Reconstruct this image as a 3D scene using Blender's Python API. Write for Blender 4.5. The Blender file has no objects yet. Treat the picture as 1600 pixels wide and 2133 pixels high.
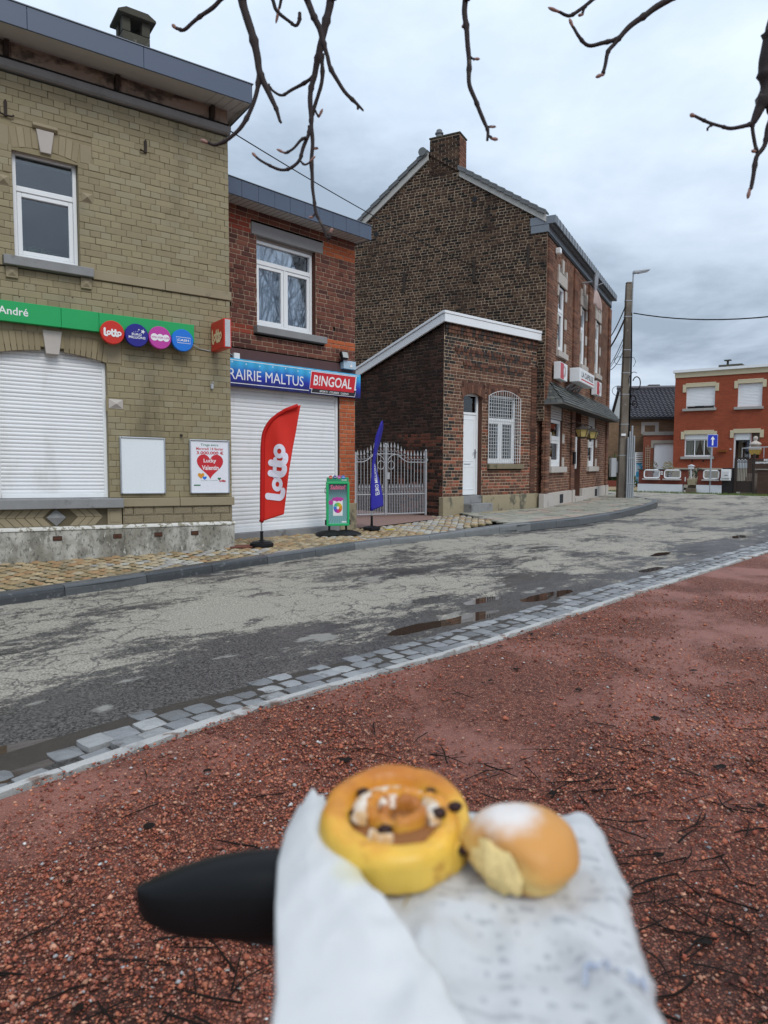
import bpy, math, random
import numpy as np
from math import sin, cos, pi, radians, atan2, sqrt, exp, log
from mathutils import Vector, Matrix
from mathutils import noise as mnoise
random.seed(7); np.random.seed(7)
SC = bpy.context.scene
COL = SC.collection

# ------------------------------------------------------------------ camera
CAMP = Vector((0, 0, 1.22))
cd = bpy.data.cameras.new('camera')
cam = bpy.data.objects.new('camera', cd); COL.objects.link(cam)
_f = Vector((0, 0.99767, -0.06818)); _u = Vector((-0.0035, 0.06818, 0.99767)); _r = Vector((0.99999, 0.00024, 0.00349))
mw = Matrix((( _r.x, _u.x, -_f.x, CAMP.x), (_r.y, _u.y, -_f.y, CAMP.y), (_r.z, _u.z, -_f.z, CAMP.z), (0, 0, 0, 1)))
cam.matrix_world = mw
cd.sensor_fit = 'HORIZONTAL'; cd.sensor_width = 36; cd.lens = 32.76
cd.clip_start = 0.05; cd.clip_end = 900
cd.dof.use_dof = True; cd.dof.focus_distance = 13.0; cd.dof.aperture_fstop = 7.6; cd.dof.aperture_blades = 0
SC.camera = cam

# ------------------------------------------------------------------ sky, sun, exposure
SUN_EL, SUN_AZ = radians(48), radians(150)          # azimuth clockwise from +Y: behind the camera, to the right
w = bpy.data.worlds.new('World'); SC.world = w; w.use_nodes = True
nt = w.node_tree; nt.nodes.clear()
def WN(t, **k):
    n = nt.nodes.new(t)
    for a, b in k.items(): setattr(n, a, b)
    return n
def wl(a, b): nt.links.new(a, b)
out = WN('ShaderNodeOutputWorld'); sky = WN('ShaderNodeTexSky', sky_type='NISHITA')
sky.sun_disc = False; sky.sun_elevation = SUN_EL; sky.sun_rotation = SUN_AZ; sky.air_density = 1.3; sky.dust_density = 3
bg1 = WN('ShaderNodeBackground'); bg1.inputs['Strength'].default_value = 0.07; wl(sky.outputs[0], bg1.inputs['Color'])
tc = WN('ShaderNodeTexCoord'); sp = WN('ShaderNodeSeparateXYZ'); wl(tc.outputs['Generated'], sp.inputs[0])
def M_(op, a, b=None, c=None, clamp=False):
    n = WN('ShaderNodeMath', operation=op); n.use_clamp = clamp
    for i, x in enumerate((a, b, c)):
        if x is None: continue
        if hasattr(x, 'links'): wl(x, n.inputs[i])
        else: n.inputs[i].default_value = x
    return n.outputs[0]
zc = M_('MAXIMUM', sp.outputs['Z'], 0.0); den = M_('ADD', zc, 0.16)
cx = M_('DIVIDE', sp.outputs['X'], den); cy = M_('DIVIDE', sp.outputs['Y'], den)
cmb = WN('ShaderNodeCombineXYZ'); wl(cx, cmb.inputs[0]); wl(cy, cmb.inputs[1])
n1 = WN('ShaderNodeTexNoise'); n1.inputs['Scale'].default_value = 0.95; n1.inputs['Detail'].default_value = 9; n1.inputs['Roughness'].default_value = .56; n1.inputs['Distortion'].default_value = .25
mp = WN('ShaderNodeMapping'); mp.inputs['Location'].default_value = (0.3, 0.9, 3); wl(cmb.outputs[0], mp.inputs[0]); wl(mp.outputs[0], n1.inputs['Vector'])
cr = WN('ShaderNodeValToRGB'); wl(n1.outputs['Fac'], cr.inputs[0])
e = cr.color_ramp.elements
e[0].position = .36; e[0].color = (.325, .40, .50, 1)
e[1].position = .62; e[1].color = (.645, .74, .855, 1)
m = e.new(.49); m.color = (.515, .61, .735, 1)
grad = M_('MULTIPLY_ADD', zc, .80, .96)                      # overcast sky: brighter towards the zenith
mul = WN('ShaderNodeVectorMath', operation='SCALE'); wl(cr.outputs[0], mul.inputs[0]); wl(grad, mul.inputs['Scale'])
bg2 = WN('ShaderNodeBackground'); wl(mul.outputs[0], bg2.inputs['Color']); bg2.inputs['Strength'].default_value = 1.0
mx = WN('ShaderNodeMixShader'); mx.inputs[0].default_value = .93
wl(bg1.outputs[0], mx.inputs[1]); wl(bg2.outputs[0], mx.inputs[2]); wl(mx.outputs[0], out.inputs[0])
sd = bpy.data.lights.new('sun', 'SUN'); sd.energy = 1.35; sd.angle = radians(25); sd.color = (1, .97, .92)
so = bpy.data.objects.new('sun', sd); COL.objects.link(so)
so.rotation_euler = Vector((-sin(SUN_AZ)*cos(SUN_EL), -cos(SUN_AZ)*cos(SUN_EL), -sin(SUN_EL))).to_track_quat('-Z', 'Y').to_euler()
vs = SC.view_settings; vs.view_transform = 'Standard'; vs.look = 'None'; vs.exposure = 0.12; vs.gamma = 1; vs.use_curve_mapping = False

# ------------------------------------------------------------------ object helpers
def tag(o, label=None, cat=None, group=None, kind=None):
    if label: o['label'] = label
    if cat: o['category'] = cat
    if group: o['group'] = group
    if kind: o['kind'] = kind
    return o
def thing(name, label, cat, loc=(0, 0, 0), rz=0, group=None):
    o = bpy.data.objects.new(name, None); COL.objects.link(o); o.location = loc; o.rotation_euler = (0, 0, rz)
    o.empty_display_size = .1
    return tag(o, label, cat, group)
def link(name, me, parent=None):
    o = bpy.data.objects.new(name, me); COL.objects.link(o)
    if parent is not None: o.parent = parent
    return o
class MB:
    """collects faces of one mesh object"""
    def __init__(s): s.v = []; s.f = []; s.m = []; s.c = []
    def add(s, vs, fs, m=0, c=None):
        b = len(s.v); s.v += [tuple(p) for p in vs]
        for f in fs:
            s.f.append([b + i for i in f]); s.m.append(m); s.c.append(c)
        return s
    def box(s, x0, x1, y0, y1, z0, z1, m=0, c=None):
        return s.add([(x0,y0,z0),(x1,y0,z0),(x1,y1,z0),(x0,y1,z0),(x0,y0,z1),(x1,y0,z1),(x1,y1,z1),(x0,y1,z1)],
                     [(0,3,2,1),(4,5,6,7),(0,1,5,4),(1,2,6,5),(2,3,7,6),(3,0,4,7)], m, c)
    def extr(s, poly, y0, y1, m=0, c=None):                    # polygon (x,z), counter-clockwise seen from -y, pushed from y0 to y1
        n = len(poly)
        vs = [(x, y0, z) for x, z in poly] + [(x, y1, z) for x, z in poly]
        return s.add(vs, [list(range(n)), list(range(2*n-1, n-1, -1))] + [(i, i+n, (i+1) % n + n, (i+1) % n) for i in range(n)], m, c)
    def extrz(s, poly, z0, z1, m=0, c=None):                   # polygon (x,y) pushed up
        n = len(poly)
        vs = [(x, y, z0) for x, y in poly] + [(x, y, z1) for x, y in poly]
        return s.add(vs, [list(range(n-1, -1, -1)), list(range(n, 2*n))] + [(i, (i+1) % n, (i+1) % n + n, i+n) for i in range(n)], m, c)
    def extrx(s, poly, x0, x1, m=0, c=None):                   # polygon (y,z) pushed along x
        n = len(poly)
        vs = [(x0, y, z) for y, z in poly] + [(x1, y, z) for y, z in poly]
        return s.add(vs, [list(range(n)), list(range(2*n-1, n-1, -1))] + [(i, i+n, (i+1) % n + n, (i+1) % n) for i in range(n)], m, c)
    def tube(s, pts, r, n=6, m=0, c=None, caps=True):
        pts = [Vector(p) for p in pts]; k = len(pts)
        if not hasattr(r, '__len__'): r = [r]*k
        b = len(s.v); prev = None
        for i in range(k):
            t = (pts[min(i+1, k-1)] - pts[max(i-1, 0)]).normalized()
            if prev is None:
                a = Vector((0, 0, 1)) if abs(t.z) < .9 else Vector((1, 0, 0))
                x = t.cross(a).normalized()
            else:
                x = (prev - t*prev.dot(t)).normalized()
            prev = x; y = t.cross(x)
            for j in range(n):
                q = pts[i] + (x*cos(2*pi*j/n) + y*sin(2*pi*j/n))*r[i]; s.v.append(tuple(q))
        for i in range(k-1):
            for j in range(n):
                s.f.append([b+i*n+j, b+i*n+(j+1) % n, b+(i+1)*n+(j+1) % n, b+(i+1)*n+j]); s.m.append(m); s.c.append(c)
        if caps:
            s.f.append([b+j for j in range(n-1, -1, -1)]); s.m.append(m); s.c.append(c)
            s.f.append([b+(k-1)*n+j for j in range(n)]); s.m.append(m); s.c.append(c)
        return s
    def lathe(s, prof, cen=(0, 0, 0), n=16, m=0, c=None, sx=1, sy=1):   # (r,z) profile bottom to top
        b = len(s.v); k = len(prof)
        for r, z in prof:
            for j in range(n): s.v.append((cen[0]+r*sx*cos(2*pi*j/n), cen[1]+r*sy*sin(2*pi*j/n), cen[2]+z))
        for i in range(k-1):
            for j in range(n):
                s.f.append([b+i*n+j, b+i*n+(j+1) % n, b+(i+1)*n+(j+1) % n, b+(i+1)*n+j]); s.m.append(m); s.c.append(c)
        s.f.append([b+j for j in range(n-1, -1, -1)]); s.m.append(m); s.c.append(c)
        s.f.append([b+(k-1)*n+j for j in range(n)]); s.m.append(m); s.c.append(c)
        return s
    def grid(s, P, m=0, c=None):                               # P[i][j] points
        b = len(s.v); a = len(P); k = len(P[0])
        for row in P: s.v += [tuple(p) for p in row]
        for i in range(a-1):
            for j in range(k-1):
                s.f.append([b+i*k+j, b+i*k+j+1, b+(i+1)*k+j+1, b+(i+1)*k+j]); s.m.append(m); s.c.append(c)
        return s
    def mapv(s, fn): s.v = [tuple(fn(p)) for p in s.v]; return s
    def mesh(s, name, mats, smooth=False):
        me = bpy.data.meshes.new(name); me.from_pydata(s.v, [], s.f)
        for mt in (mats if isinstance(mats, (list, tuple)) else [mats]): me.materials.append(mt)
        if any(s.m): me.polygons.foreach_set('material_index', s.m)
        if any(c is not None for c in s.c):
            at = me.color_attributes.new('tone', 'FLOAT_COLOR', 'CORNER'); arr = []
            for f, c in zip(s.f, s.c): arr += list((*(c or (.5, .5, .5)), 1))*len(f)
            at.data.foreach_set('color', arr)
        if smooth: me.polygons.foreach_set('use_smooth', [True]*len(me.polygons))
        me.update(); return me
    def obj(s, name, mats, parent=None, smooth=False, bevel=0, seg=2, shear=0.0):
        if shear: s.mapv(lambda p: (p[0], p[1], p[2]+shear*p[0]))
        o = link(name, s.mesh(name, mats, smooth), parent)
        if bevel:
            b = o.modifiers.new('edge', 'BEVEL'); b.width = bevel; b.segments = seg; b.limit_method = 'ANGLE'; b.angle_limit = radians(35)
        return o

# ------------------------------------------------------------------ lettering
_txt = {}
def text_mesh(s, fat=0.0):
    if (s, fat) not in _txt:
        cu = bpy.data.curves.new('lettering', 'FONT'); cu.body = s; cu.size = 1; cu.offset = fat; cu.resolution_u = 3
        o = bpy.data.objects.new('lettering', cu)
        me = o.to_mesh()
        v = [tuple(p.co) for p in me.vertices]; f = [list(p.vertices) for p in me.polygons]
        o.to_mesh_clear(); bpy.data.objects.remove(o); bpy.data.curves.remove(cu)
        _txt[(s, fat)] = (v, f)
    return _txt[(s, fat)]
def text_to(mb, s, x0, x1, z0, z1, y, m=0, fat=0.0, slant=0.0):
    """flat letters filling the box x0..x1, z0..z1 on the plane y (facing -y)"""
    v, f = text_mesh(s, fat)
    X = [p[0] for p in v]; Y = [p[1] for p in v]; a, b, c, d = min(X), max(X), min(Y), max(Y)
    vs = []
    for p in v:
        tx = (p[0]-a)/(b-a); tz = (p[1]-c)/(d-c)
        vs.append((x0+(x1-x0)*tx + slant*(tz-.5)*(z1-z0), y, z0+(z1-z0)*tz))
    mb.add(vs, f, m); return mb
def ribbon(mb, pts, wd, y, m=0, dy=0.0004):
    """a flat stroke of width wd along (x,z) points with round ends; every piece a hair in front of the last"""
    pts = [Vector((p[0], p[1])) for p in pts]
    k = len(pts); L = []; Rr = []
    closed = (pts[0]-pts[-1]).length < 1e-6
    for i in range(k):
        a = pts[i-1] if i > 0 else (pts[-2] if closed else pts[0]); b = pts[i+1] if i < k-1 else (pts[1] if closed else pts[-1])
        t = (b-a).normalized(); nn = Vector((-t.y, t.x))
        L.append(pts[i]+nn*wd/2); Rr.append(pts[i]-nn*wd/2)
    vs = [(p.x, y, p.y) for p in L]+[(p.x, y, p.y) for p in Rr]
    mb.add(vs, [(i, i+k, i+k+1, i+1) for i in range(k-1)], m)
    if not closed:
        for p, q in ((pts[0], y-dy*.5), (pts[-1], y-dy*.7)):
            mb.add([(p.x+wd/2*cos(2*pi*j/12), q, p.y+wd/2*sin(2*pi*j/12)) for j in range(12)], [list(range(11, -1, -1))], m)
def arc(cx, cz, rx, rz, a0, a1, n=14):
    return [(cx+rx*cos(radians(a0+(a1-a0)*i/n)), cz+rz*sin(radians(a0+(a1-a0)*i/n))) for i in range(n+1)]
def loto_logo(mb, x0, x1, z0, z1, y, m=0):
    """the five rounded letters of the red sign: L o t t o"""
    w_ = .27; S = MB(); d = .001
    st = [[(.14, .95), (.13, .3)] + arc(.36, .3, .23, .2, 180, 285, 6), arc(.66, .45, .2, .2, 0, 360, 18),
          [(1.08, .86), (1.07, .34)] + arc(1.28, .34, .21, .22, 180, 290, 6), [(1.5, .86), (1.49, .34)] + arc(1.72, .34, .23, .22, 180, 300, 6),
          [(.98, .64), (1.66, .64)], arc(2.0, .45, .2, .2, 0, 360, 18)]
    for i, q in enumerate(st): ribbon(S, q, .19 if i in (1, 5) else (.2 if i == 4 else w_), -i*d, 0, .0004)
    X = [p[0] for p in S.v]; Z = [p[2] for p in S.v]; a, b, c, e_ = min(X), max(X), min(Z), max(Z)
    mb.add([(x0+(p[0]-a)/(b-a)*(x1-x0), y+p[1], z0+(p[2]-c)/(e_-c)*(z1-z0)) for p in S.v], S.f, m)
    return mb

# ------------------------------------------------------------------ materials
class NT:
    def __init__(s, name):
        s.mat = bpy.data.materials.new(name); s.mat.use_nodes = True; s.t = s.mat.node_tree; s.t.nodes.clear()
        s.out = s.n('ShaderNodeOutputMaterial'); s.b = s.n('ShaderNodeBsdfPrincipled'); s.l(s.b.outputs[0], s.out.inputs[0])
        s.geo = s.n('ShaderNodeNewGeometry')
    def n(s, t, **k):
        x = s.t.nodes.new(t)
        for a, b in k.items(): setattr(x, a, b)
        return x
    def l(s, a, b): s.t.links.new(a, b)
    def val(s, inp, v):
        if hasattr(v, 'links'): s.l(v, inp)
        elif hasattr(v, '__len__') and len(v) == 3 and inp.type == 'RGBA': inp.default_value = (*v, 1)
        else: inp.default_value = v
    def math(s, op, a, b=None, c=None, clamp=False):
        x = s.n('ShaderNodeMath', operation=op); x.use_clamp = clamp
        for i, q in enumerate((a, b, c)):
            if q is not None: s.val(x.inputs[i], q)
        return x.outputs[0]
    def pos(s, stretch=(1, 1, 1), rot=0, obj=False):
        src = s.n('ShaderNodeTexCoord').outputs['Object'] if obj else s.geo.outputs['Position']
        mp = s.n('ShaderNodeMapping'); s.l(src, mp.inputs[0]); mp.inputs['Scale'].default_value = stretch; mp.inputs['Rotation'].default_value = (0, 0, rot)
        return mp.outputs[0]
    def noise(s, scale, detail=4, rough=.6, vec=None, dist=0):
        x = s.n('ShaderNodeTexNoise'); x.inputs['Scale'].default_value = scale; x.inputs['Detail'].default_value = detail; x.inputs['Roughness'].default_value = rough; x.inputs['Distortion'].default_value = dist
        s.l(vec if vec is not None else s.geo.outputs['Position'], x.inputs['Vector']); return x.outputs['Fac']
    def ss(s, v, lo, hi):                                       # smoothstep lo..hi -> 0..1
        x = s.n('ShaderNodeMapRange', interpolation_type='SMOOTHSTEP'); s.val(x.inputs[0], v); x.inputs[1].default_value = lo; x.inputs[2].default_value = hi; return x.outputs[0]
    def lerp(s, v, a, b):
        x = s.n('ShaderNodeMapRange'); s.val(x.inputs[0], v); x.inputs[1].default_value = 0; x.inputs[2].default_value = 1; x.inputs[3].default_value = a; x.inputs[4].default_value = b; return x.outputs[0]
    def mix(s, f, a, b, mode='MIX'):
        x = s.n('ShaderNodeMix', data_type='RGBA', blend_type=mode); s.val(x.inputs[0], f); s.val(x.inputs[6], a); s.val(x.inputs[7], b); return x.outputs[2]
    def bump(s, h, strength=.3, dist=.01, prev=None):
        x = s.n('ShaderNodeBump'); x.inputs['Strength'].default_value = strength; x.inputs['Distance'].default_value = dist; s.l(h, x.inputs['Height'])
        if prev is not None: s.l(prev, x.inputs['Normal'])
        return x.outputs[0]
    def attr(s, name, fac=False): return s.n('ShaderNodeAttribute', attribute_name=name).outputs['Fac' if fac else 'Color']
    def set(s, **k):
        nm = dict(col='Base Color', rough='Roughness', metal='Metallic', nrm='Normal', spec='Specular IOR Level', trans='Transmission Weight', ior='IOR', alpha='Alpha', coat='Coat Weight', sss='Subsurface Weight', sheen='Sheen Weight')
        for a, v in k.items(): s.val(s.b.inputs[nm[a]], v)
        return s.mat
def surf(name, col=None, rough=.7, var=.18, vs=6, fine=.12, fs=90, bump=.25, bs=140, bd=.004, dirt=(), metal=0, spec=.22, coat=0, obj=False):
    """col None = colour from the 'tone' attribute; dirt = list of (colour, noise scale, lo, hi, stretch)"""
    s = NT(name); p = s.pos(obj=obj)
    c = s.attr('tone') if col is None else (*col, 1)
    a = s.noise(vs, 5, .6, p); f = s.noise(fs, 3, .6, p)
    k = s.math('ADD', s.lerp(a, 1-var, 1+var), s.lerp(f, -fine, fine))
    c = s.mul(c, k)
    r = rough
    for d in dirt:
        dc, sc_, lo, hi, st = d[:5]
        mk = s.ss(s.noise(sc_, 7, .62, s.pos(st, obj=obj)), lo, hi)
        if len(d) > 5: mk = s.math('MULTIPLY', mk, d[5])
        c = s.mix(mk, c, (*dc, 1))
    nb = s.bump(s.noise(bs, 4, .6, p), bump, bd)
    rr = s.lerp(a, max(0, rough-.08), min(1, rough+.08))
    return s.set(col=c, rough=rr, metal=metal, spec=spec, nrm=nb, coat=coat)
def _mul(s, c, k):
    x = s.n('ShaderNodeVectorMath', operation='SCALE'); s.val(x.inputs[0], c[:3] if isinstance(c, tuple) else c); s.val(x.inputs['Scale'], k); return x.outputs[0]
NT.mul = _mul
def plain(name, col, rough=.45, var=.06, bump=.05, metal=0, spec=.45, coat=0):
    return surf(name, col, rough, var, 5, .04, 120, bump, 60, .002, (), metal, spec, coat)
def pane_mat(name, refl=.10, tint=(.9, .95, 1)):
    s = NT(name); s.t.nodes.remove(s.b)
    tr = s.n('ShaderNodeBsdfTransparent'); tr.inputs[0].default_value = (*tint, 1)
    gl = s.n('ShaderNodeBsdfGlossy'); gl.inputs['Roughness'].default_value = .015; gl.inputs[0].default_value = (1, 1, 1, 1)
    lw = s.n('ShaderNodeFresnel'); lw.inputs[0].default_value = 1.5
    f = s.math('MULTIPLY_ADD', lw.outputs[0], 1.1, refl-.04, clamp=True)
    mx = s.n('ShaderNodeMixShader'); s.l(f, mx.inputs[0]); s.l(tr.outputs[0], mx.inputs[1]); s.l(gl.outputs[0], mx.inputs[2]); s.l(mx.outputs[0], s.out.inputs[0])
    return s.mat

BRK_A = surf('tan_glazed_brick', None, .55, .10, 3, .10, 160, .18, 120, .003, [((.085, .074, .045), 1.3, .53, .76, (1, 1, .30), .6), ((.04, .036, .025), 5, .70, .78, (1, 1, .25), .4)], spec=.35)
MOR_A = surf('dark_joint', (.125, .103, .066), .9, .2, 8)
BRK_B = surf('red_brown_brick', None, .78, .16, 5, .16, 120, .35, 110, .004, [((.025, .02, .018), 1.4, .58, .80, (1, 1, .6), .6)])
MOR_B = surf('tan_mortar', (.40, .30, .215), .92, .3, 5, .15, 70, .4)
BRK_P = surf('sooty_brick', None, .9, .25, 4, .25, 110, .45, 90, .006, [((.012, .010, .009), .9, .50, .72, (1, 1, .5), .7), ((.17, .125, .085), 11, .64, .74, (1, 1, 1), .5)])
MOR_C = surf('light_mortar', (.47, .36, .26), .92, .3, 5, .15, 70, .4, dirt=[((.05, .042, .036), 1.1, .55, .75, (1, 1, .5), .7)])
MOR_P = surf('old_lime_mortar', (.40, .305, .215), .95, .3, 3, .2, 60, .5, 60, .006, [((.05, .042, .036), .8, .48, .70, (1, 1, .6), .8)])
MOR_CS = surf('sooty_mortar', (.20, .145, .105), .95, .35, 2.5, .2, 60, .5, 60, .006, [((.03, .026, .024), 1.2, .45, .68, (1, 1, .6), .8)])
BRK_C = surf('warm_brown_brick', None, .82, .16, 4, .18, 110, .4, 90, .005, [((.012, .011, .011), .9, .60, .78, (1, 1, .4), .7)])
STONE = surf('blue_stone', (.25, .25, .25), .75, .2, 5, .15, 90, .2, 70, .004, [((.07, .068, .065), 3, .55, .72, (1, 1, 1), .7)])
PSTONE = surf('pale_stone', (.47, .43, .39), .8, .12, 5, .1, 90, .2, 70, .004, [((.2, .18, .16), 2.5, .58, .75, (1, 1, .6), .6)])
TANSTONE = surf('tan_stone', (.30, .25, .165), .75, .12, 4, .1, 120, .15, 100, .003, [((.05, .045, .034), 2.2, .58, .74, (1, 1, .7), .65)])
ROUGHBLK = surf('rock_faced_block', (.27, .225, .15), .85, .18, 6, .2, 60, .9, 55, .02)
PLINTH = surf('streaked_render', (.50, .48, .43), .9, .15, 3, .2, 60, .5, 40, .008, [((.22, .205, .165), 2.2, .36, .62, (1.1, 1.1, .8), .9), ((.10, .094, .076), 3.4, .46, .68, (1.3, 1.3, .7), .8), ((.13, .12, .06), 2.2, .58, .74, (1, 1, .8), .6), ((.06, .056, .046), 30, .52, .64, (1, 1, .6), .6), ((.62, .61, .56), 17, .60, .68, (1.2, 1.2, .6), .7)])
PEELW = surf('peeling_white_paint', (.62, .61, .56), .7, .1, 5, .1, 80, .5, 40, .01, [((.23, .2, .14), 16, .52, .57, (1, 1, 1), .9)])
RENDER_G = surf('mossy_render', (.33, .28, .185), .9, .15, 3, .15, 70, .5, 50, .006, [((.10, .095, .075), 3, .50, .64, (1, 1, .7), .9), ((.5, .44, .31), 6, .62, .72, (1, 1, 1), .7), ((.07, .085, .03), 4, .60, .75, (1, 1, 1), .6)])
ZINC = surf('grey_cladding', (.085, .112, .165), .45, .06, 2, .04, 100, .05, 60, .002, spec=.4)
ZINC2 = surf('zinc_fascia', (.17, .195, .225), .45, .06, 2, .04, 100, .05, 60, .002, spec=.5)
SOFFIT = surf('soffit_boards', (.50, .48, .47), .6, .08, 3)
WHITE = plain('white_pvc', (.80, .82, .83), .35)
SLATM = surf('shutter_enamel', (.78, .79, .80), .38, .05, 3, .02, 90, .04, 60, .002, [((.45, .44, .40), 2.5, .50, .78, (1, 1, .30), .45)])
PAINTW = surf('white_trim_paint', (.80, .82, .84), .4, .05, 3)
PANE = pane_mat('window_pane', .085)
PANE_D = pane_mat('shop_pane', .10)
PANE_L = pane_mat('dark_upper_pane', .075)
DARK = plain('dark_interior', (.018, .02, .024), .9)
CURT = surf('net_curtain', (.78, .82, .84), .9, .08, 8)
IRON = surf('rusty_iron', (.045, .035, .03), .8, .3, 20)
BLACKP = surf('black_plastic', (.008, .0085, .0095), .5, .1, 5, .04, 120, .05, 60, .002, spec=.22)
GREYP = plain('grey_plastic', (.42, .44, .46), .5)
ALU = plain('aluminium', (.55, .57, .6), .3, metal=.85)
SLATE = surf('slate', None, .6, .2, 6, .15, 80, .3, 60, .004, [((.13, .135, .09), 3, .56, .72, (1, 1, 1), .5)])
GALV = surf('galvanised_steel', (.36, .385, .41), .5, .12, 6, .06, 90, .06, 60, .002, metal=.35)
PAINTG = surf('grey_gate_paint', (.42, .43, .45), .45, .08, 8)
GREEN = plain('green_sign', (.012, .36, .10), .35)
RED = plain('red_sign', (.58, .024, .012), .35)
NAVY = plain('navy_sign', (.014, .012, .23), .4)
PINK = plain('magenta_sign', (.50, .045, .33), .4)
SKYB = plain('bright_blue_sign', (.008, .17, .66), .4)
WPRINT = plain('white_print', (.80, .80, .80), .5)
CREAMP = plain('cream_print', (.80, .62, .36), .5)
BLKPRINT = plain('black_print', (.015, .015, .017), .5)
REDPRINT = plain('red_print', (.55, .02, .03), .5)
GRNPRINT = plain('green_print', (.02, .16, .07), .5)
ORGPRINT = plain('orange_print', (.66, .28, .02), .5)

# ================================================================== THE GROUND
def dist_to_line(P, L):
    P = np.asarray(P, float); best = np.full(len(P), 1e9)
    for a, b in zip(L[:-1], L[1:]):
        a = np.array(a); b = np.array(b); d = b-a; t = np.clip(((P-a) @ d)/(d @ d), 0, 1)
        best = np.minimum(best, np.hypot(*(P-(a+t[:, None]*d)).T))
    return best
def inside(x, y, poly):
    r = False; n = len(poly); j = n-1
    for i in range(n):
        xi, yi = poly[i]; xj, yj = poly[j]
        if (yi > y) != (yj > y) and x < (xj-xi)*(y-yi)/(yj-yi)+xi: r = not r
        j = i
    return r
KERB = [(-9.5, -1.85), (-7, 1.6), (-5.2, 4.1), (-3.54, 6.39), (-2.8, 7.35), (-1.82, 8.79), (-1.02, 9.86), (0, 11.35), (1.82, 13.05), (2.62, 13.62), (4.17, 15.13), (5.81, 17.21), (7.63, 20.17), (8.62, 22.0), (9.1, 23.2), (9.3, 24.6), (9.35, 27), (9.35, 34)]
EDGE = [(-6.2, -3.0), (-1.53, 2.67), (-.76, 3.59), (.68, 4.98), (2.38, 6.86), (5.85, 10.58), (8.1, 12.9), (12.5, 17.3), (20, 24.5)]   # pale edging between the street and the red gravel
def zpav(x, y):
    if y < 10.8: return 0.0
    if y < 12.2: return -.02*(y-10.8)/1.4
    q = min(1, max(0, (x-.8)/1.5)); return -.02+.068*q*q*(3-2*q)
ZROAD = -.10
GRD = surf('far_ground', (.10, .085, .06), .95, .3, .4)
mb = MB(); mb.add([(-450, -450, -.22), (450, -450, -.22), (450, 450, -.22), (-450, 450, -.22)], [(0, 1, 2, 3)])
tag(mb.obj('ground', GRD), kind='structure')

# ---- street: one sheet on a grid turned along the street, dipped where the puddles stand
RD = np.array([.682, .731]); RN = np.array([-.731, .682]); R0 = np.array([-1.53, 2.67])
def st(s_, t_): return R0+RD*s_+RN*t_
PUDDLES = [(-.45, .40, .95, .26, 0), (4.05, .62, .42, .12, 0), (5.45, .66, .55, .12, 0), (3.35, .72, .34, .12, 0), (7.9, .62, .4, .10, 0), (9.6, 1.15, .5, .16, 0), (4.75, 1.0, .35, .10, 0), (13.2, 1.1, .7, .22, 0)]
sv = np.concatenate([np.linspace(-9, -2, 20), np.linspace(-1.9, 13, 190), np.linspace(13.2, 24, 70), np.linspace(24.6, 60, 50)])
tv = np.concatenate([np.linspace(-12, -1, 12), np.linspace(-.8, 6.4, 110), np.linspace(6.7, 26, 50)])
S_, T_ = np.meshgrid(sv, tv, indexing='ij'); XY = R0+S_[..., None]*RD+T_[..., None]*RN; XYf = XY.reshape(-1, 2)
te = (dist_to_line(XYf, EDGE)).reshape(S_.shape); dk = dist_to_line(XYf, KERB).reshape(S_.shape)
Z = np.full(S_.shape, ZROAD)
for i in range(len(sv)):
    for j in range(len(tv)):
        q = XY[i, j]
        Z[i, j] += .009*mnoise.noise((q[0]*.8, q[1]*.8, 3))+.006*mnoise.noise((q[0]*3.1, q[1]*3.1, 8))+.003*mnoise.noise((q[0]*8, q[1]*8, 5))
        am = min(1, max(0, (te[i, j]-.30)/.4)); Z[i, j] = ZROAD-.006+(Z[i, j]-ZROAD+.006)*am
for (a, b, ra, rb, lv) in PUDDLES:
    d2 = ((S_-a)/ra)**2+((T_-b)/rb)**2
    Z -= .032*np.exp(-d2*1.1)
nv = S_.size; idx = np.arange(nv).reshape(S_.shape)
F = np.stack([idx[:-1, :-1], idx[1:, :-1], idx[1:, 1:], idx[:-1, 1:]], -1).reshape(-1, 4)
me = bpy.data.meshes.new('road'); me.from_pydata(np.c_[XYf, Z.ravel()].tolist(), [], F.tolist())
for nm, ar in (('te', te), ('dk', dk)):
    at = me.attributes.new(nm, 'FLOAT', 'POINT'); at.data.foreach_set('value', ar.ravel().astype(np.float32))
me.polygons.foreach_set('use_smooth', [True]*len(me.polygons))
s = NT('worn_wet_asphalt')
ang = atan2(RD[1], RD[0])
A1 = s.pos((1, 1, 1), -ang)                                    # x now runs along the street
def strv(k): 
    mp = s.n('ShaderNodeMapping'); s.l(A1, mp.inputs[0]); mp.inputs['Scale'].default_value = (k, 1, 1); return mp.outputs[0]
tea = s.attr('te', True); dka = s.attr('dk', True)
n_big = s.noise(.62, 6, .62, strv(.55), .6); n_mid = s.noise(2.4, 7, .66, strv(.45), .5); n_f = s.noise(13, 6, .75, strv(.7))
n_all = s.math('MULTIPLY_ADD', n_big, .62, s.math('MULTIPLY_ADD', n_mid, .58, s.math('MULTIPLY_ADD', n_f, .34, s.math('MULTIPLY_ADD', s.noise(46, 4, .75, strv(.8)), .30, -.21))))
near = s.ss(tea, .4, 2.0)                                        # the drainage side keeps wet
kb = s.ss(dka, .15, .9)
mval = s.math('ADD', n_all, s.math('MULTIPLY_ADD', near, .17, -.135)); mval = s.math('ADD', mval, s.math('MULTIPLY_ADD', kb, .05, -.05))
dry = s.ss(mval, .650, .722)
cr_ = s.n('ShaderNodeTexVoronoi', feature='DISTANCE_TO_EDGE'); cr_.inputs['Scale'].default_value = 2.6
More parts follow.
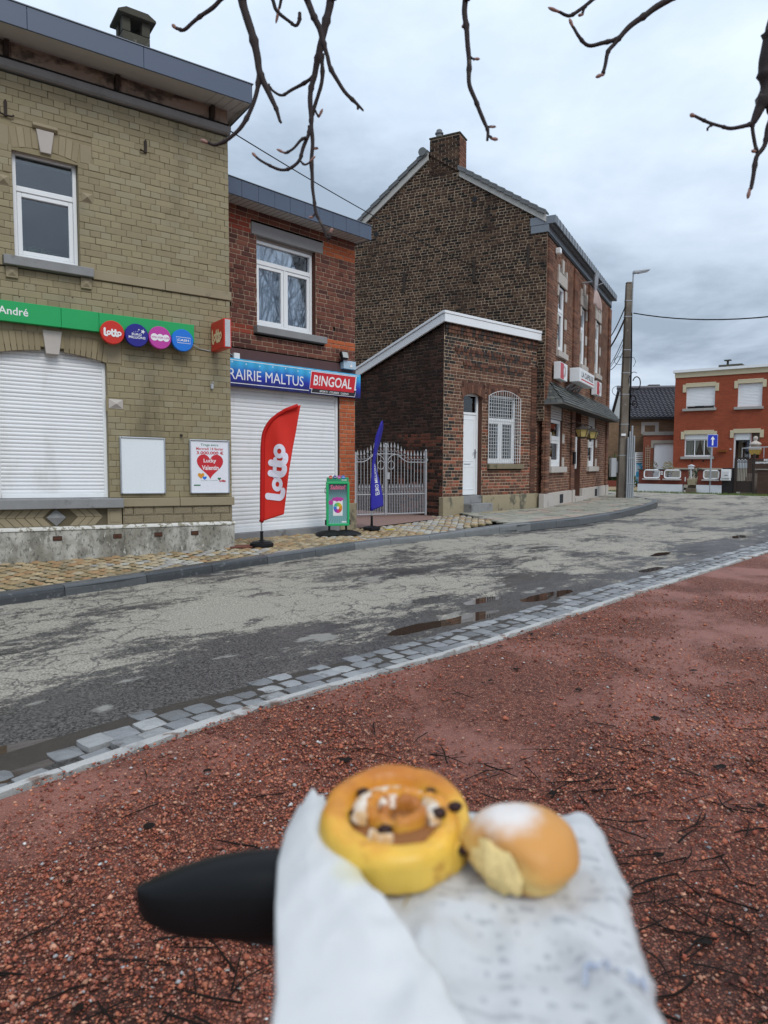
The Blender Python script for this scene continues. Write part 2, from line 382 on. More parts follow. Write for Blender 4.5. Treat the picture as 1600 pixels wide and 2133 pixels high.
dv = s.n('ShaderNodeVectorMath', operation='ADD'); s.l(A1, dv.inputs[0]); ds = s.n('ShaderNodeTexNoise'); ds.inputs['Scale'].default_value = 3; ds.inputs['Detail'].default_value = 5; s.l(A1, ds.inputs['Vector']); dsc = s.n('ShaderNodeVectorMath', operation='SCALE'); s.l(ds.outputs['Color'], dsc.inputs[0]); dsc.inputs['Scale'].default_value = .5; s.l(dsc.outputs[0], dv.inputs[1]); s.l(dv.outputs[0], cr_.inputs['Vector'])
crack = s.math('SUBTRACT', 1, s.ss(cr_.outputs['Distance'], .0, .035)); crack = s.math('MULTIPLY', crack, s.ss(s.noise(.7, 3, .5, A1), .38, .5))
dry2 = s.math('MULTIPLY', dry, s.math('SUBTRACT', 1, s.math('MULTIPLY', crack, .85)))
grain = s.noise(70, 3, .7); grain2 = s.noise(62, 4, .75)
gcol = s.mix(s.ss(grain, .3, .7), (.17, .155, .13, 1), (.48, .44, .365, 1))
dcol = s.mix(s.ss(grain2, .35, .72), (.014, .013, .0135, 1), (.18, .165, .152, 1))
dcol = s.mix(s.math('MULTIPLY', s.ss(n_mid, .45, .62), .35), dcol, (.095, .086, .082, 1)); dcol = s.mix(s.math('MULTIPLY', s.ss(s.noise(1.7, 6, .65, strv(.4)), .52, .64), .6), dcol, (.016, .0145, .016, 1))
pat = s.ss(s.math('ADD', s.noise(3.1, 4, .5, strv(.6)), 0), .61, .66)                 # bald aggregate patches
col = s.mix(dry2, dcol, gcol); col = s.mix(s.math('MULTIPLY', pat, s.math('SUBTRACT', .75, s.math('MULTIPLY', dry2, .6))), col, (.33, .315, .28, 1))
rg = s.math('MULTIPLY_ADD', dry2, .40, .48); rg = s.math('SUBTRACT', rg, s.math('MULTIPLY', s.ss(s.noise(1.3, 4, .6, strv(.5)), .5, .62), s.math('MULTIPLY', s.math('SUBTRACT', 1, dry2), .2)))
hb = s.math('ADD', s.math('MULTIPLY', grain, .7), s.math('MULTIPLY', dry2, .5))
road = link('road', me); me.materials.append(s.set(col=col, rough=rg, spec=.2, nrm=s.bump(hb, .8, .008))); tag(road, kind='structure')

# ---- puddles
s = NT('muddy_water'); WATER = s.set(col=(.045, .03, .022), rough=.03, spec=.5, nrm=s.bump(s.noise(3, 2, .5), .02, .01))
mb = MB()
for (a, b, ra, rb, lv) in PUDDLES:
    n = 26; P = []
    for k in range(n):
        an = 2*pi*k/n; rr = 1.55+.3*mnoise.noise((cos(an)*1.3, sin(an)*1.3, a))
        q = st(a+ra*rr*cos(an), max(.13, b+rb*rr*sin(an))); P.append((q[0], q[1], ZROAD-.014-.0006*len(mb.f)))
    mb.add(P, [list(range(n))])
tag(mb.obj('water', WATER), kind='structure')

# ---- pavements
SETTM = surf('granite_sett', None, .55, .22, 9, .25, 120, .4, 60, .006, [((.05, .042, .035), 5, .55, .68, (1, 1, 1), .75)], spec=.5)
COBM = surf('sandstone_cobble', None, .62, .2, 10, .2, 110, .35, 60, .006, [((.07, .062, .03), 7, .58, .7, (1, 1, 1), .7)])
GROUT = surf('mossy_joint', (.040, .040, .018), .95, .4, 9, .3, 60, .5)
BACK = [(-8.9, 5.6), (-2.18, 10.2), (-2.62, 11.35), (-.5, 13.55), (-.62, 16.1), (1.1, 17.6), (1.42, 16.42), (1.75, 16.72)]
COB = KERB[1:10]+[(1.75, 16.72)]+BACK[::-1][1:]
pv = tag(link('pavement', None) if False else bpy.data.objects.new('pavement', None), kind='structure'); COL.objects.link(pv)
mb = MB()
mb.add([(x, y, zpav(x, y)-.020 if y < 11.3 else -.055) for x, y in COB], [list(range(len(COB)))])
mb.obj('bedding', GROUT, pv)
def pool(n, fn): return [fn(k) for k in range(n)]
COBC = [(.36, .27, .15), (.42, .32, .19), (.30, .22, .12), (.45, .37, .25), (.40, .38, .33), (.24, .19, .12), (.36, .34, .31), (.33, .21, .11)]
def stone_mesh(name, mt, c, dome=.2, seed=0, nn=5, rc=.13):
    """a worn stone 1 x 1 x 1, crown at z = 0"""
    rnd = random.Random(seed); P = []
    for i in range(nn):
        row = []
        for j in range(nn):
            a = -1+2*i/(nn-1); b = -1+2*j/(nn-1)
            k = .93+.07*rnd.random(); ex = a*(1-rc*abs(b)**3)*k; ey = b*(1-rc*abs(a)**3)*k
            e_ = max(abs(a), abs(b)); z = -dome*(e_**2.4)*.9-.10*rnd.random()*(1 if e_ < .99 else .3)
            row.append((ex*.5, ey*.5, z))
        P.append(row)
    m_ = MB(); m_.grid(P, 0, c); b = len(m_.v)
    ring = [(0, j) for j in range(nn)]+[(i, nn-1) for i in range(1, nn)]+[(nn-1, j) for j in range(nn-2, -1, -1)]+[(i, 0) for i in range(nn-2, 0, -1)]
    vs = [P[i][j] for i, j in ring]; k = len(vs)
    m_.add(vs+[(x*1.02, y*1.02, -.9) for x, y, z in vs], [(i, i+k, (i+1) % k+k, (i+1) % k) for i in range(k)], 0, c)
    m_.f = [f[::-1] for f in m_.f[:(nn-1)**2]]+m_.f[(nn-1)**2:]
    return m_
def cam_score(p, area=1):
    d = Vector(p)-CAMP
    if d.y < .3 or abs(d.x) > d.y*.62+.2: return -1/(1+d.length)
    return area/d.length_squared
def lay(items, pools, parent, part, keep, stuff, mt):
    """items: (score, x, y, z, sx, sy, sz, rot, poolindex). The largest in view become objects, the rest one mesh"""
    items.sort(key=lambda q: -q[0])
    meshes = {}
    for q in items[:keep]:
        k = q[8]
        if k not in meshes: meshes[k] = pools[k].mesh(part, mt, False)
        o = link(part, meshes[k], parent); o.location = q[1:4]; o.scale = q[4:7]; o.rotation_euler = (random.gauss(0, .02), random.gauss(0, .02), q[7])
    if len(items) > keep:
        V = []; Fc = []; Cc = []; base = 0
        for q in items[keep:]:
            pm = pools[q[8]]; a = np.array(pm.v)*np.array(q[4:7]); c, s_ = cos(q[7]), sin(q[7])
            V.append(np.c_[a[:, 0]*c-a[:, 1]*s_+q[1], a[:, 0]*s_+a[:, 1]*c+q[2], a[:, 2]+q[3]])
            Fc += [[i+base for i in f] for f in pm.f]; Cc += pm.c; base += len(a)
        m_ = MB(); m_.v = np.concatenate(V).tolist(); m_.f = Fc; m_.m = [0]*len(Fc); m_.c = Cc
        o = m_.obj(stuff, mt, parent); o['kind'] = 'stuff'
def shade(c, a, b): f = random.uniform(a, b); return tuple(x*f for x in c)
cpool = [stone_mesh('cobblestone', COBM, shade(COBC[k % 8], .8, 1.2), .42, k) for k in range(20)]
items = []
KD = np.array([.585, .811]); KN = np.array([-.811, .585]); K0 = np.array([-3.54, 6.39])
for r in range(-70, 130):
    for c in range(0, 40):
        a = r*.150; b = .10+c*.160+(.08 if r % 2 else 0)
        q = K0+KD*(a+.018*mnoise.noise((b*3, a*3, 0)))+KN*(b+.02*mnoise.noise((b*2, a*2, 5)))
        if not inside(q[0], q[1], COB): continue
        if dist_to_line([q], KERB)[0] < .17: continue
        z = zpav(q[0], q[1])+random.uniform(-.006, .006)
        p_ = random.choice([0, 1, 2, 3, 5, 7]) if (mnoise.noise((q[0]*.9, q[1]*.9, 2)) > -.12 or random.random() < .35) else random.choice([4, 6, 3])
        if q[1] > 13.3 and random.random() < .4: p_ = random.choice([4, 6])
        sc_ = cam_score((q[0], q[1], 0))
        items.append((sc_, q[0], q[1], z+.004, .152*random.uniform(.84, .98), .141*random.uniform(.84, .98), .062, atan2(KN[1], KN[0])+random.gauss(0, .05), p_+8*random.randint(0, 1) if p_+8 < 20 else p_))
lay(items, cpool, pv, 'cobblestone', 300, 'cobbles', COBM)
# slabs in front of the low annex and the pub
SLB = KERB[9:17]+[(9.35, 28.6), (8.95, 28.2), (4.3, 18.85), (1.85, 16.8)]
SLABM = surf('pavement_slab', None, .8, .12, 4, .15, 90, .25, 80, .003, [((.10, .105, .06), 3.0, .56, .72, (1, 1, 1), .6)])
mb = MB(); mb.add([(x, y, .038) for x, y in SLB], [list(range(len(SLB)))]); mb.obj('bedding', GROUT, pv)
SLC = [(.30, .28, .23), (.34, .32, .265), (.26, .25, .20), (.37, .29, .24), (.31, .30, .24), (.28, .27, .235)]
def slab_mesh(c):
    m_ = MB(); m_.box(-.5, .5, -.5, .5, -1, -.12, 0, c); m_.add([(-.5, -.5, -.12), (.5, -.5, -.12), (.5, .5, -.12), (-.5, .5, -.12), (-.475, -.475, 0), (.475, -.475, 0), (.475, .475, 0), (-.475, .475, 0)], [(4, 5, 6, 7), (0, 1, 5, 4), (1, 2, 6, 5), (2, 3, 7, 6), (3, 0, 4, 7)], 0, c); return m_
spool = [slab_mesh(SLC[k % 6]) for k in range(6)]
items = []; SD = np.array([.70, .714]); SN = np.array([-.714, .70]); S0 = np.array([2.3, 13.4])
for r in range(-12, 60):
    for c in range(-14, 30):
        q = S0+SD*((r+.5)*.42+(.21 if c % 2 else 0))+SN*((c+.5)*.31)
        if not inside(q[0], q[1], SLB) or dist_to_line([q], KERB)[0] < .2: continue
        items.append((cam_score((q[0], q[1], 0)), q[0], q[1], .06+random.uniform(-.004, .004), .412, .302, .03, atan2(SD[1], SD[0])+random.gauss(0, .006), random.randint(0, 5)))
lay(items, spool, pv, 'paving_slab', 300, 'paving_slabs', SLABM)
# bare strip behind the gate
mb = MB(); mb.add([(-.8, 13.3, -.012), (-.2, 13.75, -.012), (1.15, 15.75, -.012), (1.5, 16.5, -.012), (-1, 22, -.012), (-6, 22, -.012), (-3, 16, -.012)], [list(range(7))])
YARD = surf('pinkish_grit', (.25, .16, .135), .95, .3, 14, .35, 90, .6, 60, .01)
mb.obj('grit_yard', YARD); tag(bpy.data.objects['grit_yard'], kind='structure')

# ---- kerb stones
KERBM = surf('dark_wet_kerb', None, .38, .25, 10, .25, 90, .35, 50, .005, [((.16, .165, .17), 18, .58, .66, (1, 1, 1), .7)], spec=.5)
kb_ = bpy.data.objects.new('kerb', None); COL.objects.link(kb_); tag(kb_, kind='structure')
def walk(L, step, s0=0):
    """points and directions every step metres along a line"""
    out_ = []; d = s0; pos = 0
    for a, b in zip(L[:-1], L[1:]):
        a = Vector(a); b = Vector(b); l = (b-a).length
        while d <= pos+l:
            out_.append((a+(b-a)*((d-pos)/l), (b-a).normalized())); d += step
        pos += l
    return out_
ks = walk(KERB, .94, 4.2)
for (p, d), (p2, d2) in zip(ks[:-1], ks[1:]):
    m_ = MB(); g = (p2-p).normalized(); nn = Vector((-g.y, g.x)); c = random.choice([(.062, .066, .07), (.05, .054, .058), (.085, .09, .095)])
    z0 = zpav(p.x, p.y)+.008; z1 = zpav(p2.x, p2.y)+.008
    if p.x > 2.4 and z0 > .03: z0 += .01
    if p2.x > 2.4 and z1 > .03: z1 += .01
    if 10.3 < p.y < 13.4: c = (.16, .165, .165)
    prof = [(-.005, -.16), (.0, -.045), (.006, -.018), (.022, -.004), (.05, 0), (.15, .002), (.15, -.16)]
    a = p+g*.004; b = p2-g*.004; n = len(prof)
    m_.add([((a+nn*o).x, (a+nn*o).y, z0+z) for o, z in prof]+[((b+nn*o).x, (b+nn*o).y, z1+z) for o, z in prof],
           [(i, i+n, (i+1) % n+n, (i+1) % n) for i in range(n)]+[list(range(n)), list(range(2*n-1, n-1, -1))], 0, c)
    m_.obj('kerb_stone', KERBM, kb_)

# ---- pale edging and the two rows of setts beside it
EDGM = surf('pale_edging_concrete', (.43, .42, .40), .8, .2, 4, .25, 80, .45, 60, .006, [((.17, .10, .07), 7, .54, .64, (1, 1, 1), .85), ((.17, .17, .165), 2.2, .56, .68, (1, 1, 1), .7)])
eg = bpy.data.objects.new('edging', None); COL.objects.link(eg); tag(eg, kind='structure')
es = walk(EDGE, 1.0, 3.6)[:24]
for (p, d), (p2, d2) in zip(es[:-1], es[1:]):
    g = (p2-p).normalized(); nn = Vector((-g.y, g.x)); k = 12; L_ = []; R_ = []
    for i in range(k+1):
        q = p+(p2-p)*(i/k*.994+.003); L_.append(q+nn*(.008*random.random())); R_.append(q-nn*(.035+.04*random.random()+.03*mnoise.noise((q.x*2, q.y*2, 4))))
    z = -.062
    m_ = MB(); vs = [(q.x, q.y, z) for q in L_]+[(q.x, q.y, z+random.uniform(-.003, .002)) for q in R_]+[(q.x, q.y, -.16) for q in L_]+[(q.x, q.y, -.16) for q in R_]; k += 1
    m_.add(vs, [(i, i+k, i+k+1, i+1) for i in range(k-1)]+[(i, i+1, i+2*k+1, i+2*k) for i in range(k-1)]+[(i+k, i+3*k, i+3*k+1, i+k+1) for i in range(k-1)]+[(0, 2*k, 3*k, k), (k-1, 2*k-1, 4*k-1, 3*k-1)])
    m_.obj('edging_block', EDGM, eg)
STC = [(.20, .20, .205), (.26, .262, .265), (.165, .165, .17), (.31, .31, .305), (.19, .192, .195), (.13, .13, .13)]
tpool = [stone_mesh('sett', SETTM, shade(STC[k % 6], .85, 1.15), .22, 50+k, 6, .045) for k in range(18)]
items = []
for row in range(3):
    for (p, d) in walk(EDGE, .146, 3.3+.05*row):
        nn = Vector((-d.y, d.x)); q = p+nn*(.085+row*.142+.02*mnoise.noise((p.x*3, p.y*3, row)))+d*random.gauss(0, .008)
        if q.y > 20: continue
        if row == 2 and random.random() < (.6 if q.y < 4.6 else .05): continue
        if q.y < 4.6 and random.random() < .08+(.14 if q.y < 3.2 else 0): continue
        z = ZROAD+.028+random.uniform(-.006, .004)-(.020 if q.y < 3.2 else 0)-.004*row
        items.append((cam_score((q.x, q.y, z)), q.x, q.y, z, .146*random.uniform(.90, 1), .140*random.uniform(.90, 1), .07, atan2(d.y, d.x)+random.gauss(0, .05), random.randint(0, 17)))
JB = surf('dirty_joint', (.045, .036, .028), .6, .4, 9, .3, 60, .5, spec=.4)
st_p = bpy.data.objects.new('gutter', None); COL.objects.link(st_p); tag(st_p, kind='structure')
lay(items, tpool, st_p, 'sett', 300, 'setts', SETTM)
L_ = walk(EDGE, .25, 3.2); mb = MB(); k = len(L_)
mb.grid([[((p+Vector((-d.y, d.x))*o).x, (p+Vector((-d.y, d.x))*o).y, z) for o, z in ((.0, -.090-(.03 if p.y < 3.3 else 0)), (.2, -.091-(.03 if p.y < 3.3 else 0)), (.38+.06*mnoise.noise((p.x*2, p.y*2, 6)), -.094), (.50+.06*mnoise.noise((p.x*2, p.y*2, 6)), -.122))] for p, d in L_]); mb.obj('bedding', JB, st_p)

# ---- red gravel square
GP = EDGE[:]
GP = [(p[0]+.07, p[1]-.07) for p in GP]
gs = NT('red_gravel_bed'); p = gs.pos()
v1 = gs.n('ShaderNodeTexVoronoi'); v1.inputs['Scale'].default_value = 95; gs.l(p, v1.inputs['Vector'])
sep = gs.n('ShaderNodeSeparateColor'); gs.l(v1.outputs['Color'], sep.inputs[0])
pc = gs.n('ShaderNodeValToRGB'); gs.l(sep.outputs[0], pc.inputs[0]); E_ = pc.color_ramp.elements
E_[0].position = 0; E_[0].color = (.12, .032, .018, 1); E_[1].position = 1; E_[1].color = (.50, .25, .165, 1)
for pz, cl in ((.35, (.24, .072, .042, 1)), (.7, (.36, .122, .072, 1)), (.93, (.42, .18, .12, 1))):
    k = E_.new(pz); k.color = cl
big = gs.noise(.9, 5, .6, p); mid = gs.noise(4.5, 5, .62, p)
mud = gs.ss(big, .46, .60)
ve = gs.n('ShaderNodeTexVoronoi', feature='DISTANCE_TO_EDGE'); ve.inputs['Scale'].default_value = 95; gs.l(p, ve.inputs['Vector'])
stonec = gs.mix(gs.ss(ve.outputs['Distance'], .04, .22), (.055, .019, .013, 1), pc.outputs[0])
col = gs.mix(gs.math('MULTIPLY', mud, .65), stonec, gs.mix(mid, (.26, .098, .071, 1), (.37, .165, .125, 1)))
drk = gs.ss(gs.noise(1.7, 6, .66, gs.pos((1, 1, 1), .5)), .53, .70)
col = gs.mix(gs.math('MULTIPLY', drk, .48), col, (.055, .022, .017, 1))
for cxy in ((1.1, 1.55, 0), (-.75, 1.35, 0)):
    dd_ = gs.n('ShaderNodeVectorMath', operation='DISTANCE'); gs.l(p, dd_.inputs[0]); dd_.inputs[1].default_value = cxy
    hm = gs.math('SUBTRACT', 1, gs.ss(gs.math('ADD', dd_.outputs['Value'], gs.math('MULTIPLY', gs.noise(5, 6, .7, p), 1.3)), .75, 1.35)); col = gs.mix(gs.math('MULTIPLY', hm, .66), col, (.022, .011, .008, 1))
h = gs.math('MULTIPLY_ADD', gs.math('SUBTRACT', 1, v1.outputs['Distance']), .6, gs.noise(40, 4, .6, p))
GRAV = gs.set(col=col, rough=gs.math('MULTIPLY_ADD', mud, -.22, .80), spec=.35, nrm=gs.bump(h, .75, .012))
mb = MB(); NR = 60
rows = []
for i in range(len(GP)-1):
    a = Vector(GP[i]); b = Vector(GP[i+1]); k = 10
    for j in range(k): rows.append(a+(b-a)*(j/k))
rows.append(Vector(GP[-1])); P = []
for q in rows:
    row = []
    for j in range(NR+1):
        d = 26*(j/NR)**1.7; x = q.x+d*.731+0*d; y = q.y-d*.682
        row.append((x, y, -.066+(.010*mnoise.noise((x*1.1, y*1.1, 1))+.005*mnoise.noise((x*4, y*4, 2)) if j else 0)))
    P.append(row)
mb.grid(P); mb.f = [f[::-1] for f in mb.f]
tag(mb.obj('gravel_square', GRAV, smooth=True), kind='structure')
# loose stones lying on it
NS = 170000
rr = np.exp(np.random.uniform(log(1.25), log(8.5), NS)); th = np.random.uniform(radians(-40), radians(40), NS)
X = rr*np.sin(th); Y = rr*np.cos(th)
ok = np.ones(NS, bool); EL = np.array(EDGE)
ye = np.interp(X, EL[:, 0], EL[:, 1]); ok = Y < ye-.13+.05*np.random.rand(NS)
nz = np.array([mnoise.noise((x*.9, y*.9, 11)) for x, y in zip(X, Y)]); ok &= (np.random.rand(NS) < np.clip(.60+1.1*nz+.25*(rr < 2.4)-.12*(rr > 3.2), .08, 1))
X, Y, rr = X[ok], Y[ok], rr[ok]; n = len(X)
sz = np.random.lognormal(log(.0049), .40, n)*np.clip(rr/3.0, .82, 1.05)
base = np.array([(1, 0, 0), (.2, .9, .1), (-.9, .25, 0), (-.3, -.85, .05), (.5, -.6, 0), (.1, .05, .62), (0, 0, -.6)])
fc = np.array([(0, 1, 5), (1, 2, 5), (2, 3, 5), (3, 4, 5), (4, 0, 5), (1, 0, 6), (2, 1, 6), (3, 2, 6), (4, 3, 6), (0, 4, 6)])
an = np.random.uniform(0, 2*pi, n); ca, sa = np.cos(an), np.sin(an)
jit = base[None]*(1+.3*np.random.randn(n, 7, 1)); ax = np.random.uniform(.75, 1.35, (n, 1))
px_ = jit[..., 0]*ax; py_ = jit[..., 1]
VX = (px_*ca[:, None]-py_*sa[:, None])*sz[:, None]+X[:, None]; VY = (px_*sa[:, None]+py_*ca[:, None])*sz[:, None]+Y[:, None]
VZ = jit[..., 2]*sz[:, None]-.062+.008*np.random.rand(n, 1)
V = np.stack([VX, VY, VZ], -1).reshape(-1, 3).astype(np.float32)
Fs = (fc[None]+7*np.arange(n)[:, None, None]).reshape(-1, 3).astype(np.int32)
me = bpy.data.meshes.new('gravel'); me.vertices.add(len(V)); me.vertices.foreach_set('co', V.ravel()); me.loops.add(Fs.size); me.loops.foreach_set('vertex_index', Fs.ravel()); me.polygons.add(len(Fs)); me.polygons.foreach_set('loop_start', np.arange(0, Fs.size, 3, dtype=np.int32)); me.polygons.foreach_set('loop_total', np.full(len(Fs), 3, np.int32)); me.update(calc_edges=True)
pal = np.array([(.40, .124, .070), (.50, .178, .10), (.30, .082, .050), (.60, .30, .19), (.42, .16, .108), (.15, .052, .04), (.42, .25, .19), (.36, .35, .35), (.62, .60, .57)])
ci = np.random.choice(9, n, p=[.22, .16, .17, .08, .15, .15, .045, .018, .007]); cc = pal[ci]*np.random.uniform(.6, 1.15, (n, 1))
at = me.color_attributes.new('tone', 'FLOAT_COLOR', 'POINT'); at.data.foreach_set('color', np.c_[np.repeat(cc, 7, 0), np.ones(n*7)].astype(np.float32).ravel())
me.materials.append(surf('gravel_stone', None, .7, .15, 30, .1, 200, .1)); tag(link('gravel', me), kind='stuff')

# ================================================================== BRICKWORK
def brick_template():
    v = []; c = .04
    for x, z in ((0, 0), (1, 0), (1, 1), (0, 1)): v.append((x, 1, z))
    for x, z in ((0, 0), (1, 0), (1, 1), (0, 1)): v.append((x, .06, z))
    for x, z in ((c, .1), (1-c, .1), (1-c, .9), (c, .9)): v.append((x, 0, z))
    f = [(8, 9, 10, 11)]
    for i in range(4):
        j = (i+1) % 4; f += [(i, j, j+4, i+4), (i+4, j+4, j+8, i+8)]
    return np.array(v, float), f
BT_V, BT_F = brick_template()
def brick_pool(name, palette, mt):
    out_ = []
    for k, c in enumerate(palette):
        m_ = MB(); v = BT_V.copy(); v[8:, 1] += np.random.uniform(-.03, .03, 4); m_.add(v.tolist(), BT_F, 0, c); out_.append(m_.mesh(name, mt))
    return out_
def T_front(u, y, v): return (u, y, v)
def cut(iv, a, b):
    o = []
    for x0, x1 in iv:
        if b <= x0 or a >= x1: o.append((x0, x1)); continue
        if a > x0: o.append((x0, a))
        if b < x1: o.append((b, x1))
    return o
def brickwork(parent, wall_obj_parent, spans, holes, v0, v1, course, L, joint, palette, pick, mats, keep=300, T=T_front, proud=.007, recess=.004, depth=.05, bond='english', shear=0, root=None, part='brick', limit=None, jit=.003, y0=0.0, Trot=0.0):
    """bricks in courses over spans(v) minus rectangular holes; returns the mortar as quads in an MB"""
    mbk, mmo = mats
    mort = MB(); B = []; nC = int(round((v1-v0)/course))
    for i in range(nC):
        va = v0+i*course; vb = va+course; vm = (va+vb)/2
        iv = spans(va, vb)
        for (a, b, c, d) in holes:
            if c < vm < d: iv = cut(iv, a, b)
        if bond == 'english': l = L if i % 2 == 0 else L/2
        elif bond == 'mixed': l = L if (i*7 % 3) else L/2
        else: l = L
        off = (L/4 if i % 2 else 0)+(0 if bond == 'english' else random.uniform(0, L))+(L/2 if i % 4 == 2 else 0)
        for x0, x1 in iv:
            if x1-x0 < .012: continue
            mort.add([T(x0, y0+recess, va), T(x1, y0+recess, va), T(x1, y0+recess, vb), T(x0, y0+recess, vb)], [(0, 1, 2, 3)])
            k = math.floor((x0-off)/l); x = off+k*l
            while x < x1-.01:
                ll = l
                if bond == 'flemish' and (k+i) % 2: ll = L/2
                a, b = max(x, x0), min(x+ll, x1); x += ll; k += 1
                if b-a < .025: continue
                B.append((a+joint/2, b-joint/2, va+joint/2, vb-joint/2, pick((a+b)/2, vm)))
    M4 = (root or parent).matrix_basis
    sc_ = []
    for q in B:
        p = T((q[0]+q[1])/2, 0, (q[2]+q[3])/2); w_ = M4 @ Vector(p); sc_.append(cam_score(w_, (q[1]-q[0])))
    order = sorted(range(len(B)), key=lambda i: -sc_[i])
    pool_ = brick_pool(part, palette, mbk)
    for i in order[:keep]:
        a, b, c, d, k = B[i]
        o = link(part, pool_[k], wall_obj_parent)
        j = max(-.004, min(.0025, random.gauss(0, jit)*.6))
        o.location = T(a, y0-proud+j, c+shear*a); o.scale = (b-a, depth, d-c); o.rotation_euler = (0, -shear+random.gauss(0, .003), Trot)
    rest = order[keep:]
    if rest:
        m_ = MB(); V = []; n = len(rest)
        arr = np.array([B[i][:4] for i in rest]); J = np.clip(np.random.normal(0, jit, (n, 1)), -.005, .0025)
        lx = (arr[:, 1]-arr[:, 0])[:, None]; lz = (arr[:, 3]-arr[:, 2])[:, None]
        vx = arr[:, :1]+BT_V[None, :, 0]*lx+np.random.normal(0, jit*.4, (n, 12)); vz = arr[:, 2:3]+BT_V[None, :, 2]*lz+np.random.normal(0, jit*.4, (n, 12)); vy = BT_V[None, :, 1]*depth+y0-proud+J
        if shear: vz = vz+shear*vx
        pts = np.stack([vx, vy, vz], -1).reshape(-1, 3)
        R = np.array([T(1, 0, 0), T(0, 1, 0), T(0, 0, 1)])-np.array(T(0, 0, 0)); pts = pts @ R+np.array(T(0, 0, 0))
        m_.v = pts.tolist(); m_.f = [[x+12*i for x in f] for i in range(n) for f in BT_F]; m_.m = [0]*len(m_.f)
        m_.c = [palette[B[i][4]] for i in rest for f in BT_F]
        o = m_.obj('brickwork', mbk, wall_obj_parent); o['kind'] = 'stuff'
    return mort
def jitter_pal(cols, n, lo=.8, hi=1.18):
    return [tuple(x*k for x in cols[i % len(cols)]) for i, k in ((i, random.uniform(lo, hi)) for i in range(n))]
def window(parent, u0, u1, v0, v1, y, frame=.045, transom=None, mull=(), sash=.05, mt=None, pane=None, curtain=None, shear=0, back=.5, low=True, name='window', depth=.07):
    """outer frame (mesh) > sash frames, panes, curtain, dark room behind"""
    mt = mt or WHITE; pane = pane or PANE
    m_ = MB(); f = frame
    m_.box(u0, u0+f, y, y+depth, v0, v1); m_.box(u1-f, u1, y, y+depth, v0, v1); m_.box(u0+f, u1-f, y, y+depth, v0, v0+f*1.3); m_.box(u0+f, u1-f, y, y+depth, v1-f, v1)
    if transom: m_.box(u0+f, u1-f, y+.002, y+depth, transom-f*.75, transom+f*.75)
    hi = transom-f*.75 if transom else v1-f
    xs = [u0+f]
    for q in mull: m_.box(q-.02, q+.02, y+.004, y+depth, v0+f*1.3, hi); xs += [q-.02, q+.02]
    xs.append(u1-f)
    o = m_.obj(name, mt, parent, bevel=.006, seg=1, shear=shear)
    cells = [(xs[i], xs[i+1], v0+f*1.3, hi) for i in range(0, len(xs), 2)]
    for a, b, c, d in cells:
        if sash:
            s_ = MB(); t = sash; yy = y+.012
            s_.box(a+.003, a+t, yy, yy+.05, c+.003, d-.003); s_.box(b-t, b-.003, yy, yy+.05, c+.003, d-.003); s_.box(a+t, b-t, yy, yy+.05, c+.003, c+t); s_.box(a+t, b-t, yy, yy+.05, d-t, d-.003)
            s_.obj('sash', mt, o, bevel=.005, seg=1, shear=shear)
        k = sash if sash else 0
        MB().box(a+k, b-k, y+.042, y+.05, c+k, d-k).obj('pane', pane, o, shear=shear)
    if transom: MB().box(u0+f, u1-f, y+.042, y+.05, transom+f*.75, v1-f).obj('pane', pane, o, shear=shear)
    if curtain:
        P = []; n = 90
        for i in range(n+1):
            x = u0+f+(u1-u0-2*f)*i/n; a = .016*sin(i*.9)+.008*sin(i*2.3+1); P.append([(x, y+.16+a, v0+.02), (x, y+.16+a*.8, v1-.02)])
        MB().grid(P).obj('curtain', curtain, o, smooth=True, shear=shear)
    MB().box(u0-.04, u1+.04, y+back, y+back+.02, v0-.05, v1+.05).obj('room_back', DARK, o, shear=shear)
    return o
def reveal(mb, u0, u1, v0, v1, d, y=.003, m=1, sill=True):
    mb.add([(u0, y, v0), (u0, d, v0), (u0, d, v1), (u0, y, v1)], [(0, 1, 2, 3)], m); mb.add([(u1, y, v0), (u1, d, v0), (u1, d, v1), (u1, y, v1)], [(3, 2, 1, 0)], m)
    mb.add([(u0, y, v1), (u1, y, v1), (u1, d, v1), (u0, d, v1)], [(3, 2, 1, 0)], m)
    if sill: mb.add([(u0, y, v0), (u1, y, v0), (u1, d, v0), (u0, d, v0)], [(0, 1, 2, 3)], m)
def slats(parent, u0, u1, v0, v1, pitch, y, shear=0, mt=None):
    """each slat of a roller shutter is a sub-part; all share one mesh"""
    m_ = MB(); h = pitch
    prof = [(0, 0), (-.006, .08*h), (-.011, .35*h), (-.011, .62*h), (-.006, .9*h), (.0015, .94*h), (.0015, h), (.02, h), (.02, 0)]
    m_.extrx(prof[::-1], u0, u1); m_.mapv(lambda p: (p[0], p[1], p[2]+shear*p[0]))
    me = m_.mesh('slat', mt or SLATM); k = int((v1-v0)/pitch+.5)
    for i in range(k):
        o = link('slat', me, parent); o.location = (random.gauss(0, .0008), y+random.gauss(0, .0012), v0+i*pitch)
def pyramid(mb, x0, x1, z0, z1, y, h, m=0, c=None):
    return mb.add([(x0, y, z0), (x1, y, z0), (x1, y, z1), (x0, y, z1), ((x0+x1)/2, y-h, (z0+z1)/2)], [(0, 1, 4), (1, 2, 4), (2, 3, 4), (3, 0, 4)], m, c)
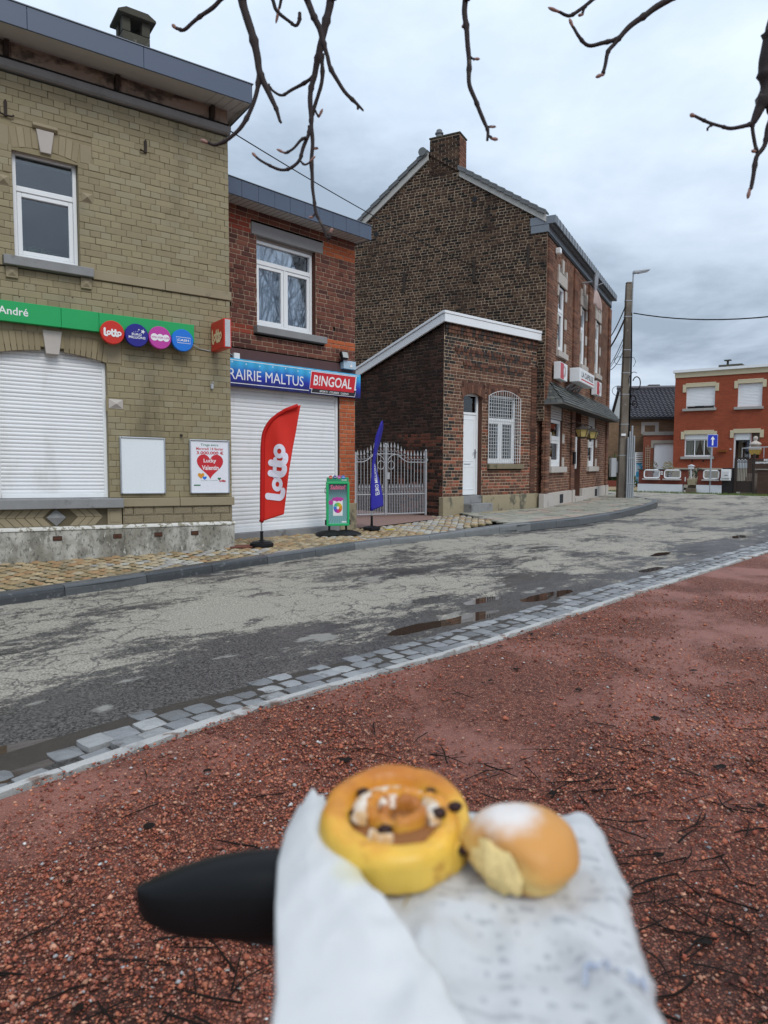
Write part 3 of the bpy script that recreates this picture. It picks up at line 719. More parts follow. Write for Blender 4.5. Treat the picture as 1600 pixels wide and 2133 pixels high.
def voussoirs(parent, u0, u1, vb, rise, h, n, y, yd, mats, shear=0, skip=None, name='voussoir', pal=None, flare=.0):
    """stones of a flat segmental arch; vb springing height, rise crown"""
    cx_ = (u0+u1)/2
    def lo(u): return vb+rise*(1-((u-cx_)/((u1-u0)/2))**2)
    for i in range(n):
        a = u0+(u1-u0)*i/n; b = u0+(u1-u0)*(i+1)/n
        if skip and skip[0] < (a+b)/2 < skip[1]: continue
        fa = (a-cx_)*flare; fb = (b-cx_)*flare; g = .003
        m_ = MB(); yy = y+random.gauss(0, .0015)
        m_.extr([(a+g, lo(a)), (b-g, lo(b)), (b-g+fb, lo(b)+h), (a+g+fa, lo(a)+h)], yy, yd, 0, random.choice(pal) if pal else None)
        m_.obj(name, mats, parent, bevel=.003, seg=1, shear=shear)
    return lo

# ================================================================== HOUSE OF TAN BRICK, left
SH = -0.0135
angA = radians(90-55.5)
hA = thing('brick_house', 'tan glazed-brick house with long green shop sign and closed white shutter', 'house', (-2.22, 10.19, 0), angA)
UL = -3.7
holesA = [(-3.0, -1.705, .74, 2.60), (-3.2, -1.515, 2.5, 2.83), (-2.735, -1.995, 3.66, 4.99), (-2.88, -1.825, 4.965, 5.285), (-2.90, -1.85, 3.54, 3.69), (-2.46, -2.25, 5.2, 5.31), (-1.69, -1.51, 1.915, 2.045), (-1.965, -1.825, 4.49, 4.615), (-2.90, -2.765, 4.49, 4.615)]
palA = jitter_pal([(.272, .226, .130), (.28, .233, .135), (.265, .22, .125), (.286, .238, .138), (.28, .242, .15), (.256, .21, .12)], 18, .95, 1.05)
def pickA(u, v):
    k = random.random()
    return random.choice([4, 10, 16]) if k < .06 else random.randrange(18)
spA = lambda a, b: [(UL, -.002)]
wallA = MB()
m1 = brickwork(hA, hA, spA, holesA, .742, 3.54, .0822, .258, .0045, palA, pickA, (BRK_A, MOR_A), 300, shear=SH, proud=.005, depth=.03)
m2 = brickwork(hA, hA, spA, holesA, 3.665, 5.83, .0822, .258, .0045, palA, pickA, (BRK_A, MOR_A), 0, shear=SH, proud=.005, depth=.03)
for q in (m1, m2): wallA.add(q.v, q.f, 0)
RA = surf('tan_reveal', (.262, .217, .126), .6, .12, 5)
reveal(wallA, -3.0, -1.705, .74, 2.62, .14); reveal(wallA, -2.735, -1.995, 3.66, 5.02, .17)
# the rest of the body: out of view to the left, side, back, top
wallA.add([(-9, .003, 0), (UL, .003, 0), (UL, .003, 5.9), (-9, .003, 5.9)], [(0, 1, 2, 3)], 1)
wallA.add([(-.003, .003, 0), (-.003, 7.5, 0), (-.003, 7.5, 8.0), (-.003, 3.6, 8.4), (-.003, .003, 6.0)], [(0, 1, 2, 3, 4)], 1)
wallA.add([(-9, 7.5, 0), (0, 7.5, 0), (0, 7.5, 6), (-9, 7.5, 6)], [(3, 2, 1, 0)], 1)
wallA.obj('wall', [MOR_A, RA], hA, shear=SH)
for a, b, c, d in ((-3.2, -1.47, 2.46, 2.88), (-2.92, -1.79, 4.93, 5.33), (-1.99, -1.80, 4.45, 4.66), (-2.92, -2.74, 4.45, 4.66), (-1.72, -1.48, 1.88, 2.08)):
    for p_, q_ in cut([(a, b)], -3.0 if d < 3 and c > 2.2 else 9, -1.706 if d < 3 and c > 2.2 else 9): MB().box(p_, q_, .0012, .03, c, d).obj('brick_backing', RA, hA, shear=SH)
MB().box(-2.99, -1.71, .0015, .03, 2.63, 2.88).obj('brick_backing', RA, hA, shear=SH)
def pA(nm, mb, mt, bevel=.004, seg=1, **k): return mb.obj(nm, mt, hA, bevel=bevel, seg=seg, shear=SH, **k)
# plinth, ledge, grilles
pA('plinth', MB().box(-9, .02, -.05, .1, -.14, .335), PLINTH, .01, 2)
pA('plinth_ledge', MB().extrx([(-.062, .336), (.08, .336), (.08, .384), (-.025, .384), (-.06, .362)][::1], -9, .03), PEELW, .004)
for u in (-2.36, -1.63, -1.09, -.58, -3.1):
    g = MB().box(u-.055, u+.055, -.056, .0, .205, .265)
    g = pA('air_grille', g, IRON, .003)
    b_ = MB()
    for i in range(6): b_.box(u-.046+i*.0165, u-.038+i*.0165, -.064, -.056, .21, .26)
    b_.box(u-.05, u+.05, -.0635, -.0565, .233, .238); b_.obj('grille_bars', surf('rust', (.12, .05, .03), .8, .3, 20), g, shear=SH)
# rock-faced blocks under the tan band; herringbone under the shop sill
for r in range(2):
    x = -1.545; k = 0
    while x < -.01:
        l = (.14 if (r == 1 and k == 0) else .272); b = min(x+l, 0)
        m_ = MB(); z0 = .386+r*.115
        m_.box(x+.003, b-.003, -.012, .03, z0, z0+.112); m_.box(x+.02, b-.02, -.019, -.012, z0+.014, z0+.098)
        pA('block', m_, ROUGHBLK, .005); x = b; k += 1
wp = MB().box(-9, -1.56, .004, .03, .385, .61); pA('panel_back', wp, MOR_A, 0)
for sgn in (-1, 1):
    for i in range(9):
        c0 = -2.36+sgn*(.155+i*.105); w_ = .098
        m_ = MB(); tip = sgn*.10; g = random.gauss(0, .002)
        m_.extr([(c0, .388), (c0+w_*1, .388), (c0+w_+tip*1, .497), (c0+tip, .497)], -.008+g, .02); m_.extr([(c0+tip, .500), (c0+w_+tip, .500), (c0+w_, .604), (c0, .604)], -.008+g, .02)
        if -3.6 < c0 < -1.8 and max(c0, c0+tip)+w_ < -1.745: pA('chevron_stone', m_, TANSTONE, .003)
m_ = MB(); m_.add([(-2.36, -.012, .39), (-2.245, -.012, .497), (-2.36, -.012, .604), (-2.475, -.012, .497), (-2.36, -.05, .497), (-2.36, .02, .39), (-2.245, .02, .497), (-2.36, .02, .604), (-2.475, .02, .497)], [(0, 1, 4), (1, 2, 4), (2, 3, 4), (3, 0, 4), (0, 5, 6, 1), (1, 6, 7, 2), (2, 7, 8, 3), (3, 8, 5, 0)])
pA('diamond_block', m_, STONE, 0)
m_ = MB().box(-1.742, -1.562, -.03, .02, .388, .604); m_.box(-1.715, -1.585, -.037, -.03, .42, .575); pA('corbel', m_, TANSTONE, .008, 2)
pA('sill', MB().extrx([(-.105, .612), (.12, .612), (.12, .745), (-.105, .735)], -3.4, -1.55), STONE, .01, 2)
for a, b in ((-1.545, -.78), (-.775, .022)): pA('band_course', MB().box(a, b, -.045, .05, .62, .738), TANSTONE, .008, 2)
# shop shutter
m_ = MB()
m_.box(-3.0, -2.955, .075, .135, .745, 2.55); m_.box(-1.75, -1.706, .075, .135, .745, 2.51); m_.box(-2.955, -1.75, .06, .13, .745, .80)
shA = pA('shop_shutter', m_, WHITE, .004)
slats(shA, -2.955, -1.75, .80, 2.62, .0478, .095, SH)
pA('shutter_box', MB().box(-3.0, -1.705, .10, .14, 2.4, 2.64), DARK, 0)
def arch_brick(u0, u1, v0, v1): pass
palv = [(.285, .232, .138), (.30, .247, .15), (.27, .218, .128), (.25, .20, .118)]
voussoirs(hA, -3.0, -1.70, 2.50, .085, .235, 20, -.006, .03, BRK_A, SH, (-2.46, -2.24), pal=palv, flare=.06)
m_ = MB().extr([(-2.425, 2.545), (-2.275, 2.545), (-2.235, 2.835), (-2.46, 2.835)], -.028, .13); pA('keystone', m_, PSTONE, .006, 2)
pA('springer_stone', MB().box(-1.695, -1.52, -.008, .04, 2.505, 2.785), TANSTONE, .004)
for a, b in ((-1.695, -1.61), (-1.606, -1.52)): pA('brick_filler', MB().box(a, b, -.005, .03, 2.788, 2.828, 0, palv[1]), BRK_A, 0)
m_ = MB().box(-1.69, -1.51, -.004, .04, 1.918, 2.042); pyramid(m_, -1.685, -1.515, 1.923, 2.037, -.004, .035); pA('diamond_block', m_, PSTONE, 0)
# upper window
window(hA, -2.73, -2.0, 3.675, 4.965, .09, frame=.045, transom=4.52, mull=(), sash=.055, shear=SH, curtain=None, pane=PANE_L)
m_ = MB().box(-2.735, -1.995, .085, .13, 4.966, 5.03); pA('window_head', m_, RA, 0)
lo = voussoirs(hA, -2.73, -2.0, 4.955, .05, .235, 10, -.006, .08, BRK_A, SH, (-2.455, -2.27), pal=palv, flare=.10)
pA('keystone', MB().extr([(-2.425, 4.97), (-2.305, 4.97), (-2.265, 5.235), (-2.465, 5.235)], -.035, .09), PSTONE, .006, 2)
pA('keystone_cap', MB().extrx([(-.06, 5.262), (-.03, 5.238), (.02, 5.238), (.02, 5.3), (-.05, 5.3)][::-1], -2.505, -2.225), TANSTONE, .006, 2)
for a, b in ((-1.965, -1.828), (-2.875, -2.765)): pA('springer_stone', MB().box(a, b, -.007, .04, 4.97, 5.195), TANSTONE, .004)
for a, b, t in ((-1.965, -1.828, 0), (-2.897, -2.767, 0)):
    m_ = MB().box(a, b, -.003, .03, 4.493, 4.612); pyramid(m_, a+.004, b-.004, 4.497, 4.608, -.003, .04); pA('diamond_block', m_, TANSTONE, 0)
for a, b in ((-2.73, -2.585), (-2.58, -2.47), (-2.25, -2.12), (-2.115, -2.0), (-1.995, -1.83)): pA('brick_filler', MB().box(a, b, -.005, .03, 5.24 if a > -2.3 else 5.245, 5.282, 0, palv[0]), BRK_A, 0)
pA('sill', MB().extrx([(-.10, 3.552), (.11, 3.552), (.11, 3.674), (-.10, 3.664)], -2.865, -1.853), STONE, .008, 2)
for a in (-2.84, -2.0):
    m_ = MB().box(a, a+.13, -.035, .02, 3.41, 3.545); pyramid(m_, a+.018, a+.112, 3.43, 3.525, -.035, .025); pA('corbel', m_, TANSTONE, .005)
for a, b in ((-9, -2.87), (-1.848, -.93), (-.925, .018)): pA('belt_course', MB().box(a, b, -.03, .05, 3.545, 3.662), TANSTONE, .006)
# plant behind the upper pane
pl = MB()
for i in range(46):
    a = random.uniform(-.9, .9); l = random.uniform(.12, .34); b = (-2.56+random.gauss(0, .07), .22+random.gauss(0, .02), 3.70)
    pts = [(b[0]+l*sin(a)*t*(.6+.5*t), b[1]-.03*t, b[2]+l*cos(a)*t*(1.15-.55*t*t)) for t in (0, .3, .6, .85, 1)]
    pl.tube(pts, [.004, .0045, .004, .003, .001], 4)
plant = pl.obj('house_plant', surf('plant_leaf', (.10, .17, .07), .6, .2, 20), None, shear=SH); plant.location = (-2.22, 10.19, 0); plant.rotation_euler = (0, 0, angA)
tag(plant, 'spiky green houseplant behind the lower pane of the upstairs window', 'plant')
# cornice, frieze, eaves, roof, chimney
pA('cornice', MB().extrx([(-.075, 5.905), (-.06, 5.85), (-.03, 5.83), (.03, 5.83), (.03, 5.93), (-.075, 5.93)][::-1], -9, .02), STONE, .004)
pA('cornice_cable', MB().tube([(-9, -.07, 5.945), (-3, -.07, 5.943), (-1.5, -.07, 5.938), (-.02, -.075, 5.94)], .012, 6), BLACKP, 0)
FRZ = surf('weathered_frieze', (.36, .29, .24), .85, .15, 3, .1, 90, .2, 60, .004, [((.05, .045, .04), 2.2, .46, .60, (1, 1, 1.6), .85), ((.22, .19, .11), 3, .6, .7, (1, 1, 1), .7)])
pA('frieze', MB().box(-9, -.005, .0, .06, 5.931, 6.2), FRZ, 0)
x = -3.72
for w_ in (.94, 1.26, 1.26, .32):
    if x+w_ > -.01: w_ = -.015-x
    m_ = MB().box(x+.07, x+w_-.02, -.014, .0, 5.955, 6.135); m_.box(x+.14, x+w_-.09, -.022, -.014, 5.975, 6.115); pA('frieze_panel', m_, FRZ, .006)
    pA('bracket', MB().extrx([(-.09, 6.14), (-.08, 6.05), (-.03, 5.97), (0, 5.95), (0, 6.14)], x-.01, x+.045), IRON, 0); x += w_
# eaves: inclined soffit boards, fascia, and the same wrapped round the right end
ev = MB()
ev.add([(-9, -.5, 6.098), (.13, -.5, 6.098), (.13, -.005, 6.165), (-9, -.005, 6.165)], [(3, 2, 1, 0)], 0)
ev.add([(.13, -.5, 6.098), (.13, 3.5, 6.098), (-.004, 3.5, 6.15), (-.004, -.005, 6.165), (.13, -.005, 6.163)], [(0, 4, 3, 2, 1)], 0)
pA('soffit', ev, SOFFIT, 0)
for i in range(34): pA('soffit_joint', MB().add([(-.35+i*.12-3.6, -.49, 6.0965), (-.344+i*.12-3.6, -.49, 6.0965), (-.344+i*.12-3.6, -.01, 6.161), (-.35+i*.12-3.6, -.01, 6.161)], [(3, 2, 1, 0)]), surf('soffit_gap', (.2, .19, .19), .8), 0) if i in (30, 31, 32, 33) else None
x = -9.0
for b in (-5.2, -3.9, -2.6, -1.3, .135): pA('fascia_board', MB().box(x, b-.003, -.525, -.501, 6.092, 6.345), ZINC, .004); x = b
pA('fascia_board', MB().box(.131, .155, -.5, 3.5, 6.092, 6.345), ZINC, .004)
pA('drip_edge', MB().box(-9, .16, -.535, -.45, 6.347, 6.36), ZINC2, .002)
m_ = MB().add([(-9, -.45, 6.34), (.14, -.45, 6.34), (.14, 3.6, 8.5), (-9, 3.6, 8.5), (.14, 7.6, 6.3), (-9, 7.6, 6.3)], [(0, 1, 2, 3), (3, 2, 4, 5)]); m_.add([(.14, -.45, 6.34), (.14, 7.6, 6.3), (.14, 3.6, 8.5)], [(0, 1, 2)])
pA('roof', m_, surf('roof_lead', (.17, .19, .215), .6, .1, 3), 0)
CONC = surf('blackened_concrete', (.075, .07, .055), .9, .3, 6, .2, 60, .6, 30, .01, [((.2, .19, .16), 9, .60, .68, (1, 1, 1), .7)])
cx0, cx1, cy0, cy1 = -.80, -.36, 2.35, 2.75
m_ = MB()
for i in range(6): m_.box(cx0+(.004 if i % 2 else 0), cx1-(.004 if i % 2 else 0), cy0, cy1, 7.3+i*.14, 7.3+i*.14+.136)
ch = pA('chimney', m_, CONC, .008)
for a, b in ((cx0, cx0+.13), (cx1-.13, cx1)):
    for c, d in ((cy0, cy0+.13), (cy1-.13, cy1)): MB().box(a, b, c, d, 8.142, 8.36).obj('chimney_post', CONC, ch, bevel=.01, shear=SH)
m_ = MB().extr([(cx0-.08, 8.36), (cx1+.08, 8.36), (cx1+.08, 8.40), (cx1-.05, 8.47), (cx0+.05, 8.47), (cx0-.08, 8.40)], cy0-.08, cy1+.08); m_.obj('chimney_cap', CONC, ch, bevel=.01, shear=SH)
# iron ties, hook, holes
def anchor(parent, u, v, h, shear=0, T=None):
    m_ = MB().extr([(u-.014, v), (u+.018, v-.003), (u+.02, v+h*.8), (u+.004, v+h), (u-.016, v+h*.82)], -.03, -.004)
    m_.tube([(u, -.02, v+.012), (u-.05, -.03, v+.015), (u-.07, -.03, v+.03)], .012, 6)
    return m_
pA('wall_tie', anchor(hA, -1.157, 5.29, .18), IRON, .004)
m_ = anchor(hA, -2.79, 5.29, .2); m_.tube([(-2.79, -.02, 5.30), (-2.72, -.03, 5.30), (-2.70, -.03, 5.32)], .012, 6); pA('wall_tie', m_, IRON, .004)
pA('iron_hook', MB().tube([(-.74, .01, 1.605), (-.74, -.05, 1.60), (-.745, -.06, 1.585)], [.018, .014, .008], 6), IRON, 0)
m_ = MB().box(-.31, -.275, -.055, -.006, 2.27, 2.34); m_.tube([(-.29, -.03, 2.34), (-.28, -.06, 2.37)], .012, 6); pA('door_bell_box', m_, GREYP, .006)
ph = MB()
for u, v in ((-2.62, 3.33), (-2.52, 3.36), (-2.35, 3.32), (-1.75, 3.30), (-1.55, 3.24), (-1.53, 3.21), (-1.1, 3.33), (-.55, 2.05), (-.72, 2.05), (-2.7, 3.2), (-2.1, 3.28)): ph.lathe([(.009, 0), (.007, .004)], (u, -.004, v), 7)
pA('fixing_holes', ph, IRON, 0)
# signs on the tan house ------------------------------------------------------------
def onA(name, label, cat, group=None):
    return thing(name, label, cat, (-2.22, 10.19, 0), angA, group)
sg = onA('shop_sign', 'long green sign board across the tan brick house above the shutter', 'sign')
x = -4.6
for b in (-3.6, -2.255, -1.81, -.565):
    MB().box(x, b-.0025, -.115, -.02, 2.872, 3.115).obj('panel', GREEN, sg, bevel=.004, seg=1, shear=SH); x = b
m_ = MB(); text_to(m_, 'André', -2.945, -2.625, 2.952, 3.045, -.1165, fat=.012); m_.obj('lettering', WPRINT, sg, shear=SH)
def disc(u, v, mt): 
    m_ = MB(); m_.lathe([(.138, -.03), (.149, -.022), (.149, .022), (.142, .03)], n=40); m_.mapv(lambda p: (p[0]+u, p[2]*-1-.155, p[1]+v)); m_.f = [f[::-1] for f in m_.f]; return m_
def logo_disc(u, v, mt, label):
    t = onA('sign_disc', label, 'sign disc', 'round sign discs along the green sign')
    disc(u, v, mt).obj('disc', mt, t, bevel=0, shear=SH); return t
yD = -.1865
t = logo_disc(-1.665, 2.872, RED, 'red round disc with white rounded lettering on the green sign')
m_ = MB(); loto_logo(m_, -1.775, -1.555, 2.815, 2.925, yD); m_.obj('lettering', WPRINT, t, shear=SH)
t = logo_disc(-1.36, 2.872, NAVY, 'dark blue round disc with a white star on the green sign')
m_ = MB(); text_to(m_, 'EURO', -1.425, -1.30, 2.868, 2.898, yD, fat=.02); text_to(m_, 'MILLIONS', -1.465, -1.252, 2.828, 2.86, yD, fat=.02); m_.obj('lettering', WPRINT, t, shear=SH)
def star(mb, cx, cz, r, y, a0=90): return mb.add([(cx+(r if i % 2 == 0 else r*.42)*cos(radians(a0+36*i)), y, cz+(r if i % 2 == 0 else r*.42)*sin(radians(a0+36*i))) for i in range(10)]+[(cx, y, cz)], [(i, (i+1) % 10, 10) for i in range(10)])
m_ = MB(); star(m_, -1.283, 2.926, .032, yD, 75); star(m_, -1.335, 2.945, .012, yD); star(m_, -1.348, 2.922, .007, yD); star(m_, -1.375, 2.918, .006, yD); star(m_, -1.40, 2.914, .005, yD); m_.obj('star_emblem', WPRINT, t, shear=SH)
t = logo_disc(-1.058, 2.877, PINK, 'magenta round disc with three white circles on the green sign')
m_ = MB()
for i, q in enumerate((-1.135, -1.058, -.981)): m_.add([(q+.047*cos(2*pi*j/24), yD-.0004*i, 2.877+.047*sin(2*pi*j/24)) for j in range(24)], [list(range(23, -1, -1))])
m_.obj('white_circles', WPRINT, t, shear=SH)
m_ = MB(); text_to(m_, 'WIN FOR LIFE', -1.174, -.942, 2.866, 2.888, yD-.003, fat=.006); m_.obj('lettering', PINK, t, shear=SH)
t = logo_disc(-.752, 2.877, SKYB, 'bright blue round disc with a framed white word on the green sign')
m_ = MB(); text_to(m_, 'CASH', -.828, -.668, 2.862, 2.892, yD, fat=.025); ribbon(m_, [(-.845, 2.915), (-.648, 2.915), (-.65, 2.84), (-.828, 2.84), (-.845, 2.915)], .006, yD); m_.obj('lettering', WPRINT, t, shear=SH)
# projecting light box
pb = onA('projecting_sign', 'red box sign with cream lettering jutting from the tan house corner', 'sign')
MB().box(-.295, -.185, -.50, -.03, 2.79, 3.185).obj('casing', RED, pb, bevel=.008, shear=SH)
m_ = MB().box(-.278, -.202, -.508, -.5005, 2.805, 3.17); m_.obj('end_panel', surf('pale_grey_panel', (.47, .5, .52), .5), pb, bevel=.01, shear=SH)
m_ = MB(); loto_logo(m_, .06, .44, 2.875, 3.085, 0); m_.mapv(lambda p: (-.2965+p[1], -p[0], p[2]))
m_.obj('lettering', CREAMP, pb, shear=SH)
MB().tube([(-.56, -.03, 2.86), (-.45, -.015, 2.815), (-.30, -.015, 2.80)], .006, 5).obj('cable', GREYP, pb, shear=SH)
MB().box(-.255, -.225, -.035, .0, 2.82, 3.15).obj('wall_bracket', GREYP, pb, shear=SH)
# poster frames
def poster_frame(u0, u1, v0, v1, label, face):
    t = onA('poster_frame', label, 'poster frame', 'silver poster frames beside the shop shutter')
    f = .022; m_ = MB()
    MB().box(u0+f, u1-f, -.03, -.006, v0+f, v1-f).obj('backing', face, t, shear=SH)
    MB().box(u0, u0+f, -.045, -.005, v0, v1).box(u1-f, u1, -.045, -.005, v0, v1).box(u0+f, u1-f, -.045, -.005, v0, v0+f).box(u0+f, u1-f, -.045, -.005, v1-f, v1).obj('frame', ALU, t, bevel=.012, seg=3, shear=SH)
    return t
POSTER = surf('creased_poster', (.76, .77, .82), .5, .06, 3, .03, 80, .5, 30, .006)
t = poster_frame(-1.572, -.968, .79, 1.556, 'silver snap frame holding a blank white sheet beside the shutter', surf('blank_sheet', (.74, .78, .80), .4, .04, 2))
t = poster_frame(-.632, -.043, .79, 1.553, 'silver snap frame with a red heart poster at the house corner', POSTER)
yP = -.0318
def heart(mb, cx, cz, r, y):
    P = []
    for i in range(36):
        a = 2*pi*i/36; P.append((cx+r*.0625*16*sin(a)**3, y, cz+r*.0625*(13*cos(a)-5*cos(2*a)-2*cos(3*a)-cos(4*a))))
    return mb.add(P, [list(range(36))])
m_ = MB(); heart(m_, -.335, 1.20, .195, yP); m_.obj('heart_print', REDPRINT, t, shear=SH)
m_ = MB(); heart(m_, -.47, 1.045, .048, yP-.0004); m_.obj('small_heart_print', ORGPRINT, t, shear=SH)
m_ = MB(); heart(m_, -.418, 1.012, .03, yP-.0008); m_.obj('small_heart_print', SKYB, t, shear=SH)
m_ = MB(); text_to(m_, 'Lucky', -.43, -.245, 1.215, 1.285, yP-.0008, fat=.02); text_to(m_, 'Valentin', -.455, -.21, 1.125, 1.19, yP-.0008, fat=.02); m_.obj('white_lettering', WPRINT, t, shear=SH)
m_ = MB(); text_to(m_, 'Tirage extra', -.47, -.21, 1.455, 1.497, yP, fat=.004); text_to(m_, 'Pour vous c\'est possible', -.47, -.225, .968, .982, yP); m_.box(-.575, -.48, yP-.0005, yP+.001, .9, .917); heart(m_, -.2, 1.0, .025, yP); m_.obj('green_lettering', GRNPRINT, t, shear=SH)
m_ = MB(); text_to(m_, 'Mercredi 14 février', -.535, -.135, 1.405, 1.445, yP, fat=.012); text_to(m_, '3.000.000 €', -.53, -.135, 1.345, 1.392, yP, fat=.025); loto_logo(m_, -.20, -.105, .955, .99, yP); m_.obj('red_lettering', REDPRINT, t, shear=SH)

# ================================================================== SHOP HOUSE OF RED-BROWN BRICK
angB = radians(90-43.4)
hB = thing('brick_house', 'small red-brown brick shop with white roller shutter and blue banner', 'house', (-.56, 13.41, 0), angB)
palB = jitter_pal([(.135, .046, .033), (.16, .058, .040), (.105, .038, .030), (.18, .068, .045), (.14, .054, .041), (.085, .034, .028)], 14, .8, 1.15)+jitter_pal([(.43, .105, .040), (.46, .12, .045), (.40, .095, .038)], 5, .92, 1.06)+jitter_pal([(.26, .052, .030), (.29, .06, .034)], 4, .85, 1.1)
def pickB(u, v):
    if u > -.405 and v < 2.47: return 14+random.randrange(5)
    if 3.325 < v < 3.5 and u > -.80: return 14+random.randrange(5)
    if 4.99 < v < 5.18 and u > -.82: return 14+random.randrange(5)
    if (3.325 < v < 3.5 or 4.99 < v < 5.18) and u < -2.3: return 19+random.randrange(4)
    return random.randrange(14)
holesB = [(-3.4, -.40, 0, 2.46), (-2.26, -.975, 3.49, 4.99), (-2.335, -.775, 3.375, 3.51), (-2.37, -.805, 4.97, 5.175), (-3.4, .05, 2.88, 3.09), (-.56, -.50, 3.63, 3.70), (-2.83, -2.76, 3.70, 3.78)]
wB = MB(); m1 = brickwork(hB, hB, lambda a, b: [(-3.35, 0.0)], holesB, .47, 5.5, .0776, .222, .013, palB, pickB, (BRK_B, MOR_B), 300, bond='mixed', proud=.007, recess=.002, depth=.05)
wB.add(m1.v, m1.f, 0)
RB = surf('red_reveal', (.095, .038, .028), .85, .2, 9)
reveal(wB, -3.4, -.40, .0, 2.6, .16, m=1, sill=False); reveal(wB, -2.26, -.975, 3.49, 4.98, .16)
wB.add([(0, .004, 0), (0, 3.2, 0), (0, 3.2, 5.5), (0, .004, 5.5)], [(0, 1, 2, 3)], 1); wB.add([(-3.4, 3.2, 0), (0, 3.2, 0), (0, 3.2, 5.5), (-3.4, 3.2, 5.5)], [(3, 2, 1, 0)], 1)
for a, b, c, d in ((-.56, -.50, 3.63, 3.70), (-2.83, -2.76, 3.70, 3.78)): wB.add([(a, .03, c), (b, .03, c), (b, .03, d), (a, .03, d)], [(0, 1, 2, 3)], 2)
wB.obj('wall', [MOR_B, RB, DARK], hB)
def pB(nm, mb, mt, bevel=.004, seg=1): return mb.obj(nm, mt, hB, bevel=bevel, seg=seg)
pB('pillar_base', MB().box(-.40, .02, -.03, .15, -.12, .478), RENDER_G, .01, 2)
pB('threshold', MB().box(-3.4, -.405, -.02, .3, -.12, .074), STONE, .008)
m_ = MB().box(-.455, -.403, .045, .125, .075, 2.46).box(-3.39, -3.34, .045, .125, .075, 2.46).box(-3.34, -.455, .05, .12, .076, .15)
shB = pB('roller_shutter', m_, WHITE, .004); slats(shB, -3.34, -.455, .15, 2.5, .067, .085)
pB('steel_lintel', MB().box(-3.4, .01, -.012, .1, 2.895, 3.085), surf('purple_brown_paint', (.10, .055, .055), .7, .2, 4, .1, 60, .2, 50, .004), .004)
pB('shutter_head', MB().box(-3.4, -.405, .14, .17, 2.3, 2.7), DARK, 0)
pB('sill', MB().extrx([(-.095, 3.38), (.1, 3.38), (.1, 3.508), (-.095, 3.498)], -2.325, -.782), STONE, .008, 2)
pB('lintel', MB().box(-2.362, -.81, -.01, .15, 4.975, 5.168), surf('grey_stone_lintel', (.27, .265, .265), .8, .12, 6, .18, 150, .2), .006)
window(hB, -2.245, -.985, 3.512, 4.93, .09, frame=.05, transom=4.58, mull=(-1.6,), sash=.055, curtain=CURT)
pB('blind_box', MB().box(-2.25, -.98, .08, .16, 4.931, 4.972), surf('window_head_board', (.30, .27, .25), .7), 0)
pB('soffit', MB().box(-3.4, .05, -.345, .0, 5.35, 5.362), SOFFIT, 0)
sj = surf('soffit_groove', (.24, .23, .23), .8)
jm = MB()
for i in range(33): jm.box(-3.35+i*.105, -3.343+i*.105, -.343, -.002, 5.346, 5.3495)
pB('soffit_grooves', jm, sj, 0)
x = -3.4
for b in list(np.arange(-3.12, .02, .318))+[.062]: pB('fascia_panel', MB().box(x+.002, b-.002, -.372+random.gauss(0, .001), -.346, 5.338, 5.59), ZINC, .003); x = b
pB('fascia_panel', MB().box(.052, .076, -.345, 2.5, 5.34, 5.59), ZINC, .003)
pB('drip_edge', MB().box(-3.42, .085, -.385, -.3, 5.592, 5.603), ZINC2, .002)
pB('roof', MB().box(-3.4, .07, -.3, 3.3, 5.5, 5.56), surf('bitumen', (.05, .05, .055), .9), 0)
loose = MB()
for i in range(7):
    a = random.uniform(-.05, .05); loose.tube([(-3.0+.02*i, -.06, 5.34), (-2.93+a, -.09, 5.25-.02*i), (-2.9+a*1.5, -.06, 5.12-.03*i), (-2.86+a, -.03, 5.0)], .006, 5)
pB('loose_cables', loose, GREYP, 0)
# banner
def onB(name, label, cat): return thing(name, label, cat, (-.56, 13.41, 0), angB)
bn = onB('shop_banner', 'blue shop banner with white capitals and red logo above the shutter', 'banner')
s = NT('blue_stadium_print'); p = s.pos(obj=True); sx_ = s.n('ShaderNodeSeparateXYZ'); s.l(p, sx_.inputs[0])
g = s.ss(s.math('ADD', sx_.outputs['Z'], s.math('MULTIPLY', s.noise(3, 3, .6, p), .12)), 2.5, 2.94)
rc = s.n('ShaderNodeValToRGB'); s.l(g, rc.inputs[0]); q = rc.color_ramp.elements; q[0].color = (.010, .009, .075, 1); q[1].color = (.05, .42, .72, 1); k = q.new(.4); k.color = (.015, .03, .36, 1); k = q.new(.75); k.color = (.02, .16, .55, 1)
sp_ = s.ss(s.noise(60, 2, .5, p), .66, .72); sp_ = s.math('MULTIPLY', sp_, s.math('SUBTRACT', 1, s.ss(sx_.outputs['Z'], 2.5, 2.6)))
mod = s.math('MULTIPLY', s.math('SINE', s.math('MULTIPLY', sx_.outputs['X'], 30)), .12)
BANM = s.set(col=s.mix(s.math('MULTIPLY', sp_, .5), s.mul(rc.outputs[0], s.math('ADD', 1, mod)), (.4, .5, .8, 1)), rough=.45, spec=.4)
MB().box(-3.4, .052, -.10, -.015, 2.462, 2.905).obj('panel', BANM, bn, bevel=.003, seg=1)
yb = -.1015
m_ = MB(); text_to(m_, 'LIBRAIRIE MALTUS', -3.19, -1.352, 2.572, 2.745, yb, fat=0); m_.v = m_.v
for a, b, z in ((-3.4, -.0, 2.872), (-3.4, -1.23, 2.508)): m_.add([(a, yb, z), (b, yb, z), (b, yb, z+.011), (a, yb, z+.011)], [(0, 1, 2, 3)])
vv = m_.v; m_.f = [f for f in m_.f if min(vv[i][0] for i in f) > -3.41]; m_.m = [0]*len(m_.f); m_.c = [None]*len(m_.f); m_.obj('white_lettering', WPRINT, bn)
m_ = MB()
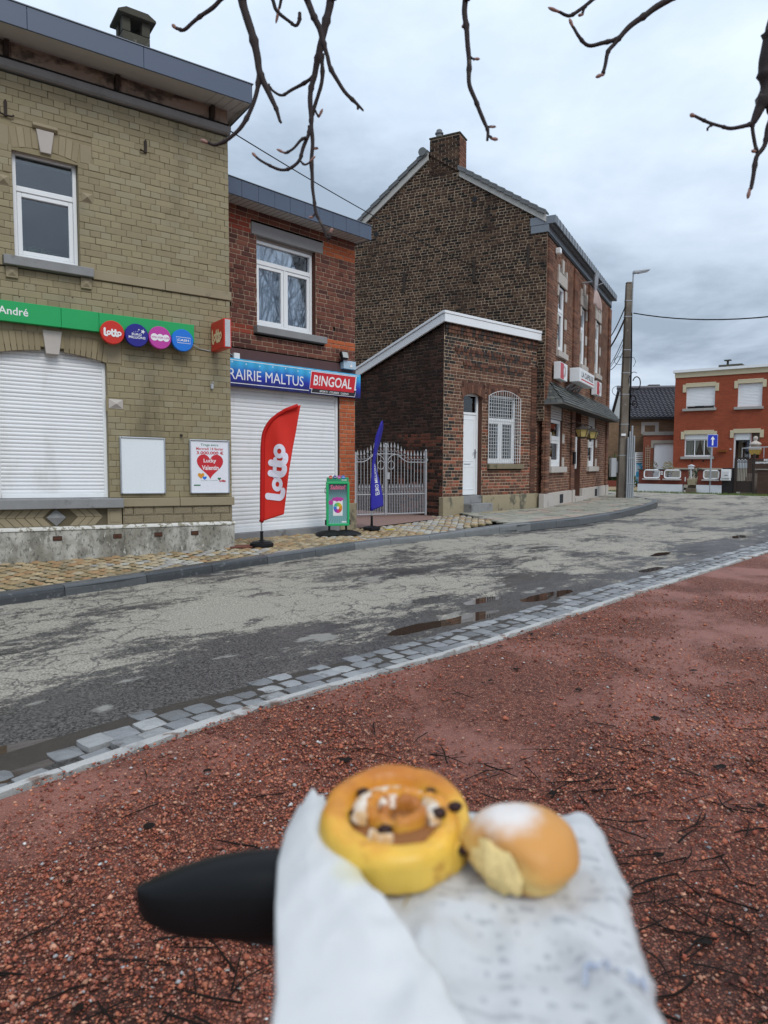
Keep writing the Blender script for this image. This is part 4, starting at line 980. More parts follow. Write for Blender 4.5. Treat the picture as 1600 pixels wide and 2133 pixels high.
for i in range(11):
    cx_ = -3.1+i*.27; cz = 2.835+.012*sin(i*1.7); m_.add([(cx_, yb-.0003, cz)]+[(cx_+.020*cos(a)*(1 if k % 2 else .45), yb-.0003, cz+.020*sin(a)*(1 if k % 2 else .45)) for k, a in enumerate([2*pi*j/12 for j in range(12)])], [(0, j+1, (j+1) % 12+1) for j in range(12)])
m_.obj('floodlight_print', surf('pale_blue_print', (.55, .75, .9), .5), bn)
def slab_(mb, x0, x1, z0, z1, y, sl=.02): return mb.add([(x0-sl, y, z0), (x1-sl, y, z0), (x1+sl, y, z1), (x0+sl, y, z1)], [(0, 1, 2, 3)])
m_ = MB(); slab_(m_, -1.165, -.085, 2.478, 2.63, yb-.001); slab_(m_, -1.20, -.075, 2.545, 2.862, yb-.0014); m_.obj('logo_outline', WPRINT, bn)
m_ = MB(); slab_(m_, -1.155, -.095, 2.487, 2.6, yb-.0022); m_.obj('logo_black', BLKPRINT, bn)
m_ = MB(); slab_(m_, -1.19, -.105, 2.556, 2.852, yb-.003, .024); m_.obj('logo_red', plain('logo_red', (.58, .012, .022), .4), bn)
m_ = MB(); text_to(m_, 'B!NGOAL', -1.12, -.185, 2.615, 2.80, yb-.0038, fat=.016, slant=.14); text_to(m_, 'SPORTS · COURSES · CASINO', -.98, -.27, 2.502, 2.538, yb-.0038, fat=.012, slant=.2); m_.obj('logo_lettering', WPRINT, bn)
# floodlight, boxes
fl = onB('floodlight', 'black floodlight on the red-brown wall above the banner', 'light')
MB().extrx([(-.16, 3.16), (-.10, 3.14), (-.06, 3.26), (-.12, 3.29)], -.47, -.31).obj('housing', BLACKP, fl, bevel=.01)
MB().extrx([(-.166, 3.175), (-.161, 3.17), (-.128, 3.272), (-.133, 3.277)], -.455, -.325).obj('glass', surf('lamp_glass', (.42, .44, .42), .2, .1), fl)
MB().tube([(-.40, -.005, 3.12), (-.40, -.07, 3.12), (-.40, -.085, 3.16)], .016, 6).obj('bracket', BLACKP, fl)
bx = onB('alarm_box', 'white alarm box with blue face under the floodlight', 'alarm box')
MB().box(-.385, -.07, -.10, -.006, 2.985, 3.135).obj('case', surf('pale_blue_case', (.42, .55, .66), .4, .06), bx, bevel=.008)
MB().box(-.23, -.17, -.106, -.1005, 3.02, 3.06).box(-.205, -.195, -.105, -.1005, 3.06, 3.10).obj('emblem', WPRINT, bx)
jb = onB('junction_box', 'small white junction box above the banner by the corner', 'junction box')
MB().box(-2.76, -2.65, -.06, -.014, 2.905, 3.0).obj('case', WHITE, jb, bevel=.006)
MB().tube([(-2.76, -.02, 2.96), (-2.9, -.03, 3.02), (-3.05, -.03, 3.05), (-3.2, -.03, 2.97)], .006, 5).obj('cable', GREYP, jb)

# ================================================================== LOW ANNEX
angC = radians(90-47.7)
hC = thing('brick_annex', 'low brown brick annex with white door, barred window and white roof trim', 'annex', (1.39, 16.51, 0), angC)
palC = jitter_pal([(.128, .060, .040), (.15, .071, .047), (.10, .048, .033), (.175, .084, .055), (.136, .068, .047), (.075, .038, .029)], 14, .8, 1.15)+jitter_pal([(.030, .027, .026), (.045, .036, .032), (.036, .03, .028)], 6)+jitter_pal([(.25, .085, .052), (.29, .10, .06)], 4)
def pickC(u, v):
    soot = (.55 if u < .30 else 0)*(1 if v > .95 else .2)+(.30 if v > 3.7 else 0)+.16*mnoise.noise((u*.9, v*.9, 4))
    if random.random() < soot: return 14+random.randrange(6)
    if v < 2.3 and random.random() < .3: return 20+random.randrange(4)
    return random.randrange(14)
holesC = [(.705, 1.40, .3, 3.02), (1.64, 2.83, 1.24, 2.96), (.66, 1.47, 2.80, 3.16), (1.60, 2.87, 2.86, 3.16), (1.62, 3.04, 1.10, 1.24)]
wC = MB(); m1 = brickwork(hC, hC, lambda a, b: [(0, 3.93)], holesC, .45, 4.52, .0785, .225, .016, palC, pickC, (BRK_C, MOR_C), 300, bond='mixed', recess=.002, proud=.007, depth=.06); wC.add(m1.v, m1.f, 0)
RC = surf('brown_reveal', (.115, .055, .04), .85, .2, 9)
reveal(wC, .705, 1.40, .3, 3.10, .16); reveal(wC, 1.64, 2.83, 1.24, 3.05, .12)
wC.add([(3.93, .003, 0), (3.93, 3.0, 0), (3.93, 3.0, 4.5), (3.93, .003, 4.5)], [(0, 1, 2, 3)], 1)
# side wall towards the gate, falling to the rear
TS = lambda u, y, v: (y, 3.6-u, v)                    # seen from the gate: u runs back to front
palCs = jitter_pal([(.038, .022, .017), (.054, .028, .021), (.029, .019, .016), (.072, .036, .026)], 10)+jitter_pal([(.14, .05, .033), (.18, .062, .038)], 4)
def pickCs(u, v):
    if v < 2.0 and u > 2.1 and random.random() < .45: return 10+random.randrange(4)
    return random.randrange(10)
def spanS(a, b):
    lim = 3.6-(4.52-b)/.317
    return [(max(0, lim if b > 3.4 else 0), 3.598)] if b < 4.5 else []
BRK_CS = surf('damp_sooty_brick', None, .85, .22, 4, .2, 110, .5, 90, .007)
m2 = brickwork(hC, hC, spanS, [], .0, 4.52, .0785, .225, .014, palCs, pickCs, (BRK_CS, MOR_CS), 0, T=TS, bond='mixed', recess=.002, proud=.007, depth=.06)
wC.add(m2.v, m2.f, 2)
wC.obj('wall', [MOR_C, RC, MOR_CS], hC)
for a, b, c, d in ((.62, 1.5, 3.03, 3.2), (1.56, 2.92, 2.97, 3.22), (.62, .70, 2.76, 3.2), (1.405, 1.5, 2.76, 3.2), (1.56, 1.635, 2.83, 3.2), (2.835, 2.92, 2.83, 3.2)): MB().box(a, b, -.0005, .04, c, d).obj('brick_backing', RC, hC)
def pC(nm, mb, mt, bevel=.004, seg=1, **k): return mb.obj(nm, mt, hC, bevel=bevel, seg=seg, **k)
for a, b in ((-.04, .70), (1.405, 3.94)): pC('plinth', MB().box(a, b, -.05, .1, -.1, .448), RENDER_G, .015, 2)
# corbelled courses and framing strips of the panel
def course(u0, u1, v, y, l=.105, hh=.075):
    k = int((u1-u0)/l+.5); l = (u1-u0)/k; m_ = MB()
    for i in range(k): m_.box(u0+i*l+.005, u0+(i+1)*l-.005, y+random.gauss(0, .002), .03, v, v+hh, 0, random.choice(palC[:14]) if random.random() < .7 else palC[15])
    return m_
for v, a, b, yy in ((4.30, 0.0, 3.93, -.035), (4.385, 0.0, 3.93, -.05), (3.91, .36, 3.36, -.03), (3.835, .44, 3.3, -.02), (3.60, .66, 3.05, -.03), (3.525, .74, 2.98, -.02)):
    o = pC('corbel_course', course(a, b, v, yy), BRK_C, .003)
pil = MB()
for i in range(int(3.8/.0785)):
    z0 = .455+i*.0785
    for a, b in ((3.40, 3.62), (3.72, 3.925)):
        if z0 < (3.8 if a < 3.5 else 4.28): pil.box(a+random.gauss(0, .003), b, -.03, .02, z0, z0+.066, 0, random.choice(palC[:14]))
pC('pilaster', pil, BRK_C, .003)
voussoirs(hC, .66, 1.46, 2.83, .12, .21, 12, -.012, .05, BRK_C, 0, pal=palC[:14], flare=.16)
voussoirs(hC, 1.60, 2.88, 2.90, .09, .17, 18, -.012, .05, BRK_C, 0, pal=palC[:14], flare=.10)
# door
d = MB().box(.705, .745, .13, .20, .46, 2.95).box(1.345, 1.40, .13, .20, .46, 2.95).box(.745, 1.345, .13, .20, 2.44, 2.50).extr([(.745, 2.90), (1.345, 2.90), (1.345, 2.98), (1.05, 3.04), (.745, 2.98)], .13, .20)
dr = pC('door', d, WHITE, .006)
MB().box(.75, 1.34, .145, .19, .47, 2.435).obj('leaf', WHITE, dr, bevel=.004)
m_ = MB()
for a, b, c, e_ in ((.82, 1.27, .60, 1.18), (.82, 1.27, 1.30, 2.34)): m_.box(a, b, .138, .1445, c, c+.02).box(a, b, .138, .1445, e_-.02, e_).box(a, a+.02, .138, .1445, c+.02, e_-.02).box(b-.02, b, .138, .1445, c+.02, e_-.02)
m_.obj('panel_moulding', WHITE, dr, bevel=.003)
MB().box(.90, 1.14, .138, .1445, 1.22, 1.245).obj('letter_slot', ALU, dr)
MB().box(1.285, 1.325, .135, .1445, 1.38, 1.60).tube([(1.305, .135, 1.52), (1.305, .10, 1.52), (1.21, .10, 1.52)], .012, 6).obj('handle', ALU, dr)
MB().box(.746, 1.344, .165, .172, 2.501, 2.899).obj('pane', PANE, dr); MB().box(.72, 1.38, .3, .31, 2.45, 3.0).obj('room_back', surf('dark_brown_room', (.03, .018, .014), .9), dr)
for a, b, y, z0, z1 in ((.69, 1.41, -.30, -.05, .27), (.71, 1.395, -.02, .271, .456)): pC('door_step', MB().box(a, b if z1 > .3 else 1.50, y, .14, z0, z1), STONE, .01, 2)
pC('paving_stone', MB().box(1.0, 1.75, -.62, -.31, .0, .072), RENDER_G, .01)
window(hC, 1.645, 2.825, 1.245, 2.96, .08, frame=.05, transom=2.36, mull=(2.235,), sash=.055, curtain=surf('lace_curtain', (.36, .40, .44), .9, .15, 14))
m_ = MB().extr([(1.645, 2.961), (2.825, 2.961), (2.825, 2.985), (2.24, 3.05), (1.645, 2.985)], .08, .13); pC('window_head', m_, WHITE, 0)
pC('sill', MB().extrx([(-.09, 1.11), (.09, 1.11), (.09, 1.243), (-.09, 1.23)], 1.60, 3.03), surf('mossy_sill', (.21, .175, .115), .85, .2, 6, .2, 90, .3, 60, .004, [((.06, .065, .03), 5, .55, .7, (1, 1, 1), .7)]), .01, 2)
gr = thing('window_grille', 'white bar grille over the annex window beside the white door', 'grille', (1.39, 16.51, 0), angC)
WB = plain('white_bars', (.66, .67, .67), .5)
for i in range(15):
    u = 1.60+i*1.28/14; top = 2.93+.15*(1-((u-2.24)/.64)**2)
    MB().tube([(u, -.055, 1.255), (u, -.055, top)], .0055, 5).obj('bar', WB, gr)
for i in range(20):
    z = 1.29+i*.0865; a = 1.595 if z < 2.95 else 1.85; b = 2.885 if z < 2.95 else 2.63
    MB().tube([(a, -.047, z), (b, -.047, z)], .005, 5).obj('bar', WB, gr)
MB().tube([(1.59, -.055, 1.26), (1.59, -.055, 2.93)]+[(1.59+1.30*t, -.055, 2.93+.16*(1-(2*t-1)**2)) for t in np.linspace(0, 1, 9)]+[(2.89, -.055, 1.26)], .008, 6).obj('rim', WB, gr)
# white roof edge on both sides, flat roof behind
def trim(pts, name):
    m_ = MB(); a, b = [Vector(p) for p in pts]; return m_
pC('roof_trim', MB().box(-.10, 4.02, -.115, -.06, 4.515, 4.70), PAINTW, .006)
pC('roof_trim', MB().box(-.12, 4.04, -.13, -.04, 4.702, 4.765), PAINTW, .006)
for dz0, dz1, x0, x1 in ((4.515, 4.70, -.10, -.05), (4.702, 4.765, -.12, -.03)):
    m_ = MB().extrx([(-.06 if dz1 < 4.72 else -.04, dz0), (3.7, dz0-3.76*.317), (3.7, dz1-3.76*.317), (-.06 if dz1 < 4.72 else -.04, dz1)], x0, x1); pC('roof_trim', m_, PAINTW, .006)
m_ = MB().add([(-.09, -.05, 4.74), (3.98, -.05, 4.74), (3.98, 3.6, 3.6), (-.09, 3.6, 3.6)], [(0, 1, 2, 3)]); pC('roof', m_, surf('bitumen_roof', (.06, .06, .065), .9), 0)

# ================================================================== CORNER PUB
angP = radians(90-27.3)
hP = thing('corner_pub', 'tall dark brick corner pub with slate awning and steep tiled gable roof', 'pub', (4.28, 18.85, 0), angP)
palP = jitter_pal([(.050, .029, .021), (.062, .035, .024), (.034, .022, .017), (.082, .046, .031), (.020, .016, .014), (.10, .06, .038), (.052, .029, .02)], 20, .75, 1.2)
palPf = jitter_pal([(.175, .083, .054), (.205, .098, .064), (.14, .068, .046), (.235, .115, .072), (.165, .085, .058)], 14, .8, 1.15)
GD = 7.35                                             # depth of the gable wall
TG = lambda u, y, v: (y, GD-u, v)                     # u from the rear (left as seen) to the front corner
AP = 3.45                                             # ridge, measured from the front corner
def roofz(t): return 7.62+.652*t if t < AP else 9.87-.72*(t-AP)
def spanG(a, b):
    o0, o1 = 0.0, GD
    if b > 7.60:
        t0 = (b-7.62)/.652; t1 = AP+(9.87-b)/.72
        if t0 >= t1: return []
        o1 = GD-max(t0, .0); o0 = max(0, GD-t1)
    return [(o0, o1-.002)]
def pickG(u, v): return random.randrange(20)
BRK_G = BRK_P
wP = MB()
m1 = brickwork(hP, hP, spanG, [], 2.4, 9.85, .0775, .205, .019, palP, pickG, (BRK_G, MOR_P), 300, T=TG, bond='mixed', recess=.002, proud=.008, depth=.06, jit=.005, Trot=-pi/2)
wP.add(m1.v, m1.f, 0)
holesP = [(1.28, 2.10, 4.42, 6.30), (4.33, 5.05, 4.42, 6.30), (6.78, 7.55, 4.42, 6.30), (.72, 2.12, 1.15, 2.95), (5.93, 7.25, 1.15, 2.95), (3.65, 4.75, 0, 2.95),
          (1.17, 2.24, 6.30, 6.80), (4.2, 5.2, 6.3, 6.8), (6.63, 7.7, 6.3, 6.8)]
m2 = brickwork(hP, hP, lambda a, b: [(0, 9.64)], holesP, .44, 7.4, .0775, .215, .016, palPf, lambda u, v: random.randrange(14), (BRK_C, MOR_B), 0, bond='mixed', recess=.002, proud=.007, depth=.06)
wP.add(m2.v, m2.f, 1)
for h in holesP[:6]: reveal(wP, h[0], h[1], h[2], h[3], .2, m=2)
wP.add([(9.64, 0, 0), (9.64, GD, 0), (9.64, GD, 7.4), (9.64, AP, 9.8), (9.64, 0, 7.5)], [(0, 1, 2, 3, 4)], 1); wP.add([(0, GD, 0), (9.64, GD, 0), (9.64, GD, 7), (0, GD, 7)], [(3, 2, 1, 0)], 1)
wP.obj('wall', [MOR_P, MOR_B, RC], hP)
def pP(nm, mb, mt, bevel=.004, seg=1, **k): return mb.obj(nm, mt, hP, bevel=bevel, seg=seg, **k)
for a, b, y in ((-.03, 3.35, -.05), (3.36, 3.64, -.09), (4.76, 5.1, -.09), (5.11, 9.2, -.05), (9.21, 9.68, -.09)): pP('plinth', MB().box(a, b, y, .1, -.15, .438), PSTONE, .012, 2)
for a in (1.75, 7.1): pP('cellar_opening', MB().box(a, a+.42, -.056, -.051, .10, .36), DARK, 0)
pP('door_step', MB().box(3.65, 4.75, -.12, .25, -.1, .2), PSTONE, .01)
# pilasters
for a, b in ((0.02, .42), (3.15, 3.62), (5.35, 5.6), (9.2, 9.64)):
    m_ = MB(); k = int(6.8/.0775)
    for i in range(k):
        z0 = .442+i*.0775
        if z0 > 7.28 or (a == 5.35 and z0 < 4): continue
        m_.box(a+random.gauss(0, .003), b+random.gauss(0, .003), -.06, .02, z0, z0+.066, 0, random.choice(palPf))
    pP('pilaster', m_, BRK_C, .003)
# windows upstairs with stone heads, keystones and quoins
for a, b in ((1.28, 2.10), (4.33, 5.05), (6.78, 7.55)):
    window(hP, a, b, 4.44, 6.28, .04, frame=.075, transom=5.62, sash=.075, curtain=CURT if a < 2 else None)
    pP('lintel', MB().box(a-.10, b+.14, -.04, .15, 6.30, 6.62), PSTONE, .008)
    for c in (a-.10, b+.02): pP('head_block', MB().box(c, c+.12, -.04, .05, 6.622, 6.80), PSTONE, .006)
    pP('keystone', MB().extr([((a+b)/2-.08, 6.63), ((a+b)/2+.08, 6.63), ((a+b)/2+.13, 7.02), ((a+b)/2-.13, 7.02)], -.05, .05), PSTONE, .006)
    for z in (4.44, 5.15, 5.95):
        for c, e_ in ((a-.12, a), (b, b+.16)): pP('quoin', MB().box(c+.002, e_-.002, -.035, .12, z, z+.30), PSTONE, .006)
    pP('sill', MB().box(a-.14, b+.18, -.10, .12, 4.27, 4.438), PSTONE, .008)
for a, b in ((.72, 2.12), (5.93, 7.25)):
    window(hP, a+.02, b-.02, 1.17, 2.5, .06, frame=.085, transom=1.98, sash=.085, pane=PANE_D)
    m_ = MB()
    for i in range(6): m_.box(a, b, .03+random.gauss(0, .001), .10, 2.52+i*.07, 2.58+i*.07)
    pP('shutter_casing', m_, SOFFIT, .004)
    for c, e_ in ((a-.14, a), (b, b+.16)):
        for z in (1.17, 1.85): pP('quoin', MB().box(c+.002, e_-.002, -.035, .12, z, z+.27), PSTONE, .006)
    pP('sill', MB().box(a-.2, b+.25, -.11, .15, 1.0, 1.165), PSTONE, .008)
    m_ = MB()
    for z in (1.4, 2.05): m_.box(a+.15, a+.6, .4, .42, z, z+.32)
    m_.obj('poster', surf('orange_poster', (.45, .10, .05), .6), hP)
dd = MB().box(3.65, 3.75, .18, .26, .2, 2.5).box(4.65, 4.75, .18, .26, .2, 2.5).box(3.75, 4.65, .18, .26, 2.4, 2.5).box(3.75, 4.65, .2, .25, .2, 2.395)
pP('door', dd, surf('dark_door', (.05, .035, .03), .5, .2, 9), .006)
pP('letter_box', MB().box(3.30, 3.52, -.12, -.062, 1.25, 1.62), BLACKP, .01)
pP('menu_panel', MB().box(3.64, 3.70, -.10, -.05, 1.1, 2.1), WHITE, .006)
# iron ties on the gable, vents, lamp
for t, z in ((4.166, 6.2), (2.027, 6.25), (.5, 6.45)):
    m_ = MB().box(-.05, -.008, t-.035, t+.035, z, z+.6); pP('wall_tie', m_, IRON, .008)
for t, z in ((2.03, 8.5), (5.1, 8.0)): pP('vent_hole', MB().lathe([(.07, 0), (.07, .012)], n=12).mapv(lambda p: (-p[2]-.008, p[0]+t, p[1]+z)), DARK, 0)
pP('camera_box', MB().box(.80, .95, -.16, -.01, 6.98, 7.14), WHITE, .02)
# roof, verges, tiles
ROOFT = surf('grey_roof_tile', (.15, .16, .165), .75, .15, 6, .12, 70, .25, 60, .004)
VER = surf('pale_verge_board', (.46, .45, .42), .75, .12, 5)
m_ = MB().add([(-.05, -.2, 7.62-.13), (9.75, -.2, 7.62-.13), (9.75, AP, 9.97), (-.05, AP, 9.97), (9.75, GD+.3, 6.98), (-.05, GD+.3, 6.98)], [(0, 1, 2, 3), (3, 2, 4, 5)]); pP('roof', m_, ROOFT, 0)
CH0, CH1 = 2.50, 3.40
def verge(t0, t1, k):
    a, b = roofz(t0), roofz(t1); m_ = MB().extrx([(t0, a-.06), (t1, b-.06), (t1, b+.15), (t0, a+.15)], -.075, -.012); pP('verge_board', m_, VER, .004)
    for i in range(k):
        p0 = t0+(t1-t0)*i/k; p1 = t0+(t1-t0)*(i+1.12)/k; z0 = roofz(p0); z1 = roofz(p1); lo_ = z0 < z1
        h0, h1 = (.19, .155) if lo_ else (.155, .19)
        m_ = MB().extrx([(p0, z0+h0), (p1, z1+h1), (p1, z1+h1+.055), (p0, z0+h0+.055)], -.13, .22); m_.extrx([(p0, z0+h0-.07), (p1, z1+h1-.07), (p1, z1+h1), (p0, z0+h0)], -.13, -.10)
        pP('verge_tile', m_, ROOFT, .006)
verge(.03, CH0-.02, 11); verge(3.42, GD+.25, 14)
pP('ridge_tile', MB().tube([(-.16, AP+.12, 10.02), (9.8, AP+.12, 10.02)], .12, 10), ROOFT, 0)
# chimney of separate bricks
cb = MB().box(.008, .52, CH0+.008, CH1-.012, 9.2, 10.36); chm = pP('chimney', cb, MOR_P, 0)
bm = MB(); k = int(1.01/.0775)
for i in range(k):
    z0 = 9.33+i*.0775
    for (ax, n_) in (('x-', 5), ('y-', 3)):
        L_ = (CH1-CH0) if ax == 'x-' else .532
        l = .215; x = -(.107 if i % 2 else 0)
        while x < L_-.01:
            a, b = max(x+.009, 0), min(x+l-.009, L_); x += l
            if b-a < .03: continue
            c = random.choice(palP) if ax == 'x-' else random.choice(palPf[:6])
            if ax == 'x-': bm.box(0, .03, CH0+a, CH0+b, z0, z0+.066, 0, c)
            else: bm.box(a, b, CH0, CH0+.03, z0, z0+.066, 0, c)
b_ = bm.obj('brickwork', BRK_P, chm); b_['kind'] = 'stuff'
MB().box(-.02, .55, CH0-.02, CH1+.02, 10.365, 10.41).obj('chimney_cap', CONC, chm, bevel=.01)
m_ = MB(); m_.lathe([(.09, 0), (.09, .16), (.12, .17), (.12, .20), (.085, .21), (.085, .27), (.05, .30)], (.25, 3.22, 10.41), 12); m_.obj('chimney_pot', surf('zinc_pot', (.2, .21, .22), .5, .1), chm, smooth=False)
# eaves: zinc box gutter
pP('eaves_box', MB().box(-.05, 9.78, -.22, .46, 7.53, 7.735), ZINC2, .006); pP('eaves_box', MB().box(-.045, 9.7, -.04, .44, 7.33, 7.525), ZINC2, .006)
pP('dark_frieze', MB().box(.0, 9.7, -.035, -.007, 7.25, 7.40), DARK, 0)
for i in range(27): pP('standing_seam', MB().box(.08+i*.36, .10+i*.36, -.234, -.222, 7.535, 7.73), ZINC2, .002)
# slate awning
m_ = MB().add([(.30, 0, 3.49), (9.3, 0, 3.49), (9.75, -.52, 2.87), (-.02, -.52, 2.87), (-.02, 0, 2.87), (9.75, 0, 2.87)], [(3, 2, 1, 0), (4, 3, 0), (5, 1, 2), (3, 4, 5, 2)]); aw = pP('awning', m_, surf('awning_board', (.05, .045, .04), .8), 0)
sl = MB(); slc = [(.10, .105, .10), (.13, .135, .125), (.085, .09, .09), (.15, .15, .13), (.115, .12, .115)]
for r in range(7):
    f0 = r/7; f1 = (r+1.35)/7
    for i in range(46):
        t0 = (i+(r % 2)*.5)/46; t1 = t0+1/46.6
        if t1 > 1: continue
        def pt(f, t): 
            f = min(f, 1.02); x0 = -.02+.32*f; x1 = 9.75-.45*f; return (x0+(x1-x0)*t, -.52+.52*f, 2.87+.62*f)
        a, b, c, d = pt(f0-.02, t0), pt(f0-.02, t1), pt(f1, t1), pt(f1, t0); dz = .016+random.uniform(0, .014); q = .02*random.random()
        up_ = lambda p, h: (p[0], p[1]-h*.75, p[2]+h*.65)
        P = [up_(a, dz+.012), up_(b, dz+.012), up_(c, .006), up_(d, .006), up_(a, dz), up_(b, dz)]
        sl.add(P, [(0, 1, 2, 3), (4, 5, 1, 0)], 0, random.choice(slc))
for r in range(7):
    f0 = r/7; f1 = (r+1.3)/7
    for i in range(3):
        t0 = i/3; t1 = (i+1)/3-.02
        def pe(f, t): f = min(f, 1); y0 = -.52+.52*f; return (-.02+.32*f-.012, y0*(1-t), 2.87+.62*f)
        sl.add([pe(f0, t0), pe(f0, t1), pe(f1, t1), pe(f1, t0)], [(3, 2, 1, 0)], 0, random.choice(slc))
o = sl.obj('slate_covering', SLATE, aw); o['kind'] = 'stuff'
MB().box(-.03, 9.76, -.535, -.50, 2.83, 2.868).box(-.035, -.005, -.5, 0, 2.83, 2.868).obj('edge_board', surf('weathered_board', (.16, .15, .14), .85, .2), aw, bevel=.004)
# cloth and dish under the eaves
dish = thing('satellite_dish', 'grey satellite dish with torn pale cloth hanging below the pub eaves', 'satellite dish', (4.28, 18.85, 0), angP)
DX = 4.35
m_ = MB(); m_.lathe([(.02, 0), (.16, .02), (.26, .06), (.30, .10)], n=18); m_.mapv(lambda p: (p[0]*.9+DX, -.36-p[2]-.1*p[1], 7.02+p[1])); m_.obj('bowl', surf('dish_grey', (.28, .29, .31), .5), dish)
MB().tube([(DX, -.02, 7.0), (DX, -.38, 7.0)], .025, 6).tube([(DX, -.42, 6.85), (DX+.05, -.7, 6.95)], .015, 6).obj('arm', GALV, dish)
P = []
for i in range(9):
    t = i/8; row = []
    for j in range(9):
        q = j/8; wd = (.25+.75*t)*.95; row.append((DX+.25+(q-.3)*wd*1.5+.35*t, -.33-.05*sin(t*3)+.03*sin(q*9+t*3), 6.98-.62*t-.10*(q-.5)**2*(1 if t > .5 else 0)))
    P.append(row)
cl = MB().grid(P).obj('torn_cloth', surf('thin_cloth', (.52, .40, .37), .9, .2, 8, .1, 60, .2), dish, smooth=True)
cl.modifiers.new('thickness', 'SOLIDIFY').thickness = .004
# light boxes and pub sign
def onP(name, label, cat, group=None): return thing(name, label, cat, (4.28, 18.85, 0), angP, group)
for a, z0, lb in ((.70, 3.58, 'red and white light box nearer the low annex, above the slate awning'), (6.0, 3.62, 'red and white light box beyond the long pub sign')):
    t = onP('light_box', lb, 'sign', 'light boxes on the pub wall')
    MB().box(a, a+.86, -.24, -.06, z0, z0+.47).obj('casing', WHITE, t, bevel=.01)
    MB().box(a+.02, a+.42, -.2445, -.2405, z0+.02, z0+.45).obj('red_panel', plain('beer_red', (.48, .006, .02), .35), t)
    m_ = MB(); ribbon(m_, arc(a+.50, z0+.24, .13, .14, -60, 240, 14), .05, -.2475); ribbon(m_, [(a+.5, z0+.12), (a+.62, z0+.33)], .05, -.2485); m_.obj('emblem', plain('emblem_grey', (.50, .42, .43), .4), t)
    MB().box(a+.3, a+.5, -.07, -.005, z0+.15, z0+.3).obj('bracket', GREYP, t)
t = onP('pub_sign', 'long white pub sign with grey capitals and red line over the slate awning', 'sign')
MB().box(2.0, 4.15, -.50, -.2, 3.63, 4.03).obj('casing', WHITE, t, bevel=.015)
m_ = MB(); text_to(m_, 'LA CAPSULE', 2.25, 3.95, 3.78, 3.95, -.5015, fat=.03); m_.obj('lettering', plain('dark_print', (.07, .07, .08), .5), t)
MB().box(2.2, 4.05, -.5022, -.5005, 3.70, 3.735).obj('red_line', REDPRINT, t)
m_ = MB()
for q in (2.4, 3.0, 3.6): m_.tube([(q, -.02, 3.5), (q+.05, -.2, 3.64)], .03, 6).tube([(q+.25, -.02, 3.45), (q+.1, -.22, 3.64)], .025, 6)
m_.box(2.2, 4.0, -.2, -.16, 3.66, 3.98); m_.obj('bracket', GREYP, t)
LGLASS = surf('amber_lantern_glass', (.55, .43, .16), .3, .2, 14)
for a, lb in ((2.78, 'cream glass lantern nearer the low annex, under the awning'), (4.20, 'cream glass lantern farther along the pub wall, under the awning')):
    t = onP('wall_lantern', lb, 'lantern', 'lanterns under the slate awning')
    m_ = MB(); m_.lathe([(.13, 0), (.20, .21)], (a, -.45, 2.06), 6, sx=1.7); m_.obj('glass', LGLASS, t)
    m_ = MB(); m_.lathe([(.245, .0), (.23, .02), (.03, .12), (.02, .15)], (a, -.45, 2.275), 6, sx=1.7); m_.obj('roof', IRON, t)
    m_ = MB(); m_.lathe([(.12, -.03), (.14, 0)], (a, -.45, 2.055), 6, sx=1.7)
    for j in range(6): m_.tube([(a+1.7*.135*cos(pi/3*j), -.45+.135*sin(pi/3*j), 2.06), (a+1.7*.205*cos(pi/3*j), -.45+.205*sin(pi/3*j), 2.275)], .010, 4)
    m_.tube([(a, -.02, 2.45), (a, -.3, 2.5), (a, -.45, 2.42)], .018, 6); m_.obj('iron_frame', IRON, t)
    m_ = MB(); m_.add([(a-.13, -.645, 2.15), (a+.07, -.645, 2.15), (a+.07, -.66, 2.2)]+[(a-.03+.10*cos(q), -.66, 2.2+.05*sin(q)) for q in np.linspace(.3, pi-.3, 8)]+[(a-.13, -.66, 2.2)], [list(range(12))]); m_.obj('shield_print', plain('shield', (.04, .035, .04), .5), t)

